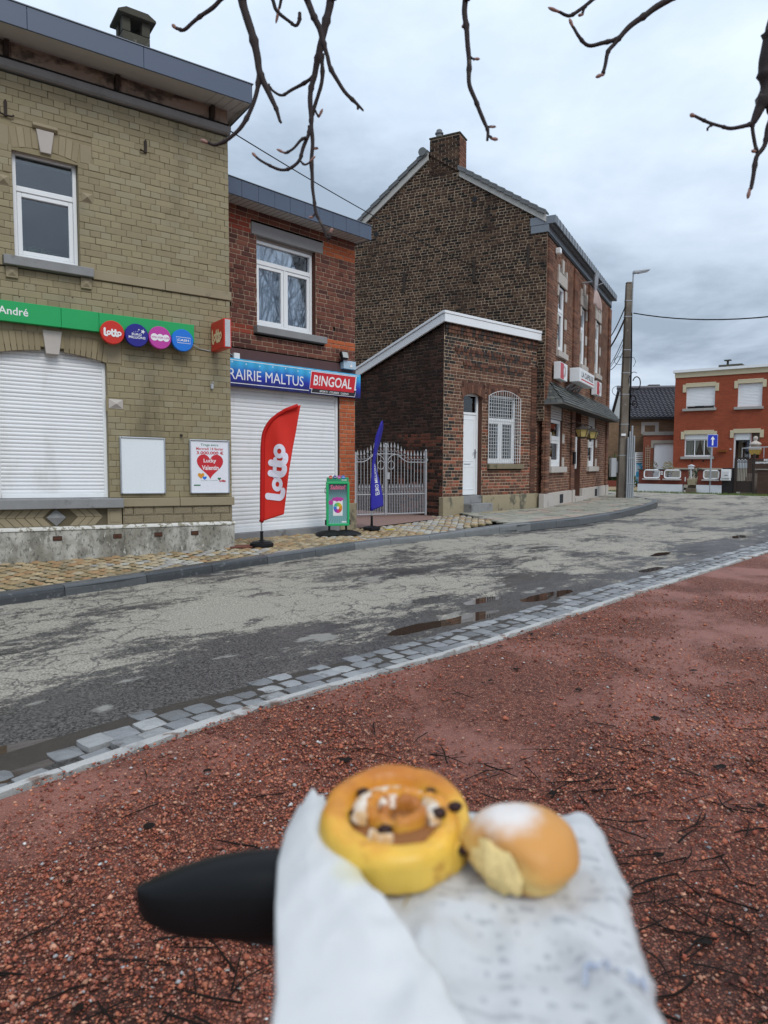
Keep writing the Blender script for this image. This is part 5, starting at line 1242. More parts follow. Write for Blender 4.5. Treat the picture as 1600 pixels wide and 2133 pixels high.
# ================================================================== DRIVEWAY GATE
gt = thing('iron_gate', 'grey double iron gate with spear tips and scrolls beside the annex', 'gate', (-.64, 16.11, 0), radians(90-64.8))
W2 = 1.80
def gtop(u):                                            # height of the scrolled top rail
    q = abs(u-.75)*1.22; return 1.27 if q > .75 else (1.46 if q < .25 else 1.46-.19*(.5-.5*cos(pi*(q-.25)/.5)))
SPM = MB().lathe([(.006, 0), (.013, .012), (.006, .026), (.004, .03)], n=6)
spm = MB()
spm.lathe([(.009, -.02), (.02, -.005), (.009, .012), (.008, .02), (.026, .055), (.002, .17)], n=6); spear = spm.mesh('spear_tip', PAINTG)
for (a, b, nm) in ((0.0, .73, 'gate_leaf'), (.77, W2, 'gate_leaf')):
    fr = MB().tube([(a+.015, 0, .05), (b-.015, 0, .05)], .016, 6).tube([(a+.015, 0, .515), (b-.015, 0, .515)], .015, 6)
    pts = [(a+(b-a)*i/16, 0, gtop(a+(b-a)*i/16)) for i in range(17)]; fr.tube(pts, .012, 6)
    leaf = fr.obj('gate_leaf', PAINTG, gt)
    k = int((b-a)/.090); 
    for i in range(k+1):
        u = a+.03+(b-a-.06)*i/k; z = gtop(u)
        MB().tube([(u, 0, .05), (u, 0, z+.10)], .0085, 5).obj('bar', PAINTG, leaf); s_ = link('spear_tip', spear, leaf); s_.location = (u, 0, z+.11)
        if i < k:
            um = u+(b-a-.06)/k/2; MB().tube([(um, 0, .05), (um, 0, .62)], .0075, 5).obj('bar', PAINTG, leaf); s_ = link('spear_tip', spear, leaf); s_.location = (um, 0, .63); s_.scale = (.8, .8, .8)
            m_ = MB().tube([(u+.005, 0, z+.10), (u+.03, -.006, z+.055), (u+.06, -.006, z+.07)], .006, 4).tube([(u, -.006, .60), (u+.03, -.008, .545), (um, -.006, .53)], .006, 4); m_.obj('scroll', PAINTG, leaf)
    cxr = b-.11 if a == 0 else a+.11
    m_ = MB().tube([(cxr+.085*cos(q), -.01, 1.20+.085*1.15*sin(q)) for q in np.linspace(0, 2*pi, 21)], .0095, 5, caps=False)
    sg_ = -1 if a == 0 else 1
    m_.tube([(cxr-sg_*.09+sg_*.19*(1-cos(q))*1.2, -.01, 1.25+.2*sin(q)) for q in np.linspace(0, 2.2, 14)], .010, 5); m_.obj('ring_scroll', PAINTG, leaf)
m_ = MB().box(.732, .768, -.02, .02, .03, 1.66); m_.lathe([(.02, 0), (.028, .025), (.018, .05), (.004, .065)], (.75, 0, 1.66), 8); m_.box(.77, .84, -.03, .03, .87, 1.03); m_.obj('middle_post', PAINTG, gt)
m_ = MB().box(W2, W2+.04, -.02, .02, .0, 1.52); m_.lathe([(.02, 0), (.028, .025), (.018, .05), (.004, .065)], (W2+.02, 0, 1.52), 8); m_.obj('hinge_post', PAINTG, gt)
m_ = MB().box(W2+.04, W2+.20, -.025, .015, 1.30, 1.36).box(W2+.10, W2+.16, -.03, .01, 1.22, 1.46).box(W2+.04, W2+.2, -.025, .015, .25, .30).box(W2+.10, W2+.17, -.03, .01, .2, .36); m_.obj('hinge', PAINTG, gt, bevel=.006)
m_ = MB().box(-.09, -.02, -.02, .02, 1.2, 1.3).box(-.06, .0, -.02, .02, .0, 1.5); m_.obj('hinge_post', PAINTG, gt)

# ================================================================== HOUSES ACROSS THE JUNCTION
def brick_tex(name, c1, c2, mort, bw=.21, bh=.065, rough=.85, obj=True, along=0):
    s = NT(name); tcx = s.n('ShaderNodeTexCoord'); sx = s.n('ShaderNodeSeparateXYZ'); s.l(tcx.outputs['Object'], sx.inputs[0])
    cb_ = s.n('ShaderNodeCombineXYZ'); s.l(s.math('ADD', sx.outputs['X'], sx.outputs['Y']), cb_.inputs[0]); s.l(sx.outputs['Z'], cb_.inputs[1])
    b = s.n('ShaderNodeTexBrick'); s.l(cb_.outputs[0], b.inputs['Vector']); b.inputs['Scale'].default_value = 1; b.inputs['Brick Width'].default_value = bw; b.inputs['Row Height'].default_value = bh; b.inputs['Mortar Size'].default_value = .006; b.inputs['Mortar Smooth'].default_value = .2
    b.inputs['Color1'].default_value = (*c1, 1); b.inputs['Color2'].default_value = (*c2, 1); b.inputs['Mortar'].default_value = (*mort, 1); b.inputs['Bias'].default_value = -.1
    k = s.lerp(s.noise(1.3, 6, .65), .72, 1.25); k2 = s.lerp(s.noise(28, 3, .6), .86, 1.14)
    return s.set(col=s.mul(s.mul(b.outputs['Color'], k), k2), rough=rough, spec=.3, nrm=s.bump(s.math('SUBTRACT', 1, b.outputs['Fac']), .5, .01))
angR = radians(90-126)
hR = thing('red_house', 'flat-roofed bright red brick house with cream window heads and white shutters', 'house', (15.86, 38.5, 0), angR)
REDBR = brick_tex('bright_red_brick', (.28, .058, .026), (.34, .075, .034), (.22, .085, .055))
CREAM = surf('cream_stone', (.56, .49, .34), .8, .08, 5)
WR = MB(); Lr = 9.5
ops = [(.58, 2.02, 4.27, 5.41), (3.11, 4.24, 4.25, 5.45), (.56, 2.0, 1.69, 2.88), (2.99, 3.82, .9, 2.90), (3.84, 4.2, 1.6, 2.90), (6.1, 7.5, 4.25, 5.45), (6.1, 7.5, 1.69, 2.88)]
ys = sorted(set([0, 5.95]+[q for o in ops for q in o[2:]])); 
for a, b in zip(ys[:-1], ys[1:]):
    iv = [(0, Lr)]
    for o in ops:
        if o[2] <= a and o[3] >= b: iv = cut(iv, o[0], o[1])
    for x0, x1 in iv: WR.add([(x0, 0, a), (x1, 0, a), (x1, 0, b), (x0, 0, b)], [(0, 1, 2, 3)])
for o in ops: reveal(WR, *o, .18, y=0, m=0)
WR.add([(0, 0, 0), (0, 9, 0), (0, 9, 5.95), (0, 0, 5.95)], [(3, 2, 1, 0)]); WR.add([(Lr, 0, 0), (Lr, 9, 0), (Lr, 9, 5.95), (Lr, 0, 5.95)], [(0, 1, 2, 3)]); WR.add([(0, 9, 0), (Lr, 9, 0), (Lr, 9, 5.95), (0, 9, 5.95)], [(3, 2, 1, 0)])
WR.obj('wall', REDBR, hR)
def pR(nm, mb, mt, bevel=0, seg=1): return mb.obj(nm, mt, hR, bevel=bevel, seg=seg)
pR('fascia', MB().box(-.02, Lr, -.05, .1, 5.952, 6.22), CREAM); pR('roof_edge', MB().box(-.10, Lr+.1, -.16, 9, 6.222, 6.36), WHITE)
pR('roof', MB().box(-.05, Lr, .1, 9, 6.0, 6.2), DARK)
pR('chimney', MB().box(1.9, 2.8, 2.0, 3.0, 6.3, 6.62).box(1.78, 2.95, 1.9, 3.1, 6.62, 6.74).tube([(2.15, 2.4, 6.74), (2.15, 2.4, 7.0)], .06, 8).box(1.98, 2.32, 2.25, 2.55, 7.0, 7.05), CONC)
def stepped(u0, u1, z, low):
    m_ = MB(); m_.extr([(u0-.18, low), (u0-.001, low), (u0-.001, z), (u1+.001, z), (u1+.001, low), (u1+.18, low), (u1+.18, z+.16), (u1+.03, z+.16), (u1+.03, z+.22), (u0-.03, z+.22), (u0-.03, z+.16), (u0-.18, z+.16)][::1], -.04, .05)
    return m_
def stepped2(u0, u1, z, low):
    return MB().box(u0-.18, u0-.002, -.04, .05, low, z+.155).box(u1+.002, u1+.18, -.04, .05, low, z+.155).box(u0-.002, u1+.002, -.041, .05, z, z+.155).box(u0-.03, u1+.03, -.0405, .05, z+.156, z+.22)
for o, low in ((ops[0], 5.15), (ops[1], 5.22), (ops[2], 2.63), (ops[5], 5.2), (ops[6], 2.63)): pR('window_head', stepped2(o[0], o[1], o[3], low), CREAM, .008)
pR('door_head', stepped2(2.99, 4.2, 2.9, 2.66), CREAM, .008)
for o in (ops[0], ops[1], ops[2], ops[5], ops[6]): pR('sill', MB().box(o[0]-.15, o[1]+.08, -.12, .15, o[2]-.135, o[2]-.002), surf('sill_stone', (.36, .35, .33), .8, .12), .01)
SR = surf('far_shutter', (.80, .81, .82), .45, .04, 3)
for o in (ops[0], ops[1], ops[5]):
    sh = pR('roller_shutter', MB().box(o[0], o[0]+.05, .06, .14, o[2], o[3]).box(o[1]-.05, o[1], .06, .14, o[2], o[3]), WHITE)
    slats(sh, o[0]+.05, o[1]-.05, o[2]+(.10 if o is ops[0] else .01), o[3], .075, .09, mt=SR)
pR('shutter_rail', MB().box(.6, 2.0, -.02, .01, 4.38, 4.40).box(1.05, 1.5, -.03, 0, 4.33, 4.40), DARK)
WCUR = surf('draped_curtain', (.60, .58, .44), .9, .12, 10)
wn = window(hR, .56, 2.0, 1.69, 2.62, .1, frame=.06, mull=(1.07, 1.55), sash=0, curtain=None, pane=PANE_D)
MB().box(.56, 2.0, .06, .14, 2.625, 2.88).obj('shutter_box', WHITE, wn)
cm = MB()
for a, b, sgn in ((.62, .98, 0), (1.08, 1.32, 1), (1.32, 1.54, -1), (1.58, 1.95, 2)):
    P = []
    for i in range(9):
        z = 1.75+.87*i/8; t = (1-i/8)
        if sgn == 1: x0, x1 = a, a+(b-a)*(1-.9*t)
        elif sgn == -1: x0, x1 = b-(b-a)*(1-.9*t), b
        elif sgn == 2: x0, x1 = a+(b-a)*.8*t*t, b
        else: x0, x1 = a, b
        P.append([(x0+(x1-x0)*j/6, .22+.012*(j % 2), z) for j in range(7)])
    cm.grid(P)
cm.obj('curtain', WCUR, wn)
dr = pR('door', MB().box(2.99, 3.07, .1, .16, .9, 2.9).box(3.74, 3.82, .1, .16, .9, 2.9).box(3.07, 3.74, .08, .16, 2.55, 2.9).box(3.07, 3.74, .1, .16, .9, 1.55), WHITE)
MB().box(3.07, 3.74, .13, .14, 1.551, 2.549).obj('pane', PANE_D, dr)
m_ = MB(); m_.grid([[(3.2+.22*i/8, .2+.02*(i % 2), z) for z in (1.5, 2.5)] for i in range(9)]); m_.obj('curtain', surf('tan_drape', (.32, .24, .14), .9, .2, 20), dr)
MB().box(2.9, 4.25, .6, .62, .9, 2.95).obj('room_back', DARK, dr)
pR('niche_back', MB().box(3.84, 4.2, .18, .19, 1.6, 2.9), surf('niche_grey', (.2, .17, .14), .8))
pR('plinth', MB().box(-.02, Lr, -.04, .05, .0, 1.08), surf('base_stone', (.40, .36, .29), .85, .15))
for u in (.95, 1.5): pR('wall_vent', MB().box(u, u+.09, -.012, .0, 1.42, 1.50), DARK)
pR('street_number', MB().box(2.82, 2.90, -.02, 0, 2.05, 2.10), WHITE)
fb = thing('window_box', 'small orange-brown flower box fixed on the red house wall', 'flower box', (15.86, 38.5, 0), angR)
MB().extrx([(-.24, 2.04), (-.03, 2.04), (-.03, 1.93), (-.20, 1.93)][::-1], 2.28, 2.70).obj('trough', surf('orange_plastic', (.33, .12, .035), .6), fb)
stt = thing('stone_bust', 'small pale stone bust on a yellow planter beside the red house door', 'statue', (15.86, 38.5, 0), angR)
m_ = MB(); m_.lathe([(.10, 0), (.26, .06), (.29, .14), (.20, .22), (.09, .27), (.07, .31), (.10, .36), (.115, .43), (.09, .50), (.03, .53)], (4.05, -.25, 2.19), 12); m_.obj('figure', surf('pale_bust', (.52, .47, .42), .8), stt)
MB().box(3.78, 4.32, -.5, -.05, 2.02, 2.185).obj('plinth', surf('bust_base', (.47, .42, .37), .8), stt, bevel=.02)
yp = thing('planter', 'yellow ochre planter under the pale stone bust', 'planter', (15.86, 38.5, 0), angR); MB().extr([(3.86, 1.78), (4.26, 1.78), (4.33, 2.015), (3.79, 2.015)], -.5, -.06).obj('trough', surf('ochre_plastic', (.36, .24, .06), .6), yp)
# terrace wall, steps, iron railing right of the garden wall
angW = radians(90-130)
tw = thing('terrace_wall', 'dark brown brick terrace wall with steps right of the iron garden gate', 'wall', (12.67, 34.81, 0), angW)
BRN = brick_tex('dark_brown_brick', (.085, .05, .036), (.11, .062, .045), (.10, .075, .06))
MB().box(5.2, 9.5, .55, .8, -.1, 1.02).obj('wall', BRN, tw); MB().box(5.1, 9.6, .5, .84, 1.022, 1.07).obj('coping', surf('coping_stone', (.34, .31, .28), .8, .15), tw)
for i in range(5): MB().box(4.4, 5.19, 1.0+i*.28, 1.28+i*.28, -.1, .17*(i+1)).obj('step', surf('step_stone', (.20, .16, .13), .85, .2), tw)
MB().box(4.3, 9.6, 2.6, 2.85, 0, 1.55).obj('upper_wall', BRN, tw); MB().box(5.9, 9.6, 2.55, 2.9, 1.552, 1.62).obj('coping', surf('pale_coping', (.5, .48, .45), .8, .1), tw)
m_ = MB().tube([(4.1, 2.4, 2.05), (9.5, 2.4, 2.3)], .025, 6)
for i in range(6): m_.tube([(4.1+i*.95, 2.4, 1.6), (4.1+i*.95, 2.4, 2.07+.044*i)], .018, 5)
m_.obj('railing', PAINTG, tw)
for a, b, z in ((5.0, 5.7, 1.30), (5.45, 6.3, 1.42)):
    m_ = MB(); k = 12
    for i in range(k): m_.box(a+(b-a)*i/k, a+(b-a)*(i+.72)/k, .50, .52, z+random.uniform(0, .02), z+.085+random.uniform(0, .02))
    m_.obj('white_letters', WPRINT, tw)
MB().tube([(4.95, .52, 1.30), (5.75, .52, 1.30)], .01, 4).obj('letter_rail', IRON, tw)
MB().box(6.05, 6.35, .50, .53, 1.62, 1.76).obj('number_plate', plain('blue_plate', (.05, .12, .36), .4), tw)
ig = thing('garden_gate', 'dark wrought-iron garden gate with scrolled top by the white mailbox', 'gate', (12.67, 34.81, 0), angW)
m_ = MB().box(4.36, 4.46, -.04, .06, -.1, 1.55).box(5.12, 5.20, -.04, .06, -.1, 1.75); m_.tube([(4.46, 0, .5), (5.12, 0, .5)], .02, 5).tube([(4.46, 0, 1.38), (5.12, 0, 1.38)], .02, 5); m_.obj('frame', IRON, ig)
for i in range(10): MB().tube([(4.5+i*.066, 0, .5), (4.5+i*.066, 0, 1.42)], .011, 4).obj('bar', IRON, ig)
m_ = MB()
for i in range(5): m_.tube([(4.55+i*.13+.09*cos(q)*(1-.08*q), 0, 1.50+.09*sin(q)*(1-.08*q)) for q in np.linspace(0, 8.5, 20)], .015, 4)
m_.obj('scroll', IRON, ig); MB().box(4.46, 5.12, -.01, .01, .02, .5).obj('sheet', IRON, ig)
mbx = thing('mailbox', 'white newspaper mailbox on the dark gate pillar beside the garden wall', 'mailbox', (12.67, 34.81, 0), angW)
MB().box(3.87, 4.25, -.30, -.02, .64, 1.04).obj('box', WHITE, mbx, bevel=.02); MB().tube([(3.84, -.2, .58), (4.26, -.2, .58)], .06, 8).obj('newspaper_tube', WHITE, mbx)
MB().box(3.93, 4.19, -.306, -.301, .72, .94).obj('flap', surf('mailbox_flap', (.66, .67, .68), .4), mbx); MB().box(4.02, 4.16, -.309, -.3065, .76, .785).obj('name_plate', BLKPRINT, mbx)
gp = thing('gate_pillar', 'dark weathered pillar carrying the white mailbox', 'pillar', (12.67, 34.81, 0), angW); MB().box(3.86, 4.34, -.02, .4, -.1, 1.1).obj('shaft', surf('dark_pillar', (.028, .026, .026), .8, .2), gp, bevel=.02)
# front garden wall with framed openings
gw = thing('garden_wall', 'low red brick garden wall on a white base with white framed openings', 'wall', (12.67, 34.81, 0), angW)
GB = brick_tex('garden_red_brick', (.17, .040, .026), (.22, .055, .035), (.13, .06, .045))
def seg(a, b, holes):
    m_ = MB(); x = a
    for (h0, h1, z0, z1) in holes: m_.box(x, h0, 0, .2, .302, .985); m_.box(h0, h1, 0, .2, .302, z0); x = h1
    m_.box(x, b, 0, .2, .302, .985); return m_
gwo = [(.26, 1.0, .60, .98), (1.24, 1.99, .60, .98)]
seg(0, 2.31, gwo).obj('wall', GB, gw); seg(2.77, 3.85, [(3.04, 3.70, .60, .98)]).obj('wall', GB, gw)
for a, b in ((-.03, 2.1), (2.74, 3.85)): MB().box(a, b, -.06, .23, -.1, .30).obj('base', surf('white_base', (.72, .75, .78), .7, .08, 6), gw)
for a, b in ((-.05, .30), (.96, 1.28), (1.95, 2.34), (2.74, 3.08), (3.66, 3.87)): MB().box(a, b, -.04, .24, .986, 1.03).obj('coping', SLATE if False else surf('dark_coping', (.06, .055, .055), .8, .2), gw)
for (a, b, z0, z1) in gwo+[(3.04, 3.70, .60, .98)]:
    r = .09; c = [(a+r, z0), (b-r, z0)]
    pts = arc(b-r, z0+r, r, r, -90, 0, 5)+arc(b-r, z1-r, r, r, 0, 90, 5)+arc(a+r, z1-r, r, r, 90, 180, 5)+arc(a+r, z0+r, r, r, 180, 270, 5); pts.append(pts[0])
    MB().tube([(p[0], .02, p[1]) for p in pts], .035, 6, caps=False).obj('opening_frame', WHITE, gw)
    MB().box(a-.05, b+.05, -.14, .1, .50, .565).obj('opening_sill', surf('worn_sill', (.46, .44, .42), .8, .2), gw, bevel=.01)
    m_ = MB()
    for i in range(14):
        u = a+(b-a)*(i+.5)/14; m_.tube([(u-.2, .1, z0), (u+.2, .1, z1)], .005, 3).tube([(u+.2, .1, z0), (u-.2, .1, z1)], .005, 3)
    m_.v = [(min(max(x, a), b), y, z) for x, y, z in m_.v]; m_.obj('wire_mesh', GALV, gw)
MB().box(1.05, 1.17, -.012, -.001, .86, .93).box(1.06, 1.17, -.012, -.001, .76, .82).box(2.2, 2.24, -.012, -.001, .45, .66).obj('plate', WHITE, gw)
for i in range(3): MB().box(2.32, 2.76, -.25+i*.3, .05+i*.3, -.1, .13*(i+1)).obj('step', surf('garden_step', (.15, .12, .09), .9, .25), gw, bevel=.01)
po = thing('stone_urn', 'weathered stone planter at the gap in the red garden wall', 'planter', (12.67, 34.81, 0), angW); m_ = MB().extr([(2.36, .28), (2.72, .28), (2.78, .58), (2.32, .58)], -.1, .25); m_.obj('pot', RENDER_G, po, bevel=.02)
m2x = thing('birdhouse_mailbox', 'white house-shaped mailbox above the gap in the red garden wall', 'mailbox', (12.67, 34.81, 0), angW)
m_ = MB().box(2.24, 2.46, .3, .5, 1.04, 1.18); m_.extr([(2.2, 1.18), (2.52, 1.18), (2.36, 1.26)], .27, .53); m_.obj('box', WHITE, m2x, bevel=.01); MB().box(2.32, 2.38, .35, .45, .0, 1.04).obj('post', WHITE, m2x)
# brown brick house with dark tiles, garage
hG = thing('tile_roof_house', 'buff-brown brick house with a dark pantile roof behind the utility pole', 'house', (13.2, 43, 0), radians(-10))
BUFF = brick_tex('buff_brown_brick', (.19, .115, .065), (.26, .165, .095), (.17, .13, .095))
MB().box(-1.5, 6.0, 0, 8, -.2, 3.97).obj('wall', BUFF, hG); MB().add([(1.7, 0, 3.97), (1.7, 8, 3.97), (1.7, 4, 6.1)], [(0, 1, 2)]).obj('gable', surf('white_render', (.72, .71, .66), .8, .06), hG)
TILE = surf('dark_pantile', (.085, .078, .092), .5, .15, 8, .1, 60, .1, 60, .003, spec=.5)
m_ = MB(); nr = 19
for r in range(nr):
    y0 = -.3+4.3*r/nr; z0 = 4.05+2.2*r/nr; P = []
    for i in range(0, 8*31+1):
        x = 1.55+4.65*i/(8*31)*1.0; P.append([(x, y0-.04, z0+.045+.025*sin(i*2*pi*.6/8)), (x, y0+4.3/nr, z0+2.2/nr+.018*sin(i*2*pi*.6/8))])
    m_.grid(P); a = MB()
m_.f = [f[::-1] for f in m_.f]; rt = m_.obj('roof_tiles', TILE, hG); rt['kind'] = 'stuff'
MB().box(1.5, 6.2, -.34, -.3, 3.98, 4.12).obj('gutter', DARK, hG); MB().tube([(1.5, 4.0, 6.3), (6.2, 4.0, 6.3)], .12, 8).obj('ridge_tile', TILE, hG)
MB().add([(1.55, 4, 6.25), (6.2, 4, 6.25), (6.2, 8.3, 4.05), (1.55, 8.3, 4.05)], [(0, 1, 2, 3)]).obj('rear_roof', TILE, hG)
MB().box(3.6, 4.3, 4.5, 5.0, 6.0, 6.55).obj('chimney', CONC, hG)
m_ = MB().box(2.4, 2.6, -.03, .05, 3.1, 3.82).box(3.2, 3.4, -.03, .05, 3.1, 3.82).box(2.6, 3.2, -.03, .05, 3.62, 3.82); wn = m_.obj('window', PSTONE, hG); MB().box(2.6, 3.2, .02, .04, 3.15, 3.62).obj('pane', surf('dark_louvre', (.06, .05, .05), .5), wn)
ga = thing('garage', 'red brick garage with wide white plank door attached to the red house', 'garage', (15.2, 39.6, 0), radians(90-110))
m_ = MB().box(-.55, .0, 0, 5, 0, 2.9).box(0.0, 1.1, 0, 5, 2.42, 2.9); m_.obj('wall', brick_tex('garage_brick', (.20, .055, .03), (.25, .07, .04), (.15, .08, .06)), ga)
MB().box(-.6, 1.1, -.06, 5, 2.902, 3.1).obj('parapet', surf('grey_parapet', (.22, .205, .19), .85, .15), ga); MB().box(-.14, 1.05, -.03, .05, 2.43, 2.62).box(-.14, .0, -.03, .05, 2.18, 2.43).obj('lintel', surf('grey_lintel', (.28, .25, .21), .85, .15), ga)
dr = MB().box(.03, 1.1, .1, .12, 0, 2.415).obj('door', surf('white_planks', (.72, .74, .77), .5, .05), ga)
for i in range(8): MB().box(.04+i*.125, .155+i*.125, .09, .0995, .02, 2.40).obj('plank', surf('white_plank', (.74, .76, .79), .5, .05) if i == 0 else bpy.data.materials['white_plank'], dr)
tr = thing('trellis', 'wooden lattice trellis leaning on the garage wall beside its white door', 'trellis', (15.2, 39.6, 0), radians(90-110))
WOODP = surf('pale_trellis_wood', (.40, .31, .23), .8, .15)
for i in range(3): MB().box(-.42+i*.11, -.395+i*.11, -.06, -.045, 1.0, 2.25+(.12 if i == 1 else 0)).obj('upright', WOODP, tr)
for i in range(9): MB().box(-.43, -.165, -.075, -.061, 1.12+i*.13, 1.145+i*.13).obj('lath', WOODP, tr)
# ---- greenery
def leafball(parent, name, cen, rad, n, size, mt, stuff=True, flat=1.0, seed=3):
    rnd = random.Random(seed); m_ = MB()
    for i in range(n):
        while True:
            p = Vector((rnd.uniform(-1, 1), rnd.uniform(-1, 1), rnd.uniform(-1, 1)))
            if p.length < 1: break
        k = .75+.35*mnoise.noise(p*2.3+Vector((seed, 0, 0))); p = p.normalized()*(p.length**.45)*k
        q = Vector((cen[0]+p.x*rad[0], cen[1]+p.y*rad[1], cen[2]+p.z*rad[2]*flat)); s_ = size*rnd.uniform(.6, 1.3)
        d = Vector((rnd.gauss(0, 1), rnd.gauss(0, 1), rnd.gauss(0, 1))).normalized(); e_ = d.orthogonal().normalized()
        m_.add([q-d*s_*.5, q+e_*s_*.3, q+d*s_*.5, q-e_*s_*.3], [(0, 1, 2, 3)], 0, tuple(c*rnd.uniform(.6, 1.4) for c in mt[1]))
    return m_.obj(name, mt[0], parent)
LEAF = surf('leaf', None, .6, .15, 20, .1, 60, .1)
hd = thing('hedge', 'tall clipped hedge between the pub and the utility pole', 'hedge', (14.3, 41.6, 0), 0)
for i in range(5): leafball(hd, 'foliage', (-1.2+i*.62, .2, .95+.03*i), (.55, .5, 1.15), 420, .13, (LEAF, (.055, .075, .025)), seed=i)
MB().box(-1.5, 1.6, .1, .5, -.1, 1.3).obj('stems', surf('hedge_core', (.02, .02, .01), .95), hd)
def shrub(name, label, cat, loc, rad, n, size, col, seed):
    t = thing(name, label, cat, loc); leafball(t, 'foliage', (0, 0, rad[2]*.95), rad, n, size, (LEAF, col), seed=seed)
    MB().tube([(0, 0, -.05), (.02, 0, rad[2]*.8)], [.04, .015], 5).obj('stem', IRON, t); return t
shrub('bush', 'low leafy yellow-green bush just right of the utility pole', 'bush', (12.3, 35.2, .0), (.55, .4, .48), 380, .13, (.10, .14, .03), 4)
shrub('conifer', 'small brownish cone-shaped conifer in front of the white garage door', 'shrub', (15.0, 37.0, .6), (.36, .34, .48), 700, .06, (.20, .16, .06), 7)
shrub('bush', 'dark bush behind the garden wall right of its gap', 'bush', (15.6, 35.0, .62), (.5, .3, .3), 260, .10, (.035, .04, .02), 8)
shrub('rose_bush', 'bare straggly shrub climbing the trellis', 'bush', (14.75, 38.3, .85), (.3, .2, .35), 160, .08, (.10, .08, .04), 9)
shrub('potted_plant', 'dry plant spilling from the stone planter', 'plant', (14.45, 33.6, .5), (.26, .2, .26), 200, .09, (.09, .085, .035), 10)
pw = thing('planter_wall', 'low red-brown brick planter wall at the foot of the hedge', 'wall', (13.3, 40.4, 0)); MB().box(-.8, 1.8, 0, .3, -.1, .32).obj('wall', GB, pw)
bnp = thing('garden_screen', 'white slatted garden screen with a bright blue picture panel', 'screen', (14.45, 40.2, 0))
MB().box(-.05, .0, 0, .05, 0, 1.95).box(.62, .67, 0, .05, 0, 1.95).box(0, .62, 0, .05, 1.88, 1.95).obj('frame', WHITE, bnp)
for i in range(5): MB().box(0, .62, .01, .03, 1.36+i*.105, 1.42+i*.105).obj('slat', WHITE, bnp)
s = NT('sea_picture'); s.set(col=s.mix(s.ss(s.noise(3.5, 3, .5), .5, .62), (.03, .33, .58, 1), (.45, .62, .72, 1)), rough=.5); MB().box(0, .62, .02, .03, .2, 1.32).obj('picture', s.mat, bnp)
dv = MB(); dv.add([(10.0, 36.5, -.085), (14.6, 36.3, -.085), (14.9, 40.2, -.02), (11, 40.2, -.02)], [(0, 1, 2, 3)]); tag(dv.obj('driveway', surf('sandy_drive', (.30, .23, .14), .9, .15, 3)), kind='structure')
GRASSM = surf('grass_blade', None, .7, .1, 20)
gm = MB()
for i in range(2600):
    t = random.random(); u = random.uniform(-1.5, 7.5); q = Vector((12.67, 34.81, 0))+Vector((cos(angW), sin(angW), 0))*u-Vector((-sin(angW), cos(angW), 0))*random.uniform(.12, .75 if u < 4 else 1.3)
    if u < 4 and random.random() < .55: continue
    h = random.uniform(.03, .10); d = random.uniform(-.04, .04)
    gm.add([(q.x-.012, q.y, -.1), (q.x+.012, q.y, -.1), (q.x+d, q.y, -.09+h)], [(0, 1, 2)], 0, (random.uniform(.06, .12), random.uniform(.10, .16), .03))
tag(gm.obj('grass', GRASSM), kind='stuff')

# ================================================================== STREET FURNITURE
pl = thing('utility_pole', 'tall weathered concrete utility pole with black cables by the kerb', 'pole', (8.47, 24.97, .05))
m_ = MB(); k = 10; P0 = [(-.17, -.14), (.17, -.14), (.17, .14), (-.17, .14)]
lean = .08
def lv(z): return (.155-.055*z/7.5, .13-.04*z/7.5, lean*z/7.5)
for i in range(11):
    z = 7.5*i/10; a, b, c = lv(z); m_.v += [(-a+c, -b, z), (a+c, -b, z), (a+c, b, z), (-a+c, b, z)]
for i in range(10):
    for j in range(4): m_.f.append([i*4+j, i*4+(j+1) % 4, i*4+4+(j+1) % 4, i*4+4+j]); m_.m.append(0); m_.c.append(None)
m_.f.append([40, 41, 42, 43]); m_.m.append(0); m_.c.append(None)
POLEM = surf('weathered_concrete_pole', (.21, .18, .145), .9, .25, 5, .25, 60, .5, 30, .01, [((.085, .07, .058), 1.2, .44, .62, (1, 1, .25), .75), ((.30, .29, .27), 7, .60, .68, (1, 1, .8), .7)])
m_.obj('shaft', POLEM, pl, bevel=.03)
MB().box(lean-.10, lean+.10, -.095, .095, 7.50, 7.56).obj('cap', POLEM, pl, bevel=.03)
for z in (6.9, 6.35, 5.2, 4.4, 3.65, 2.6, 1.5): a, b, c = lv(z); MB().box(-a+c-.006, a+c+.006, -b-.006, b+.006, z, z+.025).obj('steel_band', GALV, pl)
for x, w_, h in ((.20, .05, 2.35), (.27, .06, 2.55), (.345, .055, 2.2), (.13, .05, 2.15)): MB().box(x-w_/2, x+w_/2, -.20-.03*random.random(), -.14, -.1, h).obj('cable_guard', GALV, pl, bevel=.012)
for z in (.5, 1.4): MB().box(.10, .385, -.235, -.232, z, z+.03).obj('guard_strap', GALV, pl)
m_ = MB()
for i in range(5):
    o = .02*i; m_.tube([(.19+o*.6, -.1+.01*i, .9), (.17+o*.5, -.1, 2.6), (.15+lean*.4+o*.5, -.1, 3.6+.1*i), (.13+lean*.7+o*.4, -.09, 5.2), (.12+lean*.8, -.08, 6.3+.05*i)], .016, 5)
m_.obj('riser_cables', BLACKP, pl)
m_ = MB()
for cx_, cz, r, a0, a1, th_ in ((.40, 4.05, .17, -120, 160, .02), (.30, 3.45, .13, 0, 330, .018), (.36, 3.3, .1, -90, 200, .018), (.24, 3.75, .1, 0, 300, .018), (.31, 4.15, .22, 60, 200, .012)): m_.tube([(x, -.12, z) for x, z in arc(cx_, cz, r*.8, r*1.3, a0, a1, 14)], th_, 5)
for cz, r in ((4.83, .17), (3.78, .22)): m_.tube([(-.05, -.1, cz+.1)]+[(x, -.1, z) for x, z in arc(-.22, cz, r, r*.8, 60, 330, 14)]+[(-.05, -.1, cz-.05)], .009, 5)
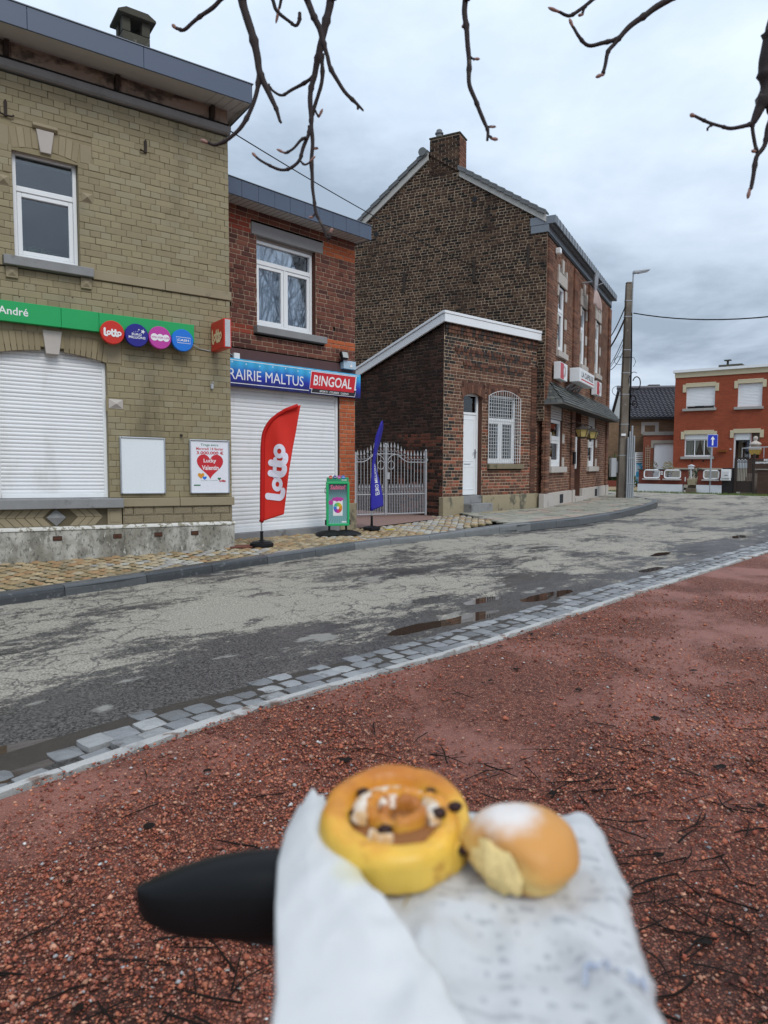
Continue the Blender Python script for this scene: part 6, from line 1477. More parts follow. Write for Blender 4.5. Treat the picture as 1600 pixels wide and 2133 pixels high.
m_.tube([(-.05, -.1, 4.94), (.12, -.13, 4.96), (.30, -.1, 4.93), (.36, -.1, 4.8), (.28, -.1, 4.62)], .009, 5); m_.obj('cable_coils', BLACKP, pl)
MB().box(-.10, .06, -.165, -.16, 2.2, 2.28).obj('number_plate', WHITE, pl)
cb2 = thing('cable_cabinet', 'small grey cabinet on the hidden side of the utility pole', 'cabinet', (8.47, 24.97, .05)); MB().box(-.38, -.19, -.02, .22, .75, 1.42).obj('case', GREYP, cb2, bevel=.01); MB().box(-.20, -.13, 0, .1, .9, 1.3).obj('bracket', GREYP, cb2)
lp = thing('street_lamp', 'grey street lamp on a thin arm at the utility pole top', 'street lamp', (8.47, 24.97, .05))
MB().tube([(.20, -.02, 6.0), (.215, -.02, 7.6), (.22, -.02, 7.86), (.27, -.02, 7.92)], .026, 8).obj('arm', GALV, lp)
MB().extr([(.20, 7.86), (.30, 7.85), (.76, 7.95), (.80, 7.99), (.72, 8.0), (.3, 7.95), (.22, 7.95)], -.10, .06).obj('head', GALV, lp, bevel=.015)
MB().box(.38, .72, -.08, .04, 7.835, 7.86).mapv(lambda p: (p[0], p[1], p[2]+.2*(p[0]-.38)+.01)).obj('lens', surf('lamp_lens', (.5, .52, .54), .2), lp)
def wire(name, label, a, b, sag, r=.012, n=24):
    a = Vector(a); b = Vector(b); pts = [a+(b-a)*t+Vector((0, 0, -sag*4*t*(1-t))) for t in np.linspace(0, 1, n)]
    return tag(MB().tube(pts, r, 5).obj(name, BLACKP, smooth=True), label, 'cable')
wire('overhead_cable', 'thick black cable sagging from the utility pole to the right', (8.70, 24.85, 6.52), (15.5, 14.0, 6.6), 1.05, .020)
pw_ = lambda u, v, o=.05: tuple(Vector((4.28, 18.85, 0))+Vector((sin(radians(27.3)), cos(radians(27.3)), 0))*u+Vector((cos(radians(27.3)), -sin(radians(27.3)), 0))*o+Vector((0, 0, v)))
for (z0, z1, r, lb) in ((6.75, 6.55, .02, 'uppermost thick black cable between pub corner and pole'), (6.35, 6.15, .03, 'frayed thick black cable below the uppermost at the pole'), (5.75, 5.45, .014, 'straight thin cable midway between pub corner and pole'), (5.55, 5.35, .010, 'thinnest cable of those between pub corner and pole'), (5.3, 5.25, .014, 'lowest sagging cable between pub corner and pole')):
    wire('service_cable', lb, (8.42, 24.9, z0), pw_(9.66, z1-.35), .06 if z0 > 5.4 else .14, r)
wire('overhead_wire', 'thin dark wire running from the tan house cornice to the pub gable', (-2.23, 10.12, 5.90), tuple(Vector((4.28, 18.85, 0))+Vector((-sin(radians(62.7)), cos(radians(62.7)), 0))*1.73+Vector((0, 0, 6.54))+Vector((-.03, -.05, 0))), .12, .009)
sn = thing('one_way_sign', 'square blue one-way sign with white arrow on a grey post', 'road sign', (15.22, 32.6, -.1), radians(8))
MB().tube([(0, .04, 0), (.02, .04, 2.72)], .04, 10).obj('post', GALV, sn)
MB().box(-.24, .28, -.012, .0, 2.16, 2.75).obj('border', plain('sign_border', (.55, .58, .75), .4), sn, bevel=.01); MB().box(-.22, .26, -.016, -.0125, 2.18, 2.73).obj('plate', plain('road_sign_blue', (.012, .035, .42), .35), sn)
m_ = MB().add([(-.015, -.0175, 2.25), (.055, -.0175, 2.25), (.055, -.0175, 2.52), (.13, -.0175, 2.52), (.02, -.0175, 2.67), (-.09, -.0175, 2.52), (-.015, -.0175, 2.52)], [list(range(7))]); m_.obj('arrow', WPRINT, sn)
MB().box(-.03, .06, .0, .06, 2.3, 2.34).box(-.03, .06, .0, .06, 2.58, 2.62).obj('clamp', GALV, sn)

# ---- feather flags and pavement board
def feather(name, label, loc, wf, rot, mt, sleeve, base_r, H0=.364):
    t = thing(name, label, 'feather flag', loc, 0)
    return t
ff = thing('feather_flag', 'red feather flag with white upright lettering on a black foot', 'feather flag', (-1.81, 10.3, 0), 0)
LB = [(.364, -.012), (.8, -.008), (1.2, .0), (1.5, .005), (1.65, .02), (1.78, .075), (1.88, .16), (1.95, .255), (2.01, .36), (2.05, .46), (2.085, .575)]
RBd = [(.475, .328), (.912, .388), (1.2, .428), (1.475, .468), (1.7, .512), (1.9, .548), (2.084, .58)]
def itp(L, z): return float(np.interp(z, [q[0] for q in L], [q[1] for q in L]))
def fwave(x, z): return .035*sin(x*9+z*1.2)*min(1, x*4)+.018*sin(z*5+x*14)*min(1, x*3)+.05*x
P = []; NX, NZ = 22, 60
for i in range(NZ+1):
    t = i/NZ; row = []
    for j in range(NX+1):
        q = j/NX; zl = .364+(2.083-.364)*t; zr = .475+(2.084-.475)*t; z = zl+(zr-zl)*q; xl = itp(LB, zl); xr = itp(RBd, zr); x = xl+(xr-xl)*q
        row.append((x, fwave(x, z), z))
    P.append(row)
s = NT('red_flag_cloth'); tcx = s.pos(obj=True); s.set(col=s.mul((.82, .050, .034), s.lerp(s.noise(5, 3, .5, tcx), .92, 1.08)), rough=.65, spec=.25, nrm=s.bump(s.noise(12, 3, .5, s.pos((1, 1, .3), obj=True)), .35, .012)); FLR = s.mat
tl = s.n('ShaderNodeBsdfTranslucent'); s.val(tl.inputs[0], (.8, .05, .035)); mxs = s.n('ShaderNodeMixShader'); mxs.inputs[0].default_value = .35; s.l(s.b.outputs[0], mxs.inputs[1]); s.l(tl.outputs[0], mxs.inputs[2]); s.l(mxs.outputs[0], s.out.inputs[0])
o = MB().grid(P).obj('cloth', FLR, ff, smooth=True); o.modifiers.new('thickness', 'SOLIDIFY').thickness = .003
pts = [(-.005, .0, .364)]+[(itp(LB, z)+.022, fwave(.02, z)-.012, z) for z in np.linspace(.40, 2.07, 26)]
MB().tube(pts, [.034 if z < 1.5 else .03 for z in np.linspace(.36, 2.07, 27)], 8).obj('sleeve', surf('red_sleeve', (.48, .012, .010), .7, .05), ff, smooth=True)
m_ = MB(); loto_logo(m_, 0, .86, 0, .30, 0)
# subdivide by sampling through a fine copy: letters are turned upright and laid on the cloth
def lay_letters(p):
    a = p[0]/.86; b = p[2]/.30; z = .68+.84*a; xl = itp(LB, z); xr = itp(RBd, z); w_ = xr-xl
    x = xl+.062+(.02*a)+(1-b)*.345*(.84+.16*a)+.03*(1-a)*0; zz = z-.10*(x-.2); return (x, fwave(x, zz)-.007+p[1]*.6, zz)
m_.mapv(lay_letters); m_.obj('lettering', surf('flag_white', (.74, .72, .80), .7, .04), ff)
MB().tube([(0, 0, .10), (-.002, .0, .40)], .012, 8).obj('pole', ALU, ff); MB().tube([(0, 0, .05), (0, 0, .21)], [.026, .021], 10).lathe([(.026, 0), (.026, .02)], (0, 0, .205), 10).obj('socket', BLACKP, ff)
MB().lathe([(.168, 0), (.176, .014), (.172, .05), (.13, .075), (.05, .088), (.035, .10)], n=28).obj('foot', BLACKP, ff, smooth=False)
bf = thing('feather_flag', 'narrow dark blue feather flag twisted edge-on before the iron gate', 'feather flag', (-.23, 13.13, -.015), 0)
BLW = plain('blue_flag_cloth', (.020, .016, .33), .6); P = []
def bl_pt(q, z):
    c_ = np.interp(z, [.36, .9, 1.28, 1.7, 2.05], [0, .005, .03, .085, .19]); wv = np.interp(z, [.36, .9, 1.28, 1.46, 1.7, 1.95, 2.05], [.47, .45, .42, .40, .33, .14, .03]); ph_ = np.interp(z, [.36, .6, .9, 1.28, 1.5, 1.8, 2.05], [64, 67, 73, 84, 80, 70, 60])
    zz = z+.07*q*(1 if z < .5 else max(0, 1-(z-.5)*2)); r_ = q*wv
    return (c_+r_*cos(radians(ph_))+.02*sin(z*3)*q, r_*sin(radians(ph_))+.02*sin(q*7+z*4)*q, zz)
for i in range(51):
    z = .36+1.69*i/50; P.append([bl_pt(j/10, z) for j in range(11)])
o = MB().grid(P).obj('cloth', BLW, bf, smooth=True); o.modifiers.new('thickness', 'SOLIDIFY').thickness = .003
MB().tube([(np.interp(z, [.36, .9, 1.28, 1.7, 2.05], [0, .005, .03, .085, .19])-.004, -.01, z) for z in np.linspace(.36, 2.03, 24)], np.interp(np.linspace(.36, 2.03, 24), [.36, 1.4, 1.8, 2.03], [.024, .022, .03, .012]), 8).obj('sleeve', BLW, bf, smooth=True)
m_ = MB(); text_to(m_, 'EURO MILLIONS', 0, 1, 0, 1, 0, fat=.02); m_.mapv(lambda p: (lambda a: (a[0]-.002, a[1]-.02, a[2]))(bl_pt(.35+.4*(1-p[2]), .62+.62*p[0]))); m_.obj('lettering', WPRINT, bf)
m_ = MB(); star(m_, .5, .5, .5, 0); m_.mapv(lambda p: (lambda a: (a[0]-.004, a[1]-.022, a[2]))(bl_pt(.3+.5*p[0], 1.10+.18*p[2]))); m_.obj('star_emblem', surf('pale_gold_print', (.7, .55, .25), .6), bf)
MB().tube([(0, 0, .05), (0, 0, .36)], .012, 8).obj('pole', ALU, bf); MB().tube([(0, 0, .04), (0, 0, .27)], [.026, .020], 8).obj('socket', BLACKP, bf); MB().lathe([(.158, 0), (.165, .014), (.16, .055), (.06, .075)], n=12).obj('foot', BLACKP, bf)
bd = thing('pavement_board', 'green pavement sign board with a colourful poster on a black base', 'pavement sign', (-.81, 12.2, -.012), radians(90-75))
BG = plain('board_green', (.015, .42, .14), .35)
MB().box(-.205, .205, -.03, .03, .155, .195).box(-.205, .205, -.03, .03, .885, .925).box(-.205, -.165, -.03, .03, .195, .885).box(.165, .205, -.03, .03, .195, .885).obj('frame', BG, bd, bevel=.006)
MB().box(-.195, .195, -.008, .008, .926, 1.0).obj('header', plain('header_green', (.03, .30, .14), .4), bd, bevel=.004)
for x, mt in ((-.125, RED), (-.05, NAVY), (.025, PINK), (.10, SKYB)):
    m_ = MB(); m_.lathe([(.03, -.012), (.03, .012)], n=20); m_.mapv(lambda p: (p[0]+x, -p[2], p[1]+1.005)); m_.obj('logo_disc', mt, bd); MB().box(x-.02, x+.02, -.0145, -.0125, 1.0, 1.009).obj('disc_lettering', WPRINT, bd)
MB().box(.07, .085, -.0095, -.0085, .945, .965).box(.095, .16, -.0095, -.0085, .957, .963).box(.095, .16, -.0095, -.0085, .944, .950).obj('header_lettering', WPRINT, bd)
s = NT('teal_rays_poster'); tcx = s.pos(obj=True); sx = s.n('ShaderNodeSeparateXYZ'); s.l(tcx, sx.inputs[0]); an_ = s.math('ARCTAN2', s.math('SUBTRACT', sx.outputs['Z'], .5), sx.outputs['X']); ray = s.math('SINE', s.math('MULTIPLY', an_, 40)); gz = s.ss(sx.outputs['Z'], .55, .85)
s.set(col=s.mul(s.mix(gz, (.17, .36, .37, 1), (.05, .085, .10, 1)), s.math('MULTIPLY_ADD', ray, .16, 1)), rough=.35); MB().box(-.165, .165, -.012, .012, .195, .885).obj('poster', s.mat, bd)
yq = -.0135
m_ = MB(); text_to(m_, 'Subito!', -.13, .13, .79, .87, yq, fat=.02, slant=.12); m_.obj('heading', plain('pink_print', (.80, .16, .28), .5), bd)
m_ = MB().box(-.085, .085, yq-.0004, yq+.001, .33, .62); m_.mapv(lambda p: (p[0]+.05*(p[2]-.47)*0, p[1], p[2])); m_.obj('ticket', WPRINT, bd)
m_ = MB().add([(.0, yq-.0012, .63)]+[(.12*cos(q)*(1 if k % 2 else .8)-.0, yq-.0012, .62+.045*sin(q)*(1 if k % 2 else .7)) for k, q in enumerate(np.linspace(0, 2*pi, 19)[:-1])], [(0, i+1, (i+1) % 18+1) for i in range(18)]); m_.add([(-.125+.042*cos(q), yq-.0016, .565+.042*sin(q)) for q in np.linspace(0, 2*pi, 17)[:-1]], [list(range(16))]); m_.obj('pink_burst', PINK, bd)
WHC = [(.7, .5, .02), (.25, .55, .08), (.05, .45, .25), (.03, .2, .6), (.25, .06, .45), (.6, .04, .25), (.7, .10, .04), (.72, .28, .03)]; WHM = surf('wheel_print', None, .45, .03)
m_ = MB()
for i in range(8): m_.add([(0, yq-.002, .47)]+[(.078*cos(2*pi*(i+j/4)/8+.4), yq-.002, .47+.092*sin(2*pi*(i+j/4)/8+.4)) for j in range(5)], [(0, 1, 2, 3, 4, 5)], 0, WHC[i])
m_.obj('colour_wheel', WHM, bd); m_ = MB(); m_.add([(.022*cos(q), yq-.0024, .47+.026*sin(q)) for q in np.linspace(0, 2*pi, 17)[:-1]], [list(range(16))]); text_to(m_, 'PICK', -.065, -.02, .49, .505, yq-.0026); m_.obj('wheel_centre', WPRINT, bd)
MB().box(.07, .15, yq-.001, yq+.001, .21, .235).obj('small_print', WPRINT, bd)
for x in (-.15, .15): MB().tube([(x, 0, .07), (x, 0, .19)], .02, 8).obj('spring_leg', BLACKP, bd)
MB().box(-.225, -.206, -.02, .02, .17, .26).box(.206, .225, -.02, .02, .17, .26).tube([(-.21, 0, .72), (-.225, 0, .74), (-.225, 0, .80), (-.21, 0, .82)], .006, 5).obj('side_clips', BLACKP, bd)
m_ = MB(); P = []
for i in range(25):
    a = -1+2*i/24; row = []
    for j in range(9):
        b = -1+2*j/8; z = .085*(1-abs(b)**2.2)*(1-abs(a)**4*.75)-.02*exp(-(a/.09)**2); row.append((a*.405, b*.165*(1-.35*abs(a)**3), max(z, 0)))
    P.append(row)
m_.grid(P); m_.f = [f[::-1] for f in m_.f]; m_.obj('base', BLACKP, bd, smooth=True)
MB().tube([(-.1, 0, 0), (.14, .02, 0), (.16, -.1, 0)], .0, 3) if False else None
ym = tag(MB().tube([(0, 13.18, .0), (.05, 13.05, .0), (.2, 13.1, -.004)], .012, 5).obj('paint_mark', surf('yellow_paint', (.55, .42, .05), .8)), 'short yellow paint mark on the cobbles near the blue flag', 'paint mark')
pcv = thing('manhole_cover', 'small rust-red inspection cover among the cobbles near the red flag', 'cover', (-2.05, 10.25, .004), radians(20)); MB().box(-.22, .22, -.12, .12, -.01, .012).obj('plate', surf('rust_plate', (.16, .06, .045), .8, .2), pcv, bevel=.004)

# ================================================================== THE TREE OVERHEAD
BARK = surf('dark_bark', (.040, .030, .030), .75, .3, 30, .2, 300, .5, 200, .003, [((.15, .135, .12), 22, .60, .70, (1, 1, 1), .6)])
BUDM = surf('winter_bud', (.30, .17, .14), .6, .25, 60)
BR = [(True,[(-0.411,2.1,2.599,18.3),(-0.411,2.1,2.547,17.2),(-0.391,2.1,2.468,16.1),(-0.371,2.1,2.388,15.1),(-0.363,2.1,2.349,13.4),(-0.338,2.1,2.289,10.9),(-0.317,2.1,2.248,8.5),(-0.302,2.1,2.207,4.6)]),(False,[(-0.363,2.1,2.355,11.0),(-0.368,2.1,2.303,9.4),(-0.388,2.1,2.25,8.5),(-0.416,2.1,2.202,7.7),(-0.453,2.1,2.165,6.9),(-0.498,2.1,2.144,6.1),(-0.516,2.1,2.15,5.4),(-0.534,2.1,2.158,6.9)]),(True,[(-0.161,2.2,2.666,18.9),(-0.165,2.2,2.611,17.0),(-0.171,2.2,2.579,16.9),(-0.192,2.2,2.507,15.0),(-0.201,2.2,2.452,14.0),(-0.214,2.2,2.403,13.1),(-0.226,2.2,2.355,11.4),(-0.229,2.2,2.291,9.6),(-0.226,2.2,2.25,8.8),(-0.223,2.2,2.189,8.7),(-0.225,2.2,2.096,7.0),(-0.219,2.2,2.039,6.2),(-0.211,2.2,1.989,6.1),(-0.19,2.2,1.944,5.3),(-0.181,2.2,1.915,4.5)]),(False,[(-0.181,2.2,1.918,4.5),(-0.173,2.2,1.913,6.0),(-0.168,2.2,1.928,5.3),(-0.162,2.2,1.941,6.8)]),(False,[(-0.212,2.2,1.989,3.8),(-0.221,2.2,1.976,3.8),(-0.233,2.2,1.974,5.3)]),(False,[(-0.194,2.24,2.478,9.2),(-0.198,2.24,2.409,8.3),(-0.213,2.24,2.335,7.4),(-0.226,2.24,2.284,6.5)]),(False,[(-0.215,2.22,2.301,4.0),(-0.204,2.22,2.282,4.0),(-0.194,2.22,2.302,5.7)]),(False,[(-0.228,2.18,2.236,7.9),(-0.233,2.18,2.208,7.1),(-0.25,2.18,2.169,7.0),(-0.261,2.18,2.137,6.2),(-0.284,2.18,2.114,6.2),(-0.309,2.18,2.108,5.4),(-0.342,2.18,2.118,5.4),(-0.375,2.18,2.134,4.7),(-0.39,2.18,2.145,4.7),(-0.401,2.18,2.156,6.3)]),(False,[(-0.235,2.17,2.197,5.5),(-0.253,2.17,2.19,5.5),(-0.278,2.17,2.167,4.7),(-0.303,2.17,2.153,4.7),(-0.323,2.17,2.162,5.5)]),(False,[(-0.259,2.17,2.134,3.9),(-0.245,2.17,2.121,3.9),(-0.228,2.17,2.127,3.1),(-0.213,2.17,2.141,4.6)]),(False,[(-0.223,2.2,2.179,3.9),(-0.206,2.2,2.179,4.7)]),(False,[(-0.22,2.25,2.42,7.5),(-0.262,2.25,2.39,6.7),(-0.296,2.25,2.372,5.8),(-0.322,2.25,2.361,5.0),(-0.347,2.25,2.376,5.0),(-0.36,2.25,2.394,4.2)]),(True,[(-0.247,2.15,2.633,16.0),(-0.232,2.15,2.579,14.2),(-0.217,2.15,2.548,13.2),(-0.2,2.15,2.509,12.3),(-0.187,2.15,2.463,11.4),(-0.173,2.15,2.424,8.9),(-0.159,2.15,2.38,8.0),(-0.127,2.15,2.33,7.1),(-0.09,2.15,2.29,6.3),(-0.065,2.15,2.266,3.1)]),(False,[(-0.084,2.15,2.285,3.9),(-0.083,2.15,2.27,3.9)]),(False,[(-0.37,2.3,2.731,9.1),(-0.354,2.3,2.674,8.1),(-0.348,2.3,2.649,7.1),(-0.332,2.3,2.63,7.1),(-0.305,2.3,2.609,6.2),(-0.285,2.3,2.597,6.2),(-0.273,2.3,2.612,7.1),(-0.271,2.3,2.636,7.1)]),(False,[(-0.322,2.3,2.731,6.3),(-0.331,2.3,2.674,6.3),(-0.336,2.3,2.649,5.3),(-0.344,2.3,2.612,6.2)]),(False,[(-0.462,2.25,2.698,10.7),(-0.509,2.25,2.641,8.8),(-0.544,2.25,2.609,7.9),(-0.588,2.25,2.58,7.0),(-0.622,2.25,2.553,7.0),(-0.646,2.25,2.558,6.2),(-0.657,2.25,2.568,7.9)]),(True,[(0.232,2.1,2.601,14.0),(0.23,2.1,2.549,12.2),(0.227,2.1,2.506,11.3),(0.234,2.1,2.44,10.3),(0.241,2.1,2.375,9.4),(0.244,2.1,2.315,8.5),(0.266,2.1,2.264,7.7),(0.286,2.1,2.214,6.9),(0.297,2.1,2.183,6.1),(0.296,2.1,2.159,4.5)]),(False,[(0.243,2.1,2.394,3.9),(0.256,2.1,2.387,3.9),(0.27,2.1,2.387,5.5)]),(False,[(0.298,2.1,2.198,3.8),(0.318,2.1,2.198,4.6)]),(False,[(0.296,2.1,2.173,5.3),(0.309,2.1,2.165,4.5),(0.325,2.1,2.163,6.8)]),(False,[(0.228,2.1,2.483,4.8),(0.22,2.1,2.475,5.6)]),(True,[(0.916,2.2,2.663,15.4),(0.848,2.2,2.614,13.4),(0.792,2.2,2.58,12.4),(0.745,2.2,2.545,11.3),(0.706,2.2,2.509,10.4),(0.686,2.2,2.487,8.6),(0.67,2.2,2.468,7.7),(0.663,2.2,2.434,6.8),(0.658,2.2,2.399,6.7),(0.639,2.2,2.392,8.4)]),(False,[(0.698,2.2,2.503,7.8),(0.658,2.2,2.491,7.7),(0.613,2.2,2.486,6.8),(0.58,2.2,2.511,6.0),(0.563,2.2,2.537,5.1),(0.554,2.2,2.557,6.9)]),(False,[(0.694,2.25,2.695,8.2),(0.639,2.25,2.645,7.1),(0.597,2.25,2.613,7.1),(0.566,2.25,2.598,6.2),(0.534,2.25,2.61,5.3),(0.505,2.25,2.621,7.0)]),(False,[(0.617,2.25,2.628,4.4),(0.606,2.25,2.603,4.4),(0.593,2.25,2.6,6.2)]),(True,[(1.031,1.9,2.378,48.0),(1.006,1.9,2.312,35.4),(0.994,1.9,2.258,28.0),(1.0,1.9,2.212,23.1),(0.992,1.9,2.178,23.0),(0.972,1.9,2.127,13.6),(0.954,1.9,2.11,6.8),(0.912,1.9,2.102,6.0),(0.883,1.9,2.106,5.2),(0.853,1.9,2.112,5.2),(0.828,1.9,2.124,5.2),(0.811,1.9,2.134,4.4),(0.802,1.9,2.137,7.4)]),(False,[(0.858,1.9,2.111,3.7),(0.846,1.9,2.097,2.9)]),(False,[(0.992,1.9,2.178,15.3),(1.014,1.9,2.137,11.5),(1.005,1.9,2.103,9.9),(0.997,1.9,2.057,8.3),(0.976,1.9,2.027,8.2),(0.968,1.9,1.976,6.6),(0.963,1.9,1.947,5.9),(0.959,1.9,1.927,6.6)]),(False,[(0.969,1.9,2.122,6.0),(0.963,1.9,2.102,6.0),(0.97,1.9,2.067,6.0),(0.978,1.9,2.041,5.2)]),(False,[(0.976,1.9,2.044,3.7),(0.967,1.9,2.046,6.0)])]
tree = thing('bare_tree', 'bare tree whose drooping budded branches hang into the top of the view', 'tree', (2.6, -.9, 0))
TO = Vector((2.6, -.9, 0))
def loc(p): return tuple(Vector(p)-TO)
m_ = MB(); m_.tube([loc(p) for p in ((2.6, -.9, -.1), (2.62, -.88, .8), (2.58, -.85, 1.8), (2.5, -.8, 2.7))], [.24, .19, .17, .15], 12); m_.obj('trunk', BARK, tree, smooth=True)
L1 = [(2.5, -.8, 2.7), (2.35, -.1, 3.15), (2.1, .9, 3.4), (1.75, 1.9, 3.35), (1.0, 2.3, 3.25), (.2, 2.4, 3.2), (-.5, 2.35, 3.1)]
L2 = [(2.5, -.8, 2.7), (2.55, -.2, 3.3), (2.2, .8, 3.2), (1.55, 1.75, 2.95), (1.15, 1.95, 2.75)]
for L, r in ((L1, [.13, .10, .085, .07, .055, .04, .025]), (L2, [.11, .08, .06, .045, .035])): MB().tube([loc(p) for p in L], r, 9).obj('limb', BARK, tree, smooth=True)
for L, r in (([(2.5, -.8, 2.7), (2.9, -1.2, 4.2), (3.3, -1.5, 6.0)], [.12, .08, .03]), ([(2.5, -.8, 2.7), (1.9, -1.5, 4.0), (1.4, -2.2, 5.6)], [.1, .07, .03])): MB().tube([loc(p) for p in L], r, 8).obj('limb', BARK, tree, smooth=True)
def near_limb(p):
    best = None
    for L in (L1, L2):
        for a, b in zip(L[:-1], L[1:]):
            for t in np.linspace(0, 1, 9):
                q = Vector(a)+(Vector(b)-Vector(a))*t
                if best is None or (q-Vector(p)).length < (best-Vector(p)).length: best = q
    return best
def smooth_path(P, R, sub=4):
    P = [Vector(p) for p in P]; oP = []; oR = []
    for i in range(len(P)-1):
        p0, p1, p2, p3 = P[max(i-1, 0)], P[i], P[i+1], P[min(i+2, len(P)-1)]
        for k in range(sub):
            t = k/sub; oP.append(.5*((2*p1)+(p2-p0)*t+(2*p0-5*p1+4*p2-p3)*t*t+(3*p1-p0-3*p2+p3)*t**3)); oR.append(R[i]+(R[i+1]-R[i])*t)
    oP.append(P[-1]); oR.append(R[-1]); return oP, oR
for lim, row in BR:
    P = [Vector(q[:3]) for q in row]; R = [q[3]/1000*(.72 if q[3] > 8 else .80) for q in row]
    top = P[0].z > 2.3 and (P[0].z-1.22)/P[0].y > (.60 if lim else .66)
    if top:
        q = near_limb(P[0]); d = (P[0]-P[1]).normalized(); mid = (P[0]+q)/2+d*.12
        P = [q, mid]+P; R = [R[0]*1.25, R[0]*1.1]+R
    budded = R[-1] > R[-2]*1.02 and not (R[-1] < .004 and False)
    body = P[:-1] if budded else P; rb = R[:-1] if budded else R
    if len(body) < 2: body = P; rb = [R[0], R[0]*.9]
    sp_, sr = smooth_path(body, rb, 5)
    for i in range(2, len(sp_)-1):
        k = 1+.10*mnoise.noise(sp_[i]*38)+(.30 if (i % 9 == 4) else 0); sr[i] *= k; sp_[i] = sp_[i]+Vector((mnoise.noise(sp_[i]*14), 0, mnoise.noise(sp_[i]*14+Vector((5, 5, 5)))))*.006
    b = MB().tube([loc(p) for p in sp_], sr, 7).obj('branch', BARK, tree, smooth=True)
    if budded:
        a, e_ = P[-2], P[-1]; d = (e_-a); l = max(d.length, .012); d = d.normalized(); r = R[-1]*.95
        s0 = a-d*.002; pts = [s0, s0+d*l*.35, s0+d*l*.75, s0+d*l*1.1, s0+d*l*1.3]
        MB().tube([loc(p) for p in pts], [R[-2]*.9, r*.8, r*1.05, r*.75, r*.15], 7).obj('bud', BUDM, b, smooth=True)
# two bare trees on the square, out of view to the right, that the shop window mirrors
def bare(name, label, x, y, h, seed, trunk=True, bark=None):
    rnd = random.Random(seed); t = thing(name, label, 'tree', (x, y, -.06), 0, 'bare trees on the gravel square')
    MB().tube([(0, 0, -.1), (.03, .02, h*.15), (0, .05, h*.32)], [.2, .15, .13], 10).obj('trunk', BARK, t, smooth=True); m_ = MB()
    def grow(p, d, l, r, n):
        pts = [p]; q = p; dd = d
        for i in range(3): dd = (dd+Vector((rnd.gauss(0, .16), rnd.gauss(0, .16), rnd.gauss(.05, .1)))).normalized(); q = q+dd*l/3; pts.append(q)
        m_.tube(pts, [r, r*.85, r*.7, r*.55], 4, caps=False)
        if n == 0: return
        for i in range(3 if n > 1 else 4):
            b = pts[rnd.choice([1, 2, 3])]; e_ = (dd+Vector((rnd.gauss(0, .55), rnd.gauss(0, .55), rnd.gauss(.15, .35)))).normalized(); grow(b, e_, l*rnd.uniform(.55, .8), r*.55, n-1)
    for i in range(5): a = 2*pi*i/5+rnd.random(); grow(Vector((0, .05, h*.31)), Vector((cos(a)*.7, sin(a)*.7, 1)).normalized(), h*.28, .08, 4)
    m_.obj('crown', BARK, t)
bare('bare_tree', 'bare tree on the gravel square mirrored in the shop window, nearer the street', 12.0, 11.4, 11.0, 5)
bare('bare_tree', 'bare tree on the gravel square mirrored in the shop window, farther from the street', 16.5, 9.6, 12.0, 6)

# ================================================================== LITTER ON THE GRAVEL
TW = surf('wet_twig', (.013, .0085, .0065), .7, .3, 60, spec=.12); tm = []
for k in range(10):
    P = [(0, 0, 0)]; a = 0
    for i in range(5): a += random.gauss(0, .10); P.append((P[-1][0]+.2*cos(a), P[-1][1]+.2*sin(a), .02*random.random()))
    m_ = MB(); m_.tube(P, [.019, .021, .018, .016, .013, .008], 5)
    if k % 3 == 0: m_.tube([P[2], (P[2][0]+.2, P[2][1]+.14, .02), (P[2][0]+.32, P[2][1]+.2, .015)], [.009, .007, .004], 4)
    tm.append(m_.mesh('twig', TW))
def on_gravel(x, y): return y < np.interp(x, EL[:, 0], EL[:, 1])-.25
cnt = 0
while cnt < 285:
    z = random.random()
    if z < .50: x, y = random.gauss(1.05, .38), random.gauss(1.75, .38)
    elif z < .68: x, y = random.gauss(-.55, .35), random.gauss(1.55, .22)
    elif z < .90: x, y = random.gauss(.8, .6), random.gauss(2.5, .5)
    else: x, y = random.uniform(-1, 4), random.uniform(1.5, 6)
    if not on_gravel(x, y) or y < 1.15 or abs(x) > y*.6: continue
    o = link('twig', tm[cnt % 10]); l = random.uniform(.05, .19); o.location = (x, y, -.052); o.scale = (l, l, l*random.uniform(.5, .9)); o.rotation_euler = (0, random.gauss(0, .03), random.gauss(.1, .75)+(pi if random.random() < .5 else 0))
    tag(o, 'thin dark fallen twig lying on the red gravel', 'twig', 'fallen twigs on the gravel'); cnt += 1
lm = MB()
for i in range(95):
    x, y = random.uniform(-1.2, 3.5), random.uniform(1.4, 6)
    if not on_gravel(x, y): continue
    r = random.uniform(.008, .022); a0 = random.random()*6
    lm.add([(x, y, -.048)]+[(x+r*cos(a0+q)*(1.5 if i % 2 else 1), y+r*sin(a0+q), -.054+.01*random.random()) for q in np.linspace(0, 2*pi, 8)[:-1]], [(0, j+1, (j+1) % 7+1) for j in range(7)])
tag(lm.obj('leaf_litter', TW), kind='stuff')
gm = MB()
for cx_, cy_ in ((.90, 1.50), (1.0, 1.62), (1.18, 1.72), (1.05, 1.42), (-.05, 1.9)):
    for i in range(16):
        x, y = cx_+random.gauss(0, .018), cy_+random.gauss(0, .018); d = (random.gauss(0, .02), random.gauss(0, .02)); h = random.uniform(.015, .045)
        gm.add([(x-.002, y, -.062), (x+.002, y, -.062), (x+d[0], y+d[1], -.06+h)], [(0, 1, 2)], 0, (.09, .17, .035))
tag(gm.obj('grass_tuft', GRASSM), kind='stuff')

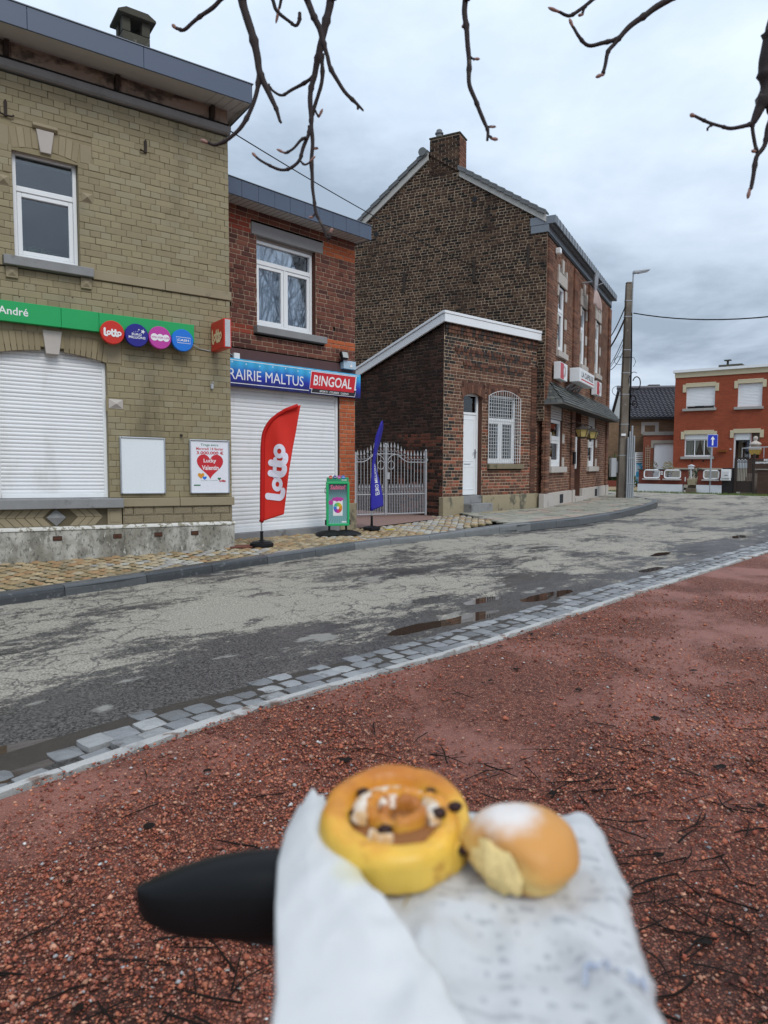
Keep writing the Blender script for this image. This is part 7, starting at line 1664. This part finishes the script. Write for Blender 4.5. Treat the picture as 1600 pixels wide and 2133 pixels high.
# ================================================================== BICYCLE, PAPER BAG, PASTRIES
ZS = .937                                                # top of the saddle
bk = thing('bicycle', 'bicycle with a black saddle, its nose to the left under the paper bag', 'bicycle', (0, .49, -.06))
BO = Vector((0, .49, -.06))
SADM = surf('black_saddle_cover', (.0055, .0057, .0062), .38, .15, 12, .05, 200, .10, 250, .002, spec=.2)
P = []
n = 40
for i in range(n+1):
    t = i/n; x = -.176+.285*t                           # nose tip to rear
    hw = (.0195*sqrt(max(.0, 1-(1-min(t/.30, 1))**2))+.004*min(1, t/.5))*(1+.06*t)+.0006 if t < .55 else .0238+.048*((t-.55)/.45)**1.4
    top = ZS-.002-.024*max(0, 1-t/.34)**2-.002*(1-t)
    th = .034 if t < .38 else .034+.06*(t-.38)
    th = max(.010, th-.020*max(0, 1-t/.34)**2)*min(1, .15+.85*sqrt(min(1, t/.12)))
    row = []
    for j in range(17):
        a = pi*j/16; yy = -cos(a)*hw; sp = sin(a)**.62
        zz = top-(1-sp)*th*1.0
        row.append((x-(.004*sin(a) if i == 0 else 0), yy+BO.y, zz-.012*(abs(cos(a))**6)))
    P.append(row)
m_ = MB(); m_.grid(P); m_.add([p for p in P[0]], [list(range(17))]); m_.add([p for p in P[-1]], [list(range(17))])
und = MB(); m_.mapv(lambda p: tuple(Vector(p)-BO)); sd_ = m_.obj('saddle', SADM, bk, smooth=True); sd_.modifiers.new('thick', 'SOLIDIFY').thickness = .004
ss_ = sd_.modifiers.new('sub', 'SUBSURF'); ss_.levels = 1; ss_.render_levels = 1
m_ = MB().tube([tuple(Vector(p)-BO) for p in ((-.12, .475, ZS-.05), (-.02, .472, ZS-.062), (.08, .46, ZS-.045))], .0035, 6).tube([tuple(Vector(p)-BO) for p in ((-.12, .505, ZS-.05), (-.02, .508, ZS-.062), (.08, .52, ZS-.045))], .0035, 6); m_.obj('rails', BLACKP, sd_)
FRM = plain('frame_paint', (.03, .035, .045), .35)
def bt(p): return tuple(Vector(p)-BO)
MB().tube([bt((.0, .49, ZS-.06)), bt((-.045, .49, .62))], .0135, 10).obj('seat_post', ALU, bk)
m_ = MB(); BB = (-.13, .49, .26); RW = (.33, .49, .27); HT = (-.62, .49, .66); HB = (-.66, .49, .50); FW_ = (-.76, .49, .27)
for a, b, r in (((-.04, .49, .64), BB, .016), (BB, HB, .018), ((-.05, .49, .60), HT, .015), (HT, HB, .018), (BB, (.33, .44, .27), .009), (BB, (.33, .54, .27), .009), ((-.05, .49, .58), (.33, .44, .27), .008), ((-.05, .49, .58), (.33, .54, .27), .008), (HB, (-.76, .44, .27), .011), (HB, (-.76, .54, .27), .011)): m_.tube([bt(a), bt(b)], r, 8)
m_.obj('frame', FRM, bk)
for c in (RW, FW_):
    m_ = MB(); m_.tube([bt((c[0]+.325*cos(q), c[1], c[2]+.325*sin(q))) for q in np.linspace(0, 2*pi, 41)], .019, 8, caps=False); wh = m_.obj('wheel', BLACKP, bk)
    m_ = MB(); m_.tube([bt((c[0]+.305*cos(q), c[1], c[2]+.305*sin(q))) for q in np.linspace(0, 2*pi, 41)], .009, 6, caps=False)
    for q in np.linspace(0, 2*pi, 19)[:-1]: m_.tube([bt((c[0]+.02*cos(q+.3), c[1]+.02, c[2]+.02*sin(q+.3))), bt((c[0]+.3*cos(q), c[1], c[2]+.3*sin(q)))], .0012, 3)
    m_.obj('rim', ALU, wh)
m_ = MB().tube([bt((-.62, .49, .66)), bt((-.61, .49, .83))], .013, 8).tube([bt((-.62, .20, .86)), bt((-.66, .35, .84)), bt((-.67, .49, .83)), bt((-.66, .63, .84)), bt((-.62, .78, .86))], .011, 8); m_.obj('handlebar', BLACKP, bk)

# ---- greaseproof paper bag: lower sheet, raised left flap
s = NT('greaseproof_paper'); p = s.pos()
c1 = s.noise(26, 5, .6, p, .8); rot_ = s.pos((1, 1, 1), radians(14)); sxr = s.n('ShaderNodeSeparateXYZ'); s.l(rot_, sxr.inputs[0]); rows_ = s.ss(s.math('SINE', s.math('MULTIPLY', sxr.outputs['Y'], 620)), -.1, .5); pr = s.math('MULTIPLY', rows_, s.ss(s.noise(150, 2, .5, s.pos((1, .35, 1), radians(14)), .2), .50, .60)); pm = s.ss(s.noise(9, 3, .5, s.pos((1, 1, 1), .6)), .44, .58)
ptc = s.n('ShaderNodeVectorMath', operation='DISTANCE'); s.l(s.geo.outputs['Position'], ptc.inputs[0]); ptc.inputs[1].default_value = (.045, .40, ZS)
inn = s.math('SUBTRACT', 1, s.ss(ptc.outputs['Value'], .05, .15))
colp = s.mix(s.math('MULTIPLY', s.math('MULTIPLY', pr, pm), .5), (.68, .685, .685, 1), (.30, .32, .345, 1))
s.set(col=s.mul(colp, s.lerp(c1, .93, 1.06)), rough=.55, spec=.3, nrm=s.bump(s.noise(45, 4, .6, p, 1.2), .25, .004))
tl = s.n('ShaderNodeBsdfTranslucent'); s.val(tl.inputs[0], (.75, .74, .72)); mxs = s.n('ShaderNodeMixShader'); mxs.inputs[0].default_value = .22; s.l(s.b.outputs[0], mxs.inputs[1]); s.l(tl.outputs[0], mxs.inputs[2]); s.l(mxs.outputs[0], s.out.inputs[0]); PAPIN = s.mat
s = NT('plain_greaseproof_paper'); p = s.pos(); c1 = s.noise(22, 5, .6, p, .8)
ya = s.n('ShaderNodeVectorMath', operation='DISTANCE'); s.l(s.geo.outputs['Position'], ya.inputs[0]); ya.inputs[1].default_value = (-.016, .432, ZS+.016)
stn = s.math('MULTIPLY', s.math('SUBTRACT', 1, s.ss(s.math('ADD', ya.outputs['Value'], s.math('MULTIPLY', s.noise(60, 3, .5, p), .02)), .012, .034)), .55)
s.set(col=s.mul(s.mix(stn, (.74, .735, .72, 1), (.72, .66, .26, 1)), s.lerp(c1, .95, 1.05)), rough=.55, spec=.3, nrm=s.bump(s.noise(38, 4, .6, p, 1.5), .25, .004))
tl = s.n('ShaderNodeBsdfTranslucent'); s.val(tl.inputs[0], (.8, .79, .76)); mxs = s.n('ShaderNodeMixShader'); mxs.inputs[0].default_value = .18; s.l(s.b.outputs[0], mxs.inputs[1]); s.l(tl.outputs[0], mxs.inputs[2]); s.l(mxs.outputs[0], s.out.inputs[0]); PAPOUT = s.mat
bag = thing('paper_bag', 'crumpled white greaseproof paper bag laid over the bicycle saddle', 'paper bag', (0, .45, ZS))
def crumple(x, y, k=1): return k*(.0045*mnoise.noise((x*26, y*22, 1))+.0022*mnoise.noise((x*60, y*55, 4))+.005*mnoise.noise((x*11, y*9, 7))+.007*(.35-abs(mnoise.noise((x*17+y*6, y*13-x*5, 9))))+.0035*(.3-abs(mnoise.noise((x*41, y*37+x*9, 2)))))
LE = [(.24, -.050), (.35, -.0545), (.42, -.066), (.47, -.072), (.51, -.072), (.56, -.066)]; RE = [(.24, .128), (.35, .1485), (.40, .156), (.44, .161), (.452, .168), (.50, .1705), (.535, .173), (.56, .172)]
P = []; NX, NY = 60, 70
for i in range(NY+1):
    y = .24+(.545-.24)*i/NY; xl = itp(LE, y); xr = itp(RE, y); row = []
    for j in range(NX+1):
        q = j/NX; x = xl+(xr-xl)*q; back = max(0, (y-.525)/.02)
        z = ZS+.003+crumple(x, y)+.010*max(0, (x-.13)/.04)**2*0-.012*max(0, (q-.93)/.07)**2-.03*max(0, (.34-y)/.1)**2
        z += .010*exp(-((x-(.10+.25*(.44-y)))/.010)**2)*min(1, max(0, (.455-y)/.05)) + .006*exp(-((x-(.03-.2*(.42-y)))/.008)**2)*min(1, max(0, (.43-y)/.04))-.004*exp(-((x-.06)/.02)**2)*(y < .42)
        yy = y+(.006*mnoise.noise((x*30, 3, 1))+(.012*max(0, 1-abs(x-.16)/.03)*0) if i == NY else 0)
        row.append(tuple(Vector((x+(.003*mnoise.noise((y*60, 1, 1)) if j in (0, NX) else 0), yy, z))-Vector((0, .45, ZS))))
    P.append(row)
o = MB().grid(P).obj('lower_sheet', PAPIN, bag, smooth=True); o.modifiers.new('thick', 'SOLIDIFY').thickness = .0004
# flap: from its left fold to the ragged diagonal edge
DG = [(.24, .075), (.35, .0315), (.375, .019), (.40, .004), (.425, -.011), (.45, -.020), (.475, -.028), (.50, -.034), (.522, -.0405), (.548, -.048)]
P = []; NX, NY = 34, 80
for i in range(NY+1):
    y = .24+(.548-.24)*i/NY; xl = itp(LE, y)-.0015; xr = itp(DG, y)+.0025*mnoise.noise((y*90, 2, 2)); row = []
    for j in range(NX+1):
        q = j/NX; x = xl+(xr-xl)*q
        lift = .020*np.interp(y, [.24, .36, .44, .50, .53, .548], [.3, .55, .9, 1.05, .95, .75]); z = ZS+.004+lift*(sin(pi*min(q*.62+.02, 1))**.8)+crumple(x, y, .8)*(q+.2)-.03*max(0, (.34-y)/.1)**2
        yy = y+.016*(abs(((q*1.55+.18) % 1)-.5)*2-.5)*max(0, (i-NY+5)/5)
        row.append(tuple(Vector((x, yy, z))-Vector((0, .45, ZS))))
    P.append(row)
o = MB().grid(P).obj('flap', PAPOUT, bag, smooth=True); o.modifiers.new('thick', 'SOLIDIFY').thickness = .0004
PRINT = surf('faint_blue_print', (.42, .46, .56), .6, .15, 60)
m_ = MB(); text_to(m_, 'KIM', 0, 1, 0, 1, 0)
def onbag(a, b): 
    x = .1405-.034*a+.004*b; y = .352+.013*b; return (x, y, ZS+.0042+crumple(x, y)-.012*max(0, ((x-itp(LE, y))/(itp(RE, y)-itp(LE, y))-.93)/.07)**2+.010*exp(-((x-(.10+.25*(.44-y)))/.010)**2)*min(1, max(0, (.455-y)/.05))+.0008)
m_.mapv(lambda p: tuple(Vector(onbag(p[0], p[2]))-Vector((0, .45, ZS)))); m_.obj('faint_lettering', PRINT, bag)

# ---- raisin roll
s = NT('baked_dough'); tcx = s.pos(obj=True); sx = s.n('ShaderNodeSeparateXYZ'); s.l(tcx, sx.inputs[0])
hgt = s.ss(s.math('ADD', sx.outputs['Z'], s.math('MULTIPLY', s.math('SUBTRACT', s.noise(45, 4, .6, tcx), .5), .016)), .016, .044)
cr2 = s.n('ShaderNodeValToRGB'); s.l(hgt, cr2.inputs[0]); q = cr2.color_ramp.elements; q[0].color = (.78, .52, .09, 1); q[1].color = (.50, .165, .022, 1); k = q.new(.45); k.color = (.80, .46, .06, 1); k = q.new(.72); k.color = (.70, .29, .033, 1)
dcl = s.mix(s.math('MULTIPLY', s.attr('turn', True), .8), s.mul(cr2.outputs[0], s.lerp(s.noise(30, 5, .6, tcx), .72, 1.22)), (.36, .11, .025, 1)); dcl = s.mix(s.math('MULTIPLY', s.ss(s.noise(55, 5, .65, tcx), .58, .70), .55), dcl, (.40, .15, .025, 1))
s.set(col=dcl, rough=.36, spec=.35, sss=.08, nrm=s.bump(s.noise(70, 5, .6, tcx), .3, .004)); s.b.inputs['Subsurface Radius'].default_value = (.01, .005, .002); DOUGH = s.mat
CENTRE = surf('brown_crust', (.30, .085, .022), .35, .25, 60, .1, 200, .3, 90, .003)
RZ0 = radians(20)
roll = thing('raisin_roll', 'golden raisin roll with white icing sitting on the paper bag', 'pastry', (.0115, .485, ZS+.004), RZ0)
def spiral(t):                                          # t in turns, 0 at the outer tail
    return .0445-.0145*t if t > .0 else .0445
P = []; N = 200; TT = 2.75; sec = 18; RZ = radians(20); TW_ = []
def rad(t): return .0490-.0055*t if t < .92 else (.0439+(.0245-.0439)*min(1, (t-.92)/.40) if t < 1.32 else .0245-.0110*(t-1.32))
for i in range(N+1):
    t = TT*i/N; a = 2*pi*t+radians(-42)-RZ; r = rad(t); fr_ = cos(a+RZ+pi/2)
    out_ = max(0, min(1, (1.25-t)/.4)); nA = mnoise.noise((cos(a)*1.7, sin(a)*1.7, t*.7)); nB = mnoise.noise((cos(a)*4, sin(a)*4, t+7))
    hh = ((.0355-.0075*fr_)*out_+(.0365+.003*nB)*(1-out_))*(1+.09*nA+.03*nB); wr = (.0112*out_+.0054*(1-out_))*(1+.16*nB); r *= 1+.035*nA
    if i < 18: wr *= .15+.85*(i/18)**.6; r -= .005*(1-i/18); hh *= .6+.4*(i/18)
    if i > N-10: wr *= .35+.65*(N-i)/10; hh *= .8+.2*(N-i)/10
    row = []
    for j in range(sec+1):
        b = -pi/2+2*pi*j/sec; cc = cos(b); sn_ = sin(b); ex = (abs(cc)**.75)*(1 if cc > 0 else -1); ez = (abs(sn_)**.8)*(1 if sn_ > 0 else -1); zr = (ez+1)/2
        grv = 1-.20*out_*exp(-((zr-.40)/.10)**2)*(1 if cc > 0 else 0)*max(0, fr_+.5)/1.5
        rr_ = r+ex*wr*(1+.10*(sn_ < 0))*grv+.0009*mnoise.noise((cos(a)*9, sin(a)*9, zr*5)); row.append((rr_*cos(a), rr_*sin(a), hh*zr)); TW_.append(t)
    P.append(row)
m_ = MB().grid(P); nA_ = len(m_.v); m_.add(P[0][:-1], [list(range(sec))]); m_.add(P[-1][:-1], [list(range(sec))]); o = m_.obj('dough', DOUGH, roll, smooth=True)
at = o.data.attributes.new('turn', 'FLOAT', 'POINT'); at.data.foreach_set('value', [min(1, max(0, (q-1.5)/.7)) for q in TW_]+[0]*sec+[1]*sec)
MB().lathe([(.046, 0), (.047, .004), (.044, .018), (.03, .0275), (.0, .0285)], n=32).obj('filling', surf('custard_filling', (.27, .105, .03), .4, .3, 70, .2, 200, .4, 80, .004), roll, smooth=True)
ICE = NT('white_icing'); ICE.set(col=ICE.mix(ICE.ss(ICE.noise(70, 4, .6, ICE.pos(obj=True)), .42, .62), (.76, .66, .55, 1), (.62, .38, .17, 1)), rough=.25, sss=.15); ICE.b.inputs['Subsurface Radius'].default_value = (.006, .005, .004)
def patch(cx_, cy_, rx, ry, z, rot, seed, hh=.003):
    P = []
    for i in range(9):
        row = []
        for j in range(25):
            a = 2*pi*j/24; k = i/8; w_ = 1+.28*mnoise.noise((cos(a)*1.6, sin(a)*1.6, seed)); x = rx*k*w_*cos(a); y = ry*k*w_*sin(a); row.append((cx_+x*cos(rot)-y*sin(rot), cy_+x*sin(rot)+y*cos(rot), z+hh*(1-k*k)-.004*k*k))
        P.append(row)
    return MB().grid(P)
Rz = -RZ0
def rl(x, y): return (x*cos(Rz)-y*sin(Rz), x*sin(Rz)+y*cos(Rz))       # towards-the-viewer coordinates to roll coordinates
def icing_arc(a0, a1, r0, r1, z, hh, seed):
    P = []; n = 30
    for i in range(n+1):
        q = i/n; a = radians(a0+(a1-a0)*q); e_ = sin(pi*q)**.5; w0 = r0+.0022*mnoise.noise((q*5, seed, 1))+(1-e_)*(r1-r0)*.45; w1 = r1+.0022*mnoise.noise((q*5, seed, 4))-(1-e_)*(r1-r0)*.45
        P.append([((w0+(w1-w0)*k)*cos(a-RZ0), (w0+(w1-w0)*k)*sin(a-RZ0), z+hh*(1-(2*k-1)**2)*(.6+.4*e_)-.004*(2*k-1)**4) for k in np.linspace(0, 1, 9)])
    return MB().grid(P)
for a0, a1, r0, r1, z, hh, sd_n in ((50, 215, .017, .037, .0325, .0045, 1), (-35, 40, .016, .034, .0320, .004, 2), (95, 170, .006, .020, .0345, .003, 3), (228, 262, .026, .036, .0285, .003, 4)):
    icing_arc(a0, a1, r0, r1, z, hh, sd_n).obj('icing', ICE.mat, roll, smooth=True)
RAI = surf('raisin', (.030, .010, .008), .35, .3, 120, .1, 200, .5, 150, .002)
for i, (x, y, z, r) in enumerate(((-.010, -.026, .0310, .0058), (.028, -.008, .0340, .0060), (.040, -.003, .0360, .0058), (-.031, -.002, .0310, .0052), (-.026, .020, .0350, .0054), (.033, -.018, .028, .0056), (.024, .024, .034, .0045), (.043, -.026, .017, .005), (-.041, -.022, .014, .004))):
    c = rl(x, y); r *= .84; m_ = MB(); pr_ = [(r*cos(q)*.99+.0001, r*.72*sin(q)) for q in np.linspace(-pi/2, pi/2, 8)]; m_.lathe(pr_, (c[0], c[1], z), 10, sx=1.15); m_.mapv(lambda p: (p[0]+.0012*mnoise.noise(Vector(p)*500), p[1]+.0012*mnoise.noise(Vector(p)*500+Vector((9, 0, 0))), p[2])); m_.obj('raisin', RAI, roll, smooth=True)

# ---- sugared bun, torn at the left
s = NT('bun_crust'); tcx = s.pos(obj=True); sx = s.n('ShaderNodeSeparateXYZ'); s.l(tcx, sx.inputs[0])
nn1 = s.noise(38, 5, .62, tcx)
hb = s.ss(s.math('ADD', s.math('ADD', sx.outputs['Z'], s.math('MULTIPLY', sx.outputs['X'], .22)), s.math('MULTIPLY', s.math('SUBTRACT', nn1, .5), .022)), .004, .036)
cr3 = s.n('ShaderNodeValToRGB'); s.l(hb, cr3.inputs[0]); q = cr3.color_ramp.elements; q[0].color = (.60, .31, .085, 1); q[1].color = (.62, .29, .075, 1); k = q.new(.3); k.color = (.80, .56, .20, 1); k = q.new(.6); k.color = (.74, .44, .13, 1)
sug = s.n('ShaderNodeVectorMath', operation='DISTANCE'); s.l(tcx, sug.inputs[0]); sug.inputs[1].default_value = (-.010, .002, .049)
sgm = s.math('MULTIPLY', s.math('SUBTRACT', 1, s.ss(s.math('ADD', sug.outputs['Value'], s.math('MULTIPLY', s.math('SUBTRACT', nn1, .5), .03)), .010, .030)), s.lerp(s.noise(500, 2, .6, tcx), .55, 1.15))
s.set(col=s.mix(sgm, cr3.outputs[0], (.80, .78, .76, 1)), rough=.5, spec=.35, sss=.06, nrm=s.bump(nn1, .35, .004)); s.b.inputs['Subsurface Radius'].default_value = (.01, .005, .002); BUNM = s.mat
bun = thing('sugared_bun', 'small round golden bun dusted with icing sugar beside the raisin roll', 'pastry', (.0925, .4525, ZS+.003))
P = []; NA, NB = 40, 26
for i in range(NB+1):
    b = -pi/2+pi*i/NB; row = []
    for j in range(NA+1):
        a = 2*pi*j/NA; d = Vector((cos(b)*cos(a), cos(b)*sin(a), sin(b))); dn = Vector((cos(b)*cos(2*pi*(j % NA)/NA), cos(b)*sin(2*pi*(j % NA)/NA), sin(b)))
        k = 1+.07*mnoise.noise(dn*1.7+Vector((2, 1, 0)))+.025*mnoise.noise(dn*4.5)
        sx_ = dn.dot(Vector((-.74, -.66, -.10)).normalized())
        k *= 1-.30*max(0, sx_-.60)/.40-.05*exp(-((dn.z+.33)/.09)**2)*(1 if dn.y < .3 else .4)
        z = .0235+dn.z*(.0255 if dn.z > 0 else .0235)*k; row.append((dn.x*.0385*k, dn.y*.0385*k, max(z, .0)))
    P.append(row)
m_ = MB().grid(P); m_.obj('crust', BUNM, bun, smooth=True)
P = []; c0 = Vector((-.0215, -.0190, .0195))
CRM = surf('pale_crumb', (.88, .66, .29), .75, .12, 90, .15, 300, .7, 140, .005)
nv_ = Vector((-.74, -.66, -.10)).normalized(); e1 = nv_.cross(Vector((0, 0, 1))).normalized(); e2 = e1.cross(nv_)
for i in range(8):
    row = []
    for j in range(25):
        a = 2*pi*j/24; k = i/7; w_ = 1+.42*mnoise.noise((cos(a)*2, sin(a)*2, 3))+.12*mnoise.noise((cos(a)*6, sin(a)*6, 3)); p = c0+nv_*(.0045*(1-k*k)-.003*k)+e1*(.0215*k*w_*cos(a))+e2*(-.0165*k*w_*sin(a)); p += nv_*(.0022*mnoise.noise(p*260)); row.append(tuple(p))
    P.append(row)
MB().grid(P).obj('crumb', CRM, bun, smooth=True)
# two loose things on the bag
lf = MB(); lf.add([(.012, .418, ZS+.006), (.016, .424, ZS+.008), (.018, .434, ZS+.007), (.0145, .428, ZS+.0055)], [(0, 1, 2, 3)]); o = lf.obj('crumb', surf('crust_flake', (.50, .36, .10), .7), None); tag(o, 'small golden crust flake on the paper in front of the raisin roll', 'crumb')
